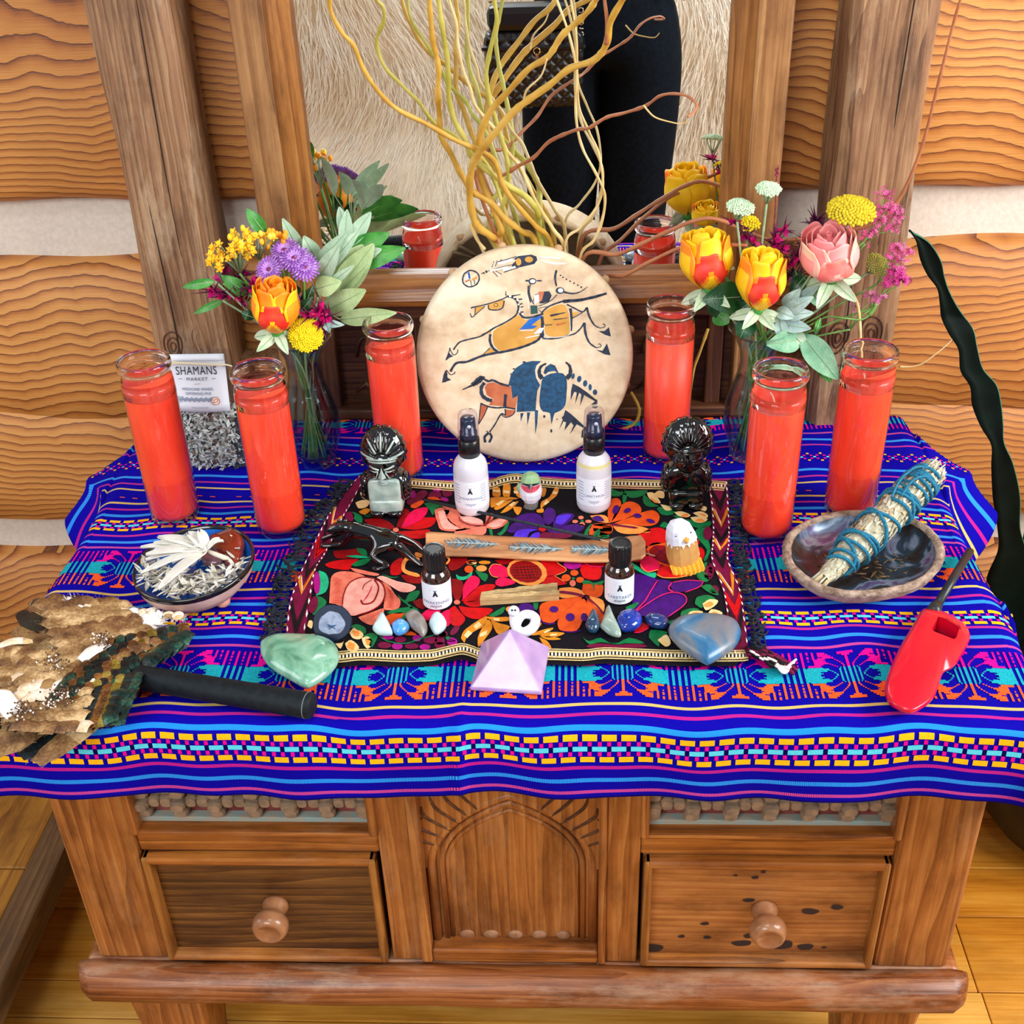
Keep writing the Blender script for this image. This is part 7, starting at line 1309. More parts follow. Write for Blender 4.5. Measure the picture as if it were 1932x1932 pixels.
# upper wing: tan scales running back-left, then green-bronze shoulder to the right
patch([(95,1150),(230,1140),(300,1220),(150,1270)],0,8,9,.0085,38,(-.85,-.35),.018,[1,0,0,1])
patch([(20,1230),(120,1240),(150,1330),(20,1340)],0,7,7,.0095,42,(-1,.05),.016,[0,1,0,2])
patch([(60,1280),(190,1260),(170,1370),(40,1370)],0,6,7,.0090,40,(-1,.12),.020,[0,1,2,0])
for k in range(12): x=130+k*15; feather((x+40,1165-k*1),(x-2+k*4,1126+k*4.0),.006,.022,.020,2 if k%3 else 7,barbs=10,rs=rs)
for k in range(9): feather((255,1168+k*2),(300+rs.uniform(-10,12),1145+k*5),.0035,.020,.018,7,barbs=8,rs=rs)
feather((150,1245),(200,1215),.008,.030,.03,7,barbs=10,rs=rs); feather((0,1215),(62,1208),.006,.02,.018,2,rs=rs); feather((30,1350),(-10,1300),.01,.03,.03,7,rs=rs)
cols=[3,4,5,6,3,5,4]
for r in range(8):        # upper bronze-green shoulder, rows curving
    n=8
    for k in range(n):
        t=k/(n-1); x=350-r*20-t*130+t*r*4; y=1205+r*4+t*75-(1-t)*22+3*math.sin(k); feather((x+6,y-3),(x-26,y+14),.0095,.026+.0006*r,.021,cols[(r+ (k>4))%7],barbs=3,rs=rs)
for k in range(4): feather((300+k*18,1232-k*14),(272+k*20,1262-k*12),.011,.030,.024,4,barbs=2,rs=rs)
for r in range(8):        # lower shoulder below the handle
    n=6
    for k in range(n):
        t=k/(n-1); x=262-r*17-t*30; y=1280+t*78+r*1.5; feather((x+8,y-4),(x-24,y+8),.0095,.028-.0004*r,.020,cols[(r+1)%7],barbs=3,rs=rs)
for k in range(4): feather((236-k*4,1300+k*15),(215-k*10,1330+k*12),.010,.030,.024,4,barbs=2,rs=rs)
mb=MB()
for (x,y,r_,cnt) in ((120,1310,22,120),(95,1325,18,60),(40,1340,20,90),(100,1250,26,70),(190,1200,20,60)):
    for k in range(cnt): p=at(x+rs.gauss(0,r_*.5),y+rs.gauss(0,r_*.4),.032+rs.random()*.004); mb.ell(p,rs.uniform(.0005,.0013),5,4,mi=rs.choice((0,0,1)))
mb.build('down_fluff',[plain('fluff_brown','5A3E2C',.9),plain('fluff_white','E8DCD0',.9)],ff)['kind']='stuff'
# ================= offering bag
bg=thing('offering_bag','clear bag of dried leaf mix with white folded paper label lettered SHAMANS MARKET','bag',tuple(at(405,885,0)))
bx0,bx1=at(352,880,0).x-.004,at(470,880,0).x; yb=at(405,884,0).y; tilt=math.radians(8)
def bp(u,w,l=0): # u across 0..1, w up 0..1 , on the bag's front
    ww=w*.158; x=bx0+(bx1-bx0)*u+.0*w; return V((x,yb+ww*math.sin(tilt)-l-.012*math.sin(PI*max(0,min(1,u)))*max(0,1-w*1.25)**.6,T+.003+ww*math.cos(tilt)))
M_bagc=glass('bag_film','F4F6F8',.05,k=1.2)
mb=MB(); rs=random.Random(5); mb.grid(lambda u,v:bp(u,v)+V((0,.001*math.sin(u*40+v*17),.001*math.sin(u*17))),18,20); mb.grid(lambda u,v:bp(1-u,v)+V((0,.028*math.sin(PI*u)*max(0,1-v*1.1)+.004,0)),18,20); mb.build('film',M_bagc,bg)
mb=MB(); ML=[plain('mix_pale','F0F2EA',.9,c2='D8DCD4',ns=60),plain('mix_grey','B8C0BC',.9,c2='D0D6D0',ns=60),plain('mix_dark','2E383C',.9),plain('mix_brown','7A6456',.9)]
for k in range(1500):
    u=rs.uniform(.03,.97); v=rs.uniform(.01,.52); dp=rs.random(); p=bp(u,v,-.003-dp*.014*math.sin(PI*u)); d=V((rs.uniform(-1,1),rs.uniform(-.35,.35),rs.uniform(-1,1))).normalized()
    blade(mb,p,p+d*rs.uniform(.004,.011),rs.uniform(.0009,.0028),rs.uniform(-.001,.001),mi=(rs.choice((0,0,0,1,1,3)) if dp<.45 else rs.choice((0,1,1,2))),n=2,up=V((rs.uniform(-.4,.4),-1,rs.uniform(-.4,.4))).normalized())
mb.grid(lambda u,v:bp(.03+.94*u,.5*v,-.016*math.sin(PI*u)),8,6,mi=2)
mb.build('dried_leaf_mix',ML,bg)['kind']='stuff'
M_pap=plain('folded_paper','DDE2EC',.6,c2='E8ECF4',ns=20)
Lu0,Lu1,Lv0,Lv1=.0,.86,.50,.97
def lp(x,z,l=.0022): # label coords: x -1..1, z 0..1
    return bp(Lu0+(Lu1-Lu0)*(x*.5+.5),Lv0+(Lv1-Lv0)*z,l)
mb=MB(); mb.grid(lambda u,v:lp(2*u-1,v,.0015),8,8); mb.grid(lambda u,v:lp(2*u-1,1.0-.09*v,.004+.002*v),8,2); o=mb.build('paper_label',M_pap,bg); o.modifiers.new('s','SOLIDIFY').thickness=.0004
mb=MB(); mb.tube(spl([lp(-1.35,.90,.004),lp(-1.1,.92,.006),lp(-.5,.885,.0065),lp(.2,.86,.0065),lp(1.0,.84,.0065),lp(1.25,.80,.005)],5),.0011,6); mb.tube(spl([lp(-1.35,.90,.004),lp(-1.1,.86,.006),lp(-.5,.865,.0065),lp(.2,.845,.0065),lp(1.0,.825,.0065)],5),.0009,6); mb.build('twine_tie',plain('twine_cream','E4D8B8',.7),bg)
H_=.0743; Wd=(bx1-bx0)*.86/2
lm=lambda x,z: lp(x/Wd,z/H_,.0026)
def scaled(txt,size,zc,mat,sx=1,sz=1,sp=1):
    vs,fs=glyphs(txt,size,sp); mb=MB(); mb.add([lm(x*sx,zc+y*sz) for x,y,_ in vs],fs,False); mb.build('lettering',mat,o)['kind']='stuff'
scaled('SHAMANS',.0135,.0480,M_ink,.80,1.15,1.12); scaled('MARKET',.0062,.0408,M_ink,.95,.9,1.35); scaled('MEDICINE WHEEL',.0047,.0285,M_inkb,1,1.05,1.1); scaled('OFFERING MIX',.0047,.0228,M_inkb,1,1.05,1.1); scaled('TWO OUNCES',.0030,.0055,M_inkg,1,.9,1.15)
mb=MB()
for s in (-1,1): mb.add([lm(s*.0215-.0022,.0428),lm(s*.0215+.0022,.0428),lm(s*.0215+.0022,.0434),lm(s*.0215-.0022,.0434)],[(0,1,2,3)])
mb.add([lm(-.004,.0362),lm(.004,.0368),lm(.004,.0372),lm(-.004,.0366)],[(0,1,2,3)])
for k in range(9):
    x=-.031+.0062*k
    for j in range(3): z=.0135+.0016*j; mb.add([lm(x,z),lm(x+.0031,z+.0026),lm(x+.0062,z),lm(x+.0062,z+.0007),lm(x+.0031,z+.0033),lm(x,z+.0007)],[(0,1,4,5),(1,2,3,4)])
for z in (.0122,.0195): mb.add([lm(-.031,z),lm(.025,z),lm(.025,z+.0004),lm(-.031,z+.0004)],[(0,1,2,3)])
mb.build('zigzag_print',M_inkb,o)['kind']='stuff'
mb=MB(); mb.add([lm(.0215+.0052*math.cos(a),.0150+.0052*math.sin(a)) + V((0,-.0004,0)) for a in [q*PI/10 for q in range(20)]],[tuple(range(20))]); sl=mb.build('round_seal',plain('seal_pale','E8DAD4',.6),o)
mb=MB(); mb.tube([lm(.0215+.0048*math.cos(a),.0150+.0048*math.sin(a))+V((0,-.0006,0)) for a in [q*PI/12 for q in range(25)]],.0004,5); mb.tube(spl([lm(.0190,.0130)+V((0,-.0006,0)),lm(.0200,.0165)+V((0,-.0006,0)),lm(.0240,.0172)+V((0,-.0006,0)),lm(.0232,.0140)+V((0,-.0006,0)),lm(.0195,.0128)+V((0,-.0006,0))],4),.0004,5); mb.build('seal_leaf',plain('seal_orange','C8744C',.6),o)
# ================= vases and flowers
M_vase=glass('vase_glass','F2F6F6',.02,k=1.6); M_water=glass('vase_water','D4E2E2',.02,k=1.0)
def vase(x,y,label):
    t=thing('glass_vase',label,'vase',(x,y,Z(.0015))); mb=MB(); M=Matrix.Translation((x,y,Z(.0015)))
    mb.lathe([(0,.001),(.024,0),(.0265,.003),(.0262,.010),(.0290,.020),(.0350,.040),(.0372,.058),(.0355,.078),(.0300,.098),(.0235,.118),(.0210,.134),(.0225,.150),(.0290,.166),(.0385,.178),(.0378,.1785),(.0280,.167),(.0212,.150),(.0198,.134),(.0222,.117),(.0286,.097),(.0340,.077),(.0356,.058),(.0335,.040),(.0275,.021),(.0235,.012),(0,.010)],44,M,cap=False); mb.build('glass_wall',M_vase,t)
    mb=MB(); mb.lathe([(0,.0105),(.0232,.0125),(.0272,.0215),(.0332,.0402),(.0353,.058),(.0337,.077),(.0283,.097),(.0245,.109),(0,.109)],40,M,cap=False); mb.build('water',M_water,t); return t
VL=V((-.3016,.345,0)); VR=V((.262,.352,0))
vase(VL.x,VL.y,'clear glass vase of water with many cut stems, behind the second red candle'); vase(VR.x,VR.y,'clear glass vase of water half hidden behind a red candle, right of the drum')
M_stem=plain('stem_green','4E7A34',.6,c2='6E9A4A',ns=50); M_stem2=plain('stem_pale','9CB48C',.6,c2='88A47C',ns=50); M_stemd=plain('stem_maroon','4A1830',.6)
def stem(t,top,vs,k,mat=M_stem,r=.0016,name='stem'):
    rs=random.Random(k*7+1); a=rs.uniform(0,6.28); nk=V((vs.x+.010*math.cos(a),vs.y+.010*math.sin(a),Z(.140))); ft=V((vs.x-.018*math.cos(a),vs.y-.018*math.sin(a),Z(.016))); S=spl([ft,nk,nk.lerp(top,.5)+V((0,0,.006)),top],7)
    mb=MB(); mb.tube(S,r,7); return mb.build(name,mat,t)
def leaf3(t,base,tip,w,mat,name='leaf',cup=.25,arch=.012,n=10,facing=None,vein=None,wave=0):
    a,b=V(base),V(tip); d=b-a; L=d.length; dd=d.normalized(); view=(CP-(a+b)/2).normalized() if facing is None else V(facing).normalized(); s=dd.cross(view).normalized(); nrm=s.cross(dd).normalized(); vs=[];m_=6
    for i in range(n+1):
        u=i/n; ww=w*math.sin(PI*min(.985,u**.85*.97+.02))**.75; c=a+d*u+nrm*(arch*math.sin(PI*u))
        for j in range(m_+1):
            q=j/m_*2-1; vs.append(c+s*ww*q+nrm*(cup*ww*q*q+wave*w*math.sin(u*14+q*3)*abs(q)))
    fs=[(i*(m_+1)+j,i*(m_+1)+j+1,(i+1)*(m_+1)+j+1,(i+1)*(m_+1)+j) for i in range(n) for j in range(m_)]
    mb=MB(); mb.add(vs,fs,True); mb.tube([a+d*(i/n)+nrm*(arch*math.sin(PI*i/n)+.0004) for i in range(n+1)],[.0007*(1-.7*i/n) for i in range(n+1)],5,mi=1); return mb.build(name,[mat,vein or M_stem2],t)
def leafmat(name,c,c2,rough=.7,sheen=.3):
    m,nt,b=newmat(name); n=N(nt,'ShaderNodeTexNoise'); n.inputs['Scale'].default_value=60; n.inputs['Detail'].default_value=5; nt.links.new(obj_co(nt),n.inputs['Vector']); nt.links.new(ramp(nt,n.outputs[0],[(.35,c),(.65,c2)]),b.inputs['Base Color']); b.inputs['Roughness'].default_value=rough; b.inputs['Sheen Weight'].default_value=sheen; v=N(nt,'ShaderNodeTexVoronoi'); v.inputs['Scale'].default_value=420; nt.links.new(obj_co(nt),v.inputs['Vector']); bump(nt,b,v.outputs['Distance'],.35,.0008); return m
LS=leafmat('sage_green','9AB89A','B4CCB0'); LS2=leafmat('sage_yellow_green','9CB478','B8CC94'); LG=leafmat('fresh_green','2E7A2A','4A9A3C',.4,0); LD=leafmat('rose_leaf_green','0A3A18','155026',.35,0); LSil=leafmat('dusty_silver','8AA8A4','B0C8C4'); LE=leafmat('eucalypt_green','5E9A74','8AB894',.5,.1)
def flower_dir(tl=(0,-.35,1)): return V(tl).normalized()
def rose(name,label,px,Y,R,mats,vs,k,H=1.25,axis=(0.05,-.30,1),sep=True,matcap=None):
    c=aty(px[0],px[1],Y); ax=V(axis).normalized(); t=thing(name,label,'flower',tuple(c)); s1=ax.orthogonal().normalized(); s2=ax.cross(s1); rs=random.Random(k)
    base=c-ax*R*H*.75
    def pet(phi,r,h,spread,flare,w,mi,lip,z0=0):
        mb=MB(); nu,nv=14,18; vs_=[];fs=[];ms=[]
        for j in range(nv+1):
            v=j/nv
            for i in range(nu+1):
                u=2*i/nu-1; hv=h*(v-.08*u*u*v); rr=r*(math.sin(min(1,v*1.35)*PI/2)**.65)*(1-.30*max(0,v-.45)/.55*(1-spread*2))+flare*.75*max(0,v-.80)*r; an=phi+u*w*(.35+.65*math.sin(min(1,v*1.15)*PI/2))*(1-.35*max(0,v-.7)/.3*abs(u))
                edge=.03*R*math.sin(u*5+phi*3)*v
                vs_.append(base+ax*(hv*R*H*2*.78+edge+z0*R)+(s1*math.cos(an)+s2*math.sin(an))*(rr*R))
        for j in range(nv):
            for i in range(nu):
                fs.append((j*(nu+1)+i,j*(nu+1)+i+1,(j+1)*(nu+1)+i+1,(j+1)*(nu+1)+i)); v=(j+.5)/nv; u=abs(2*(i+.5)/nu-1); ms.append(mi(u,v) if callable(mi) else mi)
        mb.v=vs_; mb.f=fs; mb.m=ms; mb.sm=[True]*len(fs); o=mb.build('petal',mats,t); o.modifiers.new('s','SOLIDIFY').thickness=.0006; return o
    # heart
    mb=MB(); pts=[]
    for i in range(70): a=i*.30; r=R*(.04+.30*i/70); pts.append(base+ax*R*H*(1.52-.25*i/70)+(s1*math.cos(a)+s2*math.sin(a))*r)
    vs_=[];fs=[]
    for i,p in enumerate(pts): vs_+= [p,p-ax*R*.7]
    mb.add(vs_,[(2*i,2*i+1,2*i+3,2*i+2) for i in range(len(pts)-1)],True); mb.build('heart',mats,t)
    A=k*.7
    for q in range(3): pet(A+q*2.1,.50,.98,.02,.05,1.25,0,0)
    for q in range(4): pet(A+.5+q*1.57,.68,.97,.05,.18,1.05,0,0)
    for q in range(5): pet(A+.2+q*1.257,.86,.90-.03*(q%2),.06,.45,.88,(lambda u,v:(2 if (u>.72 and v>.45) else 0)),0)
    front=math.atan2((V((0,-1,0))).dot(s2),(V((0,-1,0))).dot(s1))
    for q,(da,hh,mm) in enumerate(((.05,.66,lambda u,v:(1 if v>.30+.34*(1-u)**2 and not (v>.86 and u>.5) else 2 if v>.22+.3*(1-u)**2 else 0)),(1.35,.86,lambda u,v:(2 if v>.75 or u>.8 else 0)),(-1.3,.88,lambda u,v:(2 if v>.8 or u>.75 else 0)),(2.6,.9,0),(-2.5,.92,0))): pet(front+da,.99+.02*q,hh,.05,.6,.80,mm,0)
    mb=MB(); mb.ell(base+ax*R*.02,(R*.28,R*.28,R*.3),12,8); mb.build('hip',LG,t)
    if sep:
        for q in range(5): a=front+.6+q*1.257; d=(s1*math.cos(a)+s2*math.sin(a)); leaf3(t,base,base+d*R*1.05-ax*R*.45,R*.22,leafmat_sep,'sepal',arch=.004,n=6)
    stem(t,base,vs,k,r=.0024); return t
leafmat_sep=leafmat('sepal_pale','A8C49C','CCD8BC')
RY=[plain('rose_yellow','FFC000',.45,c2='FFD21E',ns=30,sss=.1),plain('rose_red_tip','E8281C',.45,c2='F0502C',ns=40,sss=.1),plain('rose_orange','FF8212',.45,c2='FFA018',ns=30,sss=.1)]
RP=[plain('rose_pink','F88C90',.5,c2='FBA8A4',ns=30,sss=.1),plain('rose_coral','F4706C',.5,c2='F89888',ns=60,sss=.1),plain('rose_cream_pink','FAD4B8',.5,c2='F8B8A8',ns=20,sss=.1)]
RO_=[RY[2],RY[1],RY[0]]
rose('rose','orange rose with red lower petals, front of the left bouquet',(520,580),.30,.0305,[RY[2],RY[1],RY[0]],VL,1,1.45,axis=(.1,-.05,1))
rose('rose','yellow and red rose left in the right bouquet, nearest the mirror edge',(1334,492),.37,.0345,RY,VR,2,1.4,axis=(-.12,.12,1))
rose('rose','yellow rose with a red lower petal, lowest and most central in the right bouquet',(1437,530),.335,.0315,RY,VR,3,1.55,axis=(.05,.05,1))
rose('rose','pink and cream rose at the right of the right bouquet',(1566,482),.34,.0365,RP,VR,4,1.2,axis=(-.2,-.25,1))
rose('rose','half hidden yellow and red rose at the back of the right bouquet',(1352,470),.440,.021,RY,VR,6,1.1,axis=(-.1,.3,1))
def clusterballs(t,c,ax,R,thick,r,cnt,mat,k,name='florets',flatt=.35):
    s1=ax.orthogonal().normalized(); s2=ax.cross(s1); mb=MB(); rs=random.Random(k)
    for i in range(cnt):
        a=i*2.39996; rr=R*math.sqrt((i+.5)/cnt); h=thick*(1-(rr/R)**2)*1.0; p=c+(s1*math.cos(a)+s2*math.sin(a))*rr+ax*(h+rs.uniform(-.3,.3)*r); mb.ell(p,r*rs.uniform(.8,1.1),8,6)
    o=mb.build(name,mat,t); o['kind']='stuff'; return s1,s2
def yarrow(label,px,Y,R,ax,mat,vs,k,cnt=150,r=.0022,m2=M_stem2,deep=.02):
    c=aty(px[0],px[1],Y); ax=V(ax).normalized(); t=thing('yarrow_flower',label,'flower',tuple(c)); s1,s2=clusterballs(t,c,ax,R,R*.32,r,cnt,mat,k); j=c-ax*deep; mb=MB()
    for q in range(9): a=q*.7; mb.tube([j,j.lerp(c+(s1*math.cos(a)+s2*math.sin(a))*R*.6,.6)-ax*.002,c+(s1*math.cos(a)+s2*math.sin(a))*R*.62],.0008,5)
    mb.build('flower_stalks',m2,t)['kind']='stuff'; stem(t,j,vs,k,m2,.0015); return t
YY=plain('yarrow_yellow','F2DC0C',.7,c2='E0C000',ns=200); YP=plain('yarrow_pale_green','CFE4C4',.7,c2='B8D4AC',ns=200); YD=plain('yarrow_gold','D8C020',.7,c2='C4A808',ns=200)
yarrow('bright yellow yarrow head hanging low below the orange rose',(577,632),.305,.021,(.2,-.75,.5),YY,VL,11,220,.0017)
yarrow('big domed yellow yarrow head above the pink rose',(1606,398),.34,.0275,(0,-.35,1),YD,VR,12,190,.0023)
yarrow('pale green yarrow head on the highest stem of the right bouquet',(1450,357),.36,.0145,(0,-.3,1),YP,VR,13,110,.0016)
yarrow('pale green yarrow head beside the mirror frame, lower of the two pale ones',(1397,391),.36,.0165,(.1,-.3,1),YP,VR,14,120,.0016)
yarrow('little yellow yarrow head deep among the magenta flowers',(1412,422),.385,.014,(0,-.4,1),YY,VR,15,60,.0019)
yarrow('faded olive yarrow head at the far side of the pink valerian',(1655,500),.375,.016,(.3,-.5,.6),plain('yarrow_olive','8A8A2C',.8,c2='A89C40',ns=200),VR,16,110,.0013)
# mums
def mum(label,px,Y,R,ax,k):
    c=aty(px[0],px[1],Y); ax=V(ax).normalized(); t=thing('purple_daisy',label,'flower',tuple(c)); s1=ax.orthogonal().normalized(); s2=ax.cross(s1); rs=random.Random(k)
    for lay in range(4):
        mb=MB(); n=26-lay*4; r1=R*(1-.2*lay)
        for q in range(n):
            a=q*2*PI/n+lay*.4; d=s1*math.cos(a)+s2*math.sin(a); s=ax.cross(d); el=.12+.22*lay; L=r1*rs.uniform(.9,1.05); w=R*.085
            p0=c+d*R*.08+ax*R*.04*lay; p1=p0+d*L*.55+ax*L*el*.6; p2=p0+d*L*.95+ax*L*el*.9; mb.add([p0-s*w*.4,p0+s*w*.4,p1+s*w,p1-s*w,p2+s*w*.7,p2-s*w*.7,p2+d*w*.8],[(0,1,2,3),(3,2,4,5),(5,4,6)],True)
        mb.build('petal_ring',[plain('mum_violet','8C48B0',.6,c2='B478D0',ns=120),plain('mum_light','A868C8',.6,c2='CCA0E0',ns=120)][lay%2],t)['kind']='stuff'
    mb=MB(); mb.ell(c+ax*R*.12,(R*.22,R*.22,R*.15),12,8); mb.build('centre',plain('mum_centre','6A2050',.7,c2='8C3060',ns=300),t); stem(t,c-ax*.002,VL,k,r=.0016)
mum('purple daisy at the top of its cluster in the left bouquet',(538,474),.345,.0180,(-.15,-.55,1),21)
mum('purple daisy in the middle of the cluster, overlapping the topmost one',(556,489),.335,.0185,(.05,-.6,1),22)
mum('purple daisy lowest left of the cluster, dark centred',(509,509),.325,.0165,(-.2,-.8,.7),23)
mum('purple daisy at the right of the cluster beside the grey-green leaves',(574,505),.33,.0175,(.25,-.7,.7),24)
mum('purple daisy peeping out behind the orange rose',(559,572),.34,.0125,(.6,-.4,.5),25)
# milkweed
def milkweed(label,px,Y,cnt,sprd,k,mats,starry=1):
    c=aty(px[0],px[1],Y); t=thing('milkweed_cluster',label,'flower',tuple(c)); rs=random.Random(k); mb=MB(); st_=MB(); j=c-V((0,-.01,.035))
    for i in range(cnt):
        a=rs.uniform(0,2*PI); r=rs.random()**.5; p=c+V((sprd[0]*r*math.cos(a),-.012*rs.random()-.006*math.sin(a),sprd[1]*r*math.sin(a))); st_.tube([j,j.lerp(p,.6)+V((0,0,.003)),p],.0006,4)
        ax=(p-j).normalized()+V((0,-.5,0)); ax.normalize(); s1=ax.orthogonal().normalized(); s2=ax.cross(s1)
        if rs.random()<starry:
            for q in range(5):
                b_=q*1.257+i; d=s1*math.cos(b_)+s2*math.sin(b_); s=ax.cross(d); L=.0062; mb.add([p,p+d*L*.5+s*.0016,p+d*L+ax*.001,p+d*L*.5-s*.0016],[(0,1,2,3)],True,0)
            for q in range(5): b_=q*1.257+i+.6; d=s1*math.cos(b_)+s2*math.sin(b_); mb.ell(p+d*.0016+ax*.0022,(.0011,.0011,.0016),6,5,mi=1)
        else: mb.ell(p,(.0030,.0030,.0044),10,8,mi=2)
    mb.build('florets',mats,t)['kind']='stuff'; st_.build('flower_stalks',M_stem2,t)['kind']='stuff'; stem(t,j,VL,k); return t
MW=[plain('milkweed_orange','FFA800',.5,c2='FFC020',ns=90),plain('milkweed_yellow','FFD428',.5),plain('milkweed_bud','FFC814',.45,c2='F8D850',ns=60)]
milkweed('yellow milkweed star flowers at the upper left of the left bouquet',(440,468),.325,30,(.026,.015),31,MW,.9)
milkweed('golden round milkweed buds at the top of the left bouquet',(478,442),.34,24,(.026,.011),32,MW,.15)
milkweed('orange-yellow milkweed buds beside the mirror frame',(518,445),.355,16,(.016,.014),33,[MW[0],MW[0],plain('milkweed_amber','F8A010',.45)],.1)
milkweed('lowest drooping yellow milkweed stars, hanging at the far left of the bouquet',(408,487),.32,10,(.008,.014),34,MW,1)
# magenta alstroemeria-like sprays
def spray_flower(label,pts,Y,k,vs,spikes=8,cat='flower',sz=.011,cols=('E0107C','B8086C','5A0C38')):
    mats=[plain('spray_'+c_,c_,.5) for c_ in cols]; cs=[aty(x,y,Y+dy) for x,y,dy in pts]; c0=sum(cs,V((0,0,0)))/len(cs); t=thing('magenta_spray',label,cat,tuple(c0)); rs=random.Random(k); hub=c0+V((0,.01,-.03)); mb=MB(); sp2=MB()
    for i,c in enumerate(cs):
        sp2.tube([hub,hub.lerp(c,.5)+V((0,0,.004)),c],.0009,5)
        for q in range(5):
            d=V((rs.uniform(-1,1),rs.uniform(-1,.2),rs.uniform(-.5,1))).normalized(); s=d.cross(V((0,-1,.3))).normalized(); L=sz*rs.uniform(.7,1.1); w=sz*.28; n=s.cross(d)
            mb.add([c,c+d*L*.45+s*w+n*.001,c+d*L+n*.002,c+d*L*.45-s*w+n*.001,c+d*L*.5-n*.001],[(0,1,4),(1,2,4),(2,3,4),(3,0,4)],True,rs.choice((0,0,1)))
        for q in range(spikes):
            d=V((rs.uniform(-.8,.8),rs.uniform(-.6,.2),rs.uniform(-.2,1.2))).normalized(); L=sz*rs.uniform(1.0,2.0); sp2.tube([c,c+d*L*.5,c+d*L],[.0011,.0009,.0002],5)
    o=mb.build('petals',mats,t); o['kind']='stuff'; sp2.build('spikes',mats[2],t)['kind']='stuff'; stem(t,hub,vs,k,M_stemd,.0012); return t
spray_flower('magenta and maroon spiky flowers at the left side of the left bouquet',[(403,550,0),(425,560,.005),(452,563,.0),(420,520,.01),(448,530,.01),(455,520,.02),(470,545,.01),(478,540,0),(500,535,.01)],.335,41,VL,9,sz=.014)
spray_flower('magenta flowers low on the right of the left bouquet, beside the yellow yarrow',[(585,595,0),(600,588,.0),(612,600,.005),(605,612,0),(622,592,.01),(600,622,.005)],.315,42,VL,5,sz=.015)
spray_flower('dark magenta spiky flowers in the middle of the right bouquet',[(1408,448,.01),(1425,455,0),(1440,470,0),(1460,462,.01),(1475,470,0),(1462,450,0),(1385,420,.01),(1400,430,.015),(1478,435,.01),(1500,485,.0),(1490,500,.0)],.365,43,VR,7)
spray_flower('maroon feathery spikes behind the pink rose',[(1515,475,0),(1525,455,.005),(1535,435,.01),(1540,418,.01),(1510,490,.0),(1500,520,0)],.385,44,VR,14,cols=('7A0C50','5A0A3C','3E0828'),sz=.014)
t=thing('flower_wisp','single thin dark red wisp standing above the right bouquet','flower stem',tuple(aty(1465,330,.39))); mb=MB(); mb.tube(spl([aty(1460,430,.385),aty(1463,390,.39),aty(1464,350,.39),aty(1468,312,.39)],5),.0008,5)
for q in range(10): mb.ell(aty(1466+(q%3-1)*2,330-q*1.5+(q%2)*3,.39),(.0012,.0012,.0018),6,5)
mb.build('wisp',plain('wisp_red','6A1430',.6,c2='9A3048',ns=200),t); stem(t,aty(1460,430,.385),VR,45,M_stemd,.0008)
def valerian(label,pts,Y,k,cols=('E458A0','C83C8C')):
    cs=[aty(x,y,Y) for x,y,n in pts]; c0=sum(cs,V((0,0,0)))/len(cs); t=thing('valerian_cluster',label,'flower',tuple(c0)); rs=random.Random(k); mb=MB(); s_=MB(); hub=c0+V((-.02,.0,-.035))
    for c,(x,y,n) in zip(cs,pts):
        s_.tube([hub,hub.lerp(c,.5)+V((0,0,.003)),c-V((0,0,.004))],.0007,5)
        for q in range(n):
            d=V((rs.uniform(-1,1),rs.uniform(-1,.3),rs.uniform(-.2,1))).normalized(); L=rs.uniform(.006,.013); e=c+d*L; mb.tube([c+d*.002,e],.00045,4,mi=1); s1=d.orthogonal().normalized(); s2=d.cross(s1)
            for w in range(5): a=w*1.257; f=s1*math.cos(a)+s2*math.sin(a); g=d.cross(f); mb.add([e,e+f*.0022+g*.0007+d*.0006,e+f*.0030+d*.001,e+f*.0022-g*.0007+d*.0006],[(0,1,2,3)],True,0)
    mb.build('florets',[plain('val_'+c_,c_,.5) for c_ in cols],t)['kind']='stuff'; s_.build('flower_stalks',M_stem,t)['kind']='stuff'; stem(t,hub,VR,k,r=.0012)
valerian('pink valerian cluster beside the big yellow yarrow head, highest of the pink ones',[(1668,372,16),(1672,395,22),(1655,415,16),(1690,405,18),(1682,430,14)],.35,51)
valerian('pink valerian florets between yarrow and pink rose',[(1640,440,12),(1632,450,8)],.345,52)
valerian('loose pink valerian cluster at the far right edge of the bouquet',[(1690,470,18),(1705,480,16),(1680,490,10),(1700,492,12)],.36,53)
valerian('dense deep pink valerian head, lower right of the bouquet',[(1690,515,46),(1700,530,40),(1680,535,30)],.35,54,('D83898','B0207C'))
valerian('small drooping pink valerian florets over the post carving',[(1645,560,8),(1662,565,8),(1650,575,6),(1612,580,5)],.35,55,('D060A0','A84888'))
# leaves as separate sprigs
def sprig(label,leaves,stemto,vs,k,name='leaf_sprig',sm=M_stem2,cat='leaves',r=.0014):
    b=[aty(*l[0]) for l in leaves]; c0=sum(b,V((0,0,0)))/len(b); t=thing(name,label,cat,tuple(c0))
    for l in leaves: leaf3(t,aty(*l[0]),aty(*l[1]),l[2],l[3],arch=l[4] if len(l)>4 else .006,cup=.2,wave=.02)
    if stemto: 
        top=aty(*stemto); stem(t,top,vs,k,sm,r)
        if len(leaves)>2:
            mb=MB()
            for l in leaves: mb.tube([top,aty(*l[0])],.0009,5)
            mb.build('twiglets',sm,t)['kind']='stuff'
    return t
sprig('grey-green sage leaves standing up left of the mirror edge in the left bouquet',[((570,485,.385),(533,412,.375),.0095,LS),((597,490,.38),(573,445,.375),.0105,LS),((598,500,.37),(655,436,.36),.0085,LS),((605,520,.36),(680,432,.37),.0078,LS),((600,530,.36),(640,462,.345),.011,LS),((612,545,.36),(668,500,.35),.006,LS)],(600,560,.37),VL,61)
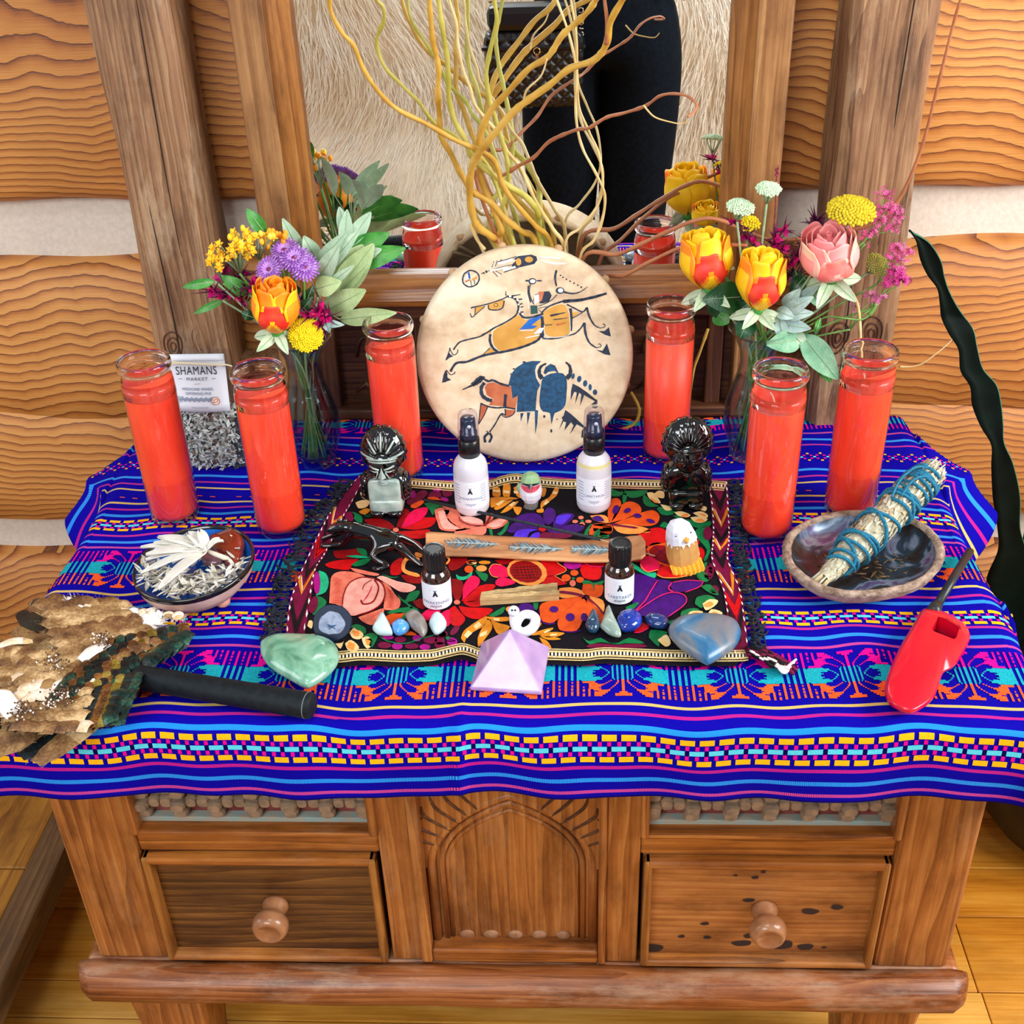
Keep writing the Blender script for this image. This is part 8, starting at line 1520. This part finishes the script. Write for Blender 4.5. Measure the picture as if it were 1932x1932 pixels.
sprig('broad yellow-green sage leaves reaching right over the lower mirror frame',[((622,540,.40),(685,462,.42),.0150,LS2),((632,560,.39),(705,460,.41),.0165,LS2),((640,555,.385),(695,497,.38),.006,LS2),((596,545,.35),(644,531,.345),.0125,LS2),((618,585,.37),(690,547,.355),.0150,LS2),((642,603,.35),(748,590,.325),.0105,LS2)],(618,590,.38),VL,62)
sprig('tall green sage sprig close to the mirror glass, behind the left bouquet',[((650,470,.43),(655,395,.44),.009,LS),((655,465,.43),(700,400,.45),.010,LS),((650,480,.43),(735,440,.44),.013,LG),((660,500,.42),(765,468,.43),.013,LG),((655,455,.43),(640,390,.45),.008,LS),((660,490,.425),(720,470,.42),.010,LS)],(645,510,.42),VL,63)
sprig('pointed fresh green leaf at the top of the left bouquet',[((500,440,.35),(465,394,.35),.0085,LG)],(500,440,.35),VL,64)
sprig('long narrow green leaf pointing far left in front of the left post',[((405,530,.33),(345,542,.32),.0058,LG)],(405,530,.33),VL,65)
sprig('lower narrow green leaf pointing left under the magenta flowers',[((420,567,.33),(365,592,.315),.0045,LG)],(420,567,.33),VL,66)
sprig('green leaf curling behind the magenta flowers',[((470,555,.34),(418,520,.335),.009,LG)],(470,555,.34),VL,67)
sprig('dark green leaves tucked under the purple daisies',[((560,560,.35),(535,530,.34),.010,LD),((575,575,.35),(590,540,.345),.008,LD),((565,590,.34),(590,560,.34),.007,LD),((480,600,.33),(455,590,.33),.006,LD)],(560,600,.345),VL,68)
sprig('silvery leaf tips beside the low magenta flowers',[((615,610,.33),(650,613,.32),.005,LSil),((612,600,.33),(622,628,.32),.006,LSil)],(612,612,.335),VL,69)
sprig('large glossy dark green rose leaf in front of the mirror frame',[((1400,560,.36),(1326,565,.345),.019,LD,.01),((1415,600,.35),(1395,640,.335),.013,LD),((1385,595,.36),(1420,565,.35),.012,LD)],(1415,605,.35),VR,70)
sprig('dusty silver leaves fanned to the right of the middle yellow rose',[((1478,590,.345),(1535,560,.33),.0085,LSil),((1475,595,.345),(1535,590,.325),.008,LSil),((1470,610,.34),(1530,620,.325),.0085,LSil),((1480,580,.35),(1510,545,.34),.009,LSil),((1470,600,.34),(1480,645,.33),.008,LSil),((1465,585,.345),(1500,600,.33),.008,LSil),((1500,570,.355),(1545,540,.345),.007,LSil)],(1470,612,.345),VR,71)
sprig('pair of broad grey-green leaves hanging over the red candle rims',[((1512,640,.335),(1446,650,.32),.014,LE),((1515,632,.335),(1580,715,.30),.0160,LE),((1490,625,.34),(1520,655,.33),.010,LS),((1530,660,.32),(1568,722,.31),.008,LG)],(1505,635,.34),VR,72)
sprig('dark leaves behind the pink rose',[((1520,520,.37),(1490,555,.36),.009,LD),((1530,540,.36),(1550,580,.35),.009,LE),((1500,510,.375),(1520,560,.365),.008,LD)],(1515,555,.365),VR,73)
sprig('small green leaves behind the right rear rose, near the mirror',[((1370,600,.42),(1335,560,.44),.012,LD),((1375,610,.41),(1350,590,.43),.012,LG)],(1380,600,.41),VR,74)
t=thing('curly_tendril','curling green tendril in front of the right post carving','tendril',tuple(aty(1600,600,.33))); mb=MB(); mb.tube(spl([aty(1535,610,.335),aty(1560,598,.33),aty(1590,600,.325),aty(1625,603,.33),aty(1643,590,.335),aty(1645,572,.335)],6),.0011,6); mb.tube(spl([aty(1640,595,.335),aty(1650,580,.335),aty(1652,572,.335)],4),[.0025]*8+[.0008],6); mb.build('tendril',M_stem,t); leaf3(t,aty(1548,600,.33),aty(1538,632,.325),.0035,LG); stem(t,aty(1535,610,.335),VR,75,r=.0011)
for k,(p,v) in enumerate((((470,640,.345),VL),((560,640,.35),VL),((1400,640,.36),VR))):
    pass
# ================= snake plant at the right, with its pot
pp=thing('potted_plant','plant with long wavy near-black leaves in a round dark pot on the floor','potted plant',(.80,.36,0))
mb=MB(); M=Matrix.Translation((.795,.33,0)); mb.lathe([(.085,0),(.115,.01),(.150,.06),(.165,.12),(.160,.19),(.140,.235),(.150,.245),(.148,.25),(.132,.243),(.12,.22),(0,.215)],48,M); mb.build('pot',plain('pot_black','0C0F12',.35,c2='14181C',ns=20),pp)
LK=plain('plant_near_black','030B07',.6,c2='06140E',spec=.12,ns=30); LKe=plain('leaf_edge_green','2C6A50',.5)
def longleaf(path,name='long_leaf'):
    mb=MB(); L=[(aty(a,y,Y),aty(b_,y+dy,Y)) for a,b_,y,dy,Y in path]; A=spl([p for p,q in L],6); B=spl([q for p,q in L],6); vs=[];n=len(A)
    for i,(a,b_) in enumerate(zip(A,B)): c=a.lerp(b_,.5)+V((0,.003,0)); vs+=[a,a.lerp(c,.5),c,b_.lerp(c,.5),b_.lerp(c,.06),b_]
    fs=[];ms=[]
    for i in range(n-1):
        for k in range(5): q=6*i+k; fs.append((q,q+1,q+7,q+6)); ms.append(1 if k==4 else 0)
    mb.v=vs; mb.f=fs; mb.m=ms; mb.sm=[True]*len(fs); o=mb.build(name,[LK,LKe],pp); o.modifiers.new('s','SOLIDIFY').thickness=.002
longleaf([(1714,1717,435,0,.40),(1728,1752,455,0,.40),(1736,1775,490,0,.40),(1750,1782,520,0,.40),(1768,1790,545,0,.40),(1773,1805,575,0,.40),(1776,1822,600,0,.40),(1790,1838,630,-5,.39),(1808,1844,660,-5,.385),(1812,1855,700,-5,.38),(1830,1880,730,-5,.375),(1834,1889,765,-5,.37),(1850,1893,805,-5,.365),(1870,1895,840,-5,.36),(1870,1912,880,-5,.36),(1873,1925,940,-5,.36),(1882,1925,1000,-5,.36),(1882,1935,1040,-5,.36),(1860,1940,1100,0,.36),(1875,1960,1180,0,.36),(1900,1980,1260,0,.355),(1915,1990,1400,0,.35)])
longleaf([(1935,1945,985,0,.42),(1925,1965,1040,0,.42),(1912,1975,1090,0,.42),(1905,1985,1150,0,.42),(1900,1990,1250,0,.40),(1905,1990,1400,0,.38)])
longleaf([(1965,1972,1160,0,.30),(1935,1985,1200,0,.30),(1915,1990,1240,0,.30),(1908,1995,1300,0,.31),(1912,2000,1400,0,.33)])
# ================= behind the camera: the photographer and the fur throw seen in the mirror
pe=thing('person','person in black jeans with a black bag, photographing, seen in the mirror','person',(.11,-1.36,0))
M_jean=plain('black_denim','060C14',.85,c2='0A1420',ns=90,bumps=.3,bd=.003,spec=.12); M_top=plain('black_top','08090C',.85); M_skin=plain('skin','C08A68',.5,c2='CC9A7C',ns=30,sss=.1); M_hair=plain('dark_hair','1C120C',.6); M_shoe=plain('dark_shoe','0C0C0E',.5)
hx=.12; hy=-1.36
B=[(hx,hy,.955,(.150,.115)),(hx,hy,.89,(.172,.135)),                       # 0 waist 1 hips
   (hx-.10,hy,.78,(.115,.115)),(hx-.115,hy+.01,.50,(.092,.095)),(hx-.12,hy,.09,(.078,.085)),   # left leg as one sees it in the mirror
   (hx+.10,hy,.78,(.118,.118)),(hx+.10,hy+.01,.50,(.092,.095)),(hx+.10,hy,.09,(.076,.085)),
   (hx,hy,1.10,(.125,.095)),(hx,hy,1.28,(.155,.105)),(hx,hy+.005,1.40,(.12,.08)),(hx,hy+.01,1.47,(.055,.055)),(hx,hy+.02,1.53,(.05,.05)),
   (hx-.17,hy,1.375,(.058,.058)),(hx-.22,hy+.07,1.20,(.045,.045)),(hx-.17,hy+.24,1.36,(.034,.034)),(hx+.17,hy,1.375,(.058,.058)),(hx+.22,hy+.07,1.20,(.045,.045)),(hx+.03,hy+.24,1.36,(.034,.034))]
E1=[(0,1),(1,2),(2,3),(3,4),(1,5),(5,6),(6,7),(0,8),(8,9),(9,10),(10,11),(11,12),(10,13),(13,14),(14,15),(10,16),(16,17),(17,18)]
bd=skin('body',[(x,y,z,r) for x,y,z,r in B],E1,M_top,pe,2)
# trousers worn over the body
J=[(hx,hy,.96,(.158,.122)),(hx,hy,.885,(.182,.145)),(hx-.100,hy,.78,(.142,.132)),(hx-.108,hy+.01,.50,(.130,.118)),(hx-.11,hy,.25,(.118,.10)),(hx-.122,hy,.07,(.094,.098)),(hx+.105,hy,.78,(.146,.134)),(hx+.10,hy+.01,.50,(.128,.116)),(hx+.09,hy,.25,(.110,.10)),(hx+.10,hy,.07,(.090,.098))]
skin('jeans',J,[(0,1),(1,2),(2,3),(3,4),(4,5),(1,6),(6,7),(7,8),(8,9)],M_jean,pe,2)['label']='black high waisted jeans'
mb=MB(); mb.ell((hx,hy+.025,1.615),(.078,.095,.112),24,18,fn=lambda p:1-.12*max(0,-p.z)*(1 if abs(p.x)>.2 else .6)); hd2=mb.build('head',M_skin,pe)
mb=MB(); mb.ell((hx,hy+.005,1.64),(.088,.098,.112),24,18); mb.ell((hx,hy-.06,1.52),(.085,.05,.13),16,12); mb.build('hair',M_hair,hd2)
mb=MB(); mb.tube([(hx,hy+.122,1.625),(hx,hy+.134,1.595),(hx,hy+.122,1.585)],[.008,.013,.008],8); mb.build('nose',M_skin,hd2)
for s in (-1,1):
    mb=MB(); mb.ell((hx+s*.030,hy+.108,1.628),(.012,.006,.007),12,8); mb.build('eye',plain('eye_white','E8E4E0',.3),hd2)
    mb=MB(); mb.ell((hx+s*.079,hy+.02,1.61),(.010,.020,.030),10,8); mb.build('ear',M_skin,hd2)
mb=MB(); mb.tube([(hx-.022,hy+.112,1.555),(hx,hy+.118,1.553),(hx+.022,hy+.112,1.555)],[.003,.006,.003],8); mb.build('mouth',plain('lips','A0524A',.5),hd2)
for s,cx_ in ((-1,hx-.155),(1,hx+.02)):     # hands round the phone
    W_=V((cx_,hy+.265,1.375)); ph=V((CP.x,CP.y-.035,CP.z+.01)); tgt=ph+V((s*.036,-.012,-.015)); d=(tgt-W_); Ls=[(*W_,.026),(*(W_+d*.35),.027),(*(W_+d*.75),.030)]; E2=[(0,1),(1,2)]
    for f in range(4):
        b0=tgt+V((0,0,.034-.022*f)); k=len(Ls); Ls+=[(*b0,.0088),(*(b0+V((-s*.012,-.016-.002*f,.002))),.0082),(*(b0+V((-s*.034,-.014,.0))),.0075)]; E2+=[(2,k),(k,k+1),(k+1,k+2)]
    k=len(Ls); Ls+=[(*(tgt+V((s*.004,-.02,-.02))),.011),(*(tgt+V((-s*.006,-.030,.008))),.0095),(*(tgt+V((-s*.014,-.030,.026))),.0085)]; E2+=[(1,k),(k,k+1),(k+1,k+2)]
    skin('hand',Ls,E2,M_skin,pe,2)
for s in (-1,1): mb=MB(); mb.ell((hx+s*.112,hy+.055,.035),(.046,.125,.036),18,12); mb.build('shoe',M_shoe,pe)
mb=MB(); mb.tube([(hx-.02,hy+.151,.965),(hx-.02,hy+.162,.93)],.004,6); mb.ell((hx+.17,hy+.115,.905),(.012,.008,.012),10,8); mb.tube(spl([(hx+.175,hy+.125,.955),(hx+.205,hy+.09,.90),(hx+.21,hy+.05,.875)],4),.003,6); mb.build('button',plain('metal_button','A8A49C',.3,metal=1),pe)
phn=thing('smartphone','dark smartphone held up in both hands by the photographer','phone',(CP.x,CP.y-.035,CP.z)); mb=MB(); mb.box(CP.x-.037,CP.x+.037,CP.y-.040,CP.y-.031,CP.z-.075,CP.z+.075); mb.build('phone_body',M_blk,phn,bevel=.004)
hb2=thing('handbag','quilted black leather bag with gold zip pull, hanging at the photographer hip','bag',(-.06,hy+.20,.70))
bx_,by_=-.055,hy+.215
m,nt,b=newmat('black_leather_quilt'); b.inputs['Base Color'].default_value=lin('0B0E14'); b.inputs['Roughness'].default_value=.35
w1=N(nt,'ShaderNodeTexWave'); w1.bands_direction='X'; w1.inputs['Scale'].default_value=14; nt.links.new(obj_co(nt,(1,0,1),(0,PI/4,0)),w1.inputs['Vector']); w2=N(nt,'ShaderNodeTexWave'); w2.bands_direction='X'; w2.inputs['Scale'].default_value=14; nt.links.new(obj_co(nt,(1,0,1),(0,-PI/4,0)),w2.inputs['Vector'])
mm=N(nt,'ShaderNodeMath',operation='MINIMUM'); nt.links.new(w1.outputs[0],mm.inputs[0]); nt.links.new(w2.outputs[0],mm.inputs[1]); bump(nt,b,mm.outputs[0],.9,.006); M_q=m
mb=MB(); mb.box(bx_-.125,bx_+.125,by_-.045,by_+.035,.655,.845); mb.build('pouch',M_q,hb2,bevel=.022)
mb=MB(); mb.box(bx_-.130,bx_+.130,by_-.05,by_+.042,.80,.812); mb.build('zip_band',plain('black_leather','0C0F15',.3),hb2,bevel=.005)
mb=MB(); mb.box(bx_-.115,bx_+.115,by_-.04,by_+.030,.84,.905); mb.build('flap',plain('black_leather','0C0F15',.3),hb2,bevel=.02)
mb=MB(); mb.box(bx_+.004,bx_+.012,by_+.043,by_+.050,.765,.792); mb.tube([(bx_+.008+.008*math.cos(a),by_+.047,.80+.008*math.sin(a)) for a in [k*PI/6 for k in range(13)]],.0015,6); mb.build('zip_pull',plain('gold_metal','D8B070',.25,metal=1),hb2)
mb=MB()
for k in range(14): mb.tube([(bx_+.118+.006*math.cos(a),by_+.01+.006*math.sin(a)*(k%2),.83+.014*k+.006*math.sin(a)*((k+1)%2)) for a in [q*PI/4 for q in range(9)]],.0016,5)
mb.tube([(bx_+.118,by_+.01,1.02),(hx+.05,hy+.14,1.25),(hx+.12,hy+.03,1.42),(hx+.10,hy-.11,1.30),(bx_,hy-.15,1.0),(bx_-.11,by_-.06,.90)],.005,6); mb.build('chain_strap',plain('chain_metal','C8B8A0',.3,metal=1),hb2)
# fur throw over a tall seat back
fu=thing('fur_throw','huge cream shaggy fur throw filling the room side behind the photographer','fur throw',(-.1,-2.0,0))
M_fur=plain('fur_cream','F6ECD8',.8,c2='ECDCC0',ns=5,sheen=.5); M_fur2=plain('fur_hair','FCF6EA',.7,c2='F0E4CC',ns=6,sheen=.5)
def fs_(u,v): return V((-1.25+2.3*u,-2.0+.30*max(0,.28-v)**1.3*2.2+.03*math.sin(u*9)+.02*math.sin(v*11+u*5),.012+1.5*v))
mb=MB(); mb.grid(fs_,40,30); o=mb.build('fleece',M_fur,fu); 
mb=MB(); mb.box(-1.22,1.02,-2.16,-2.05,0,1.46); mb.build('seat_back',W_dark,fu,bevel=.02)
mb=MB(); rs=random.Random(77)
for k in range(20000):
    u,v=rs.random(),rs.uniform(0,.72) if k%5 else rs.random(); p=fs_(u,v); sw=math.sin(u*14+v*6)*.6+math.sin(u*5-v*13)*.5; L=rs.uniform(.05,.11); d1=V((sw*.5+rs.uniform(-.3,.3),.55,-.55-rs.random()*.5)).normalized(); d2=V((sw*.8+rs.uniform(-.3,.3),.15,-1)).normalized(); s=V((rs.uniform(.5,1),rs.uniform(-.3,.3),0)).normalized()*rs.uniform(.0008,.0022)
    q=p+d1*L*.5; e=q+d2*L*.6; mb.add([p-s,p+s,q+s*.8,q-s*.8,e],[(0,1,2,3),(3,2,4)],True)
mb.build('hair_tufts',M_fur2,fu)['kind']='stuff'
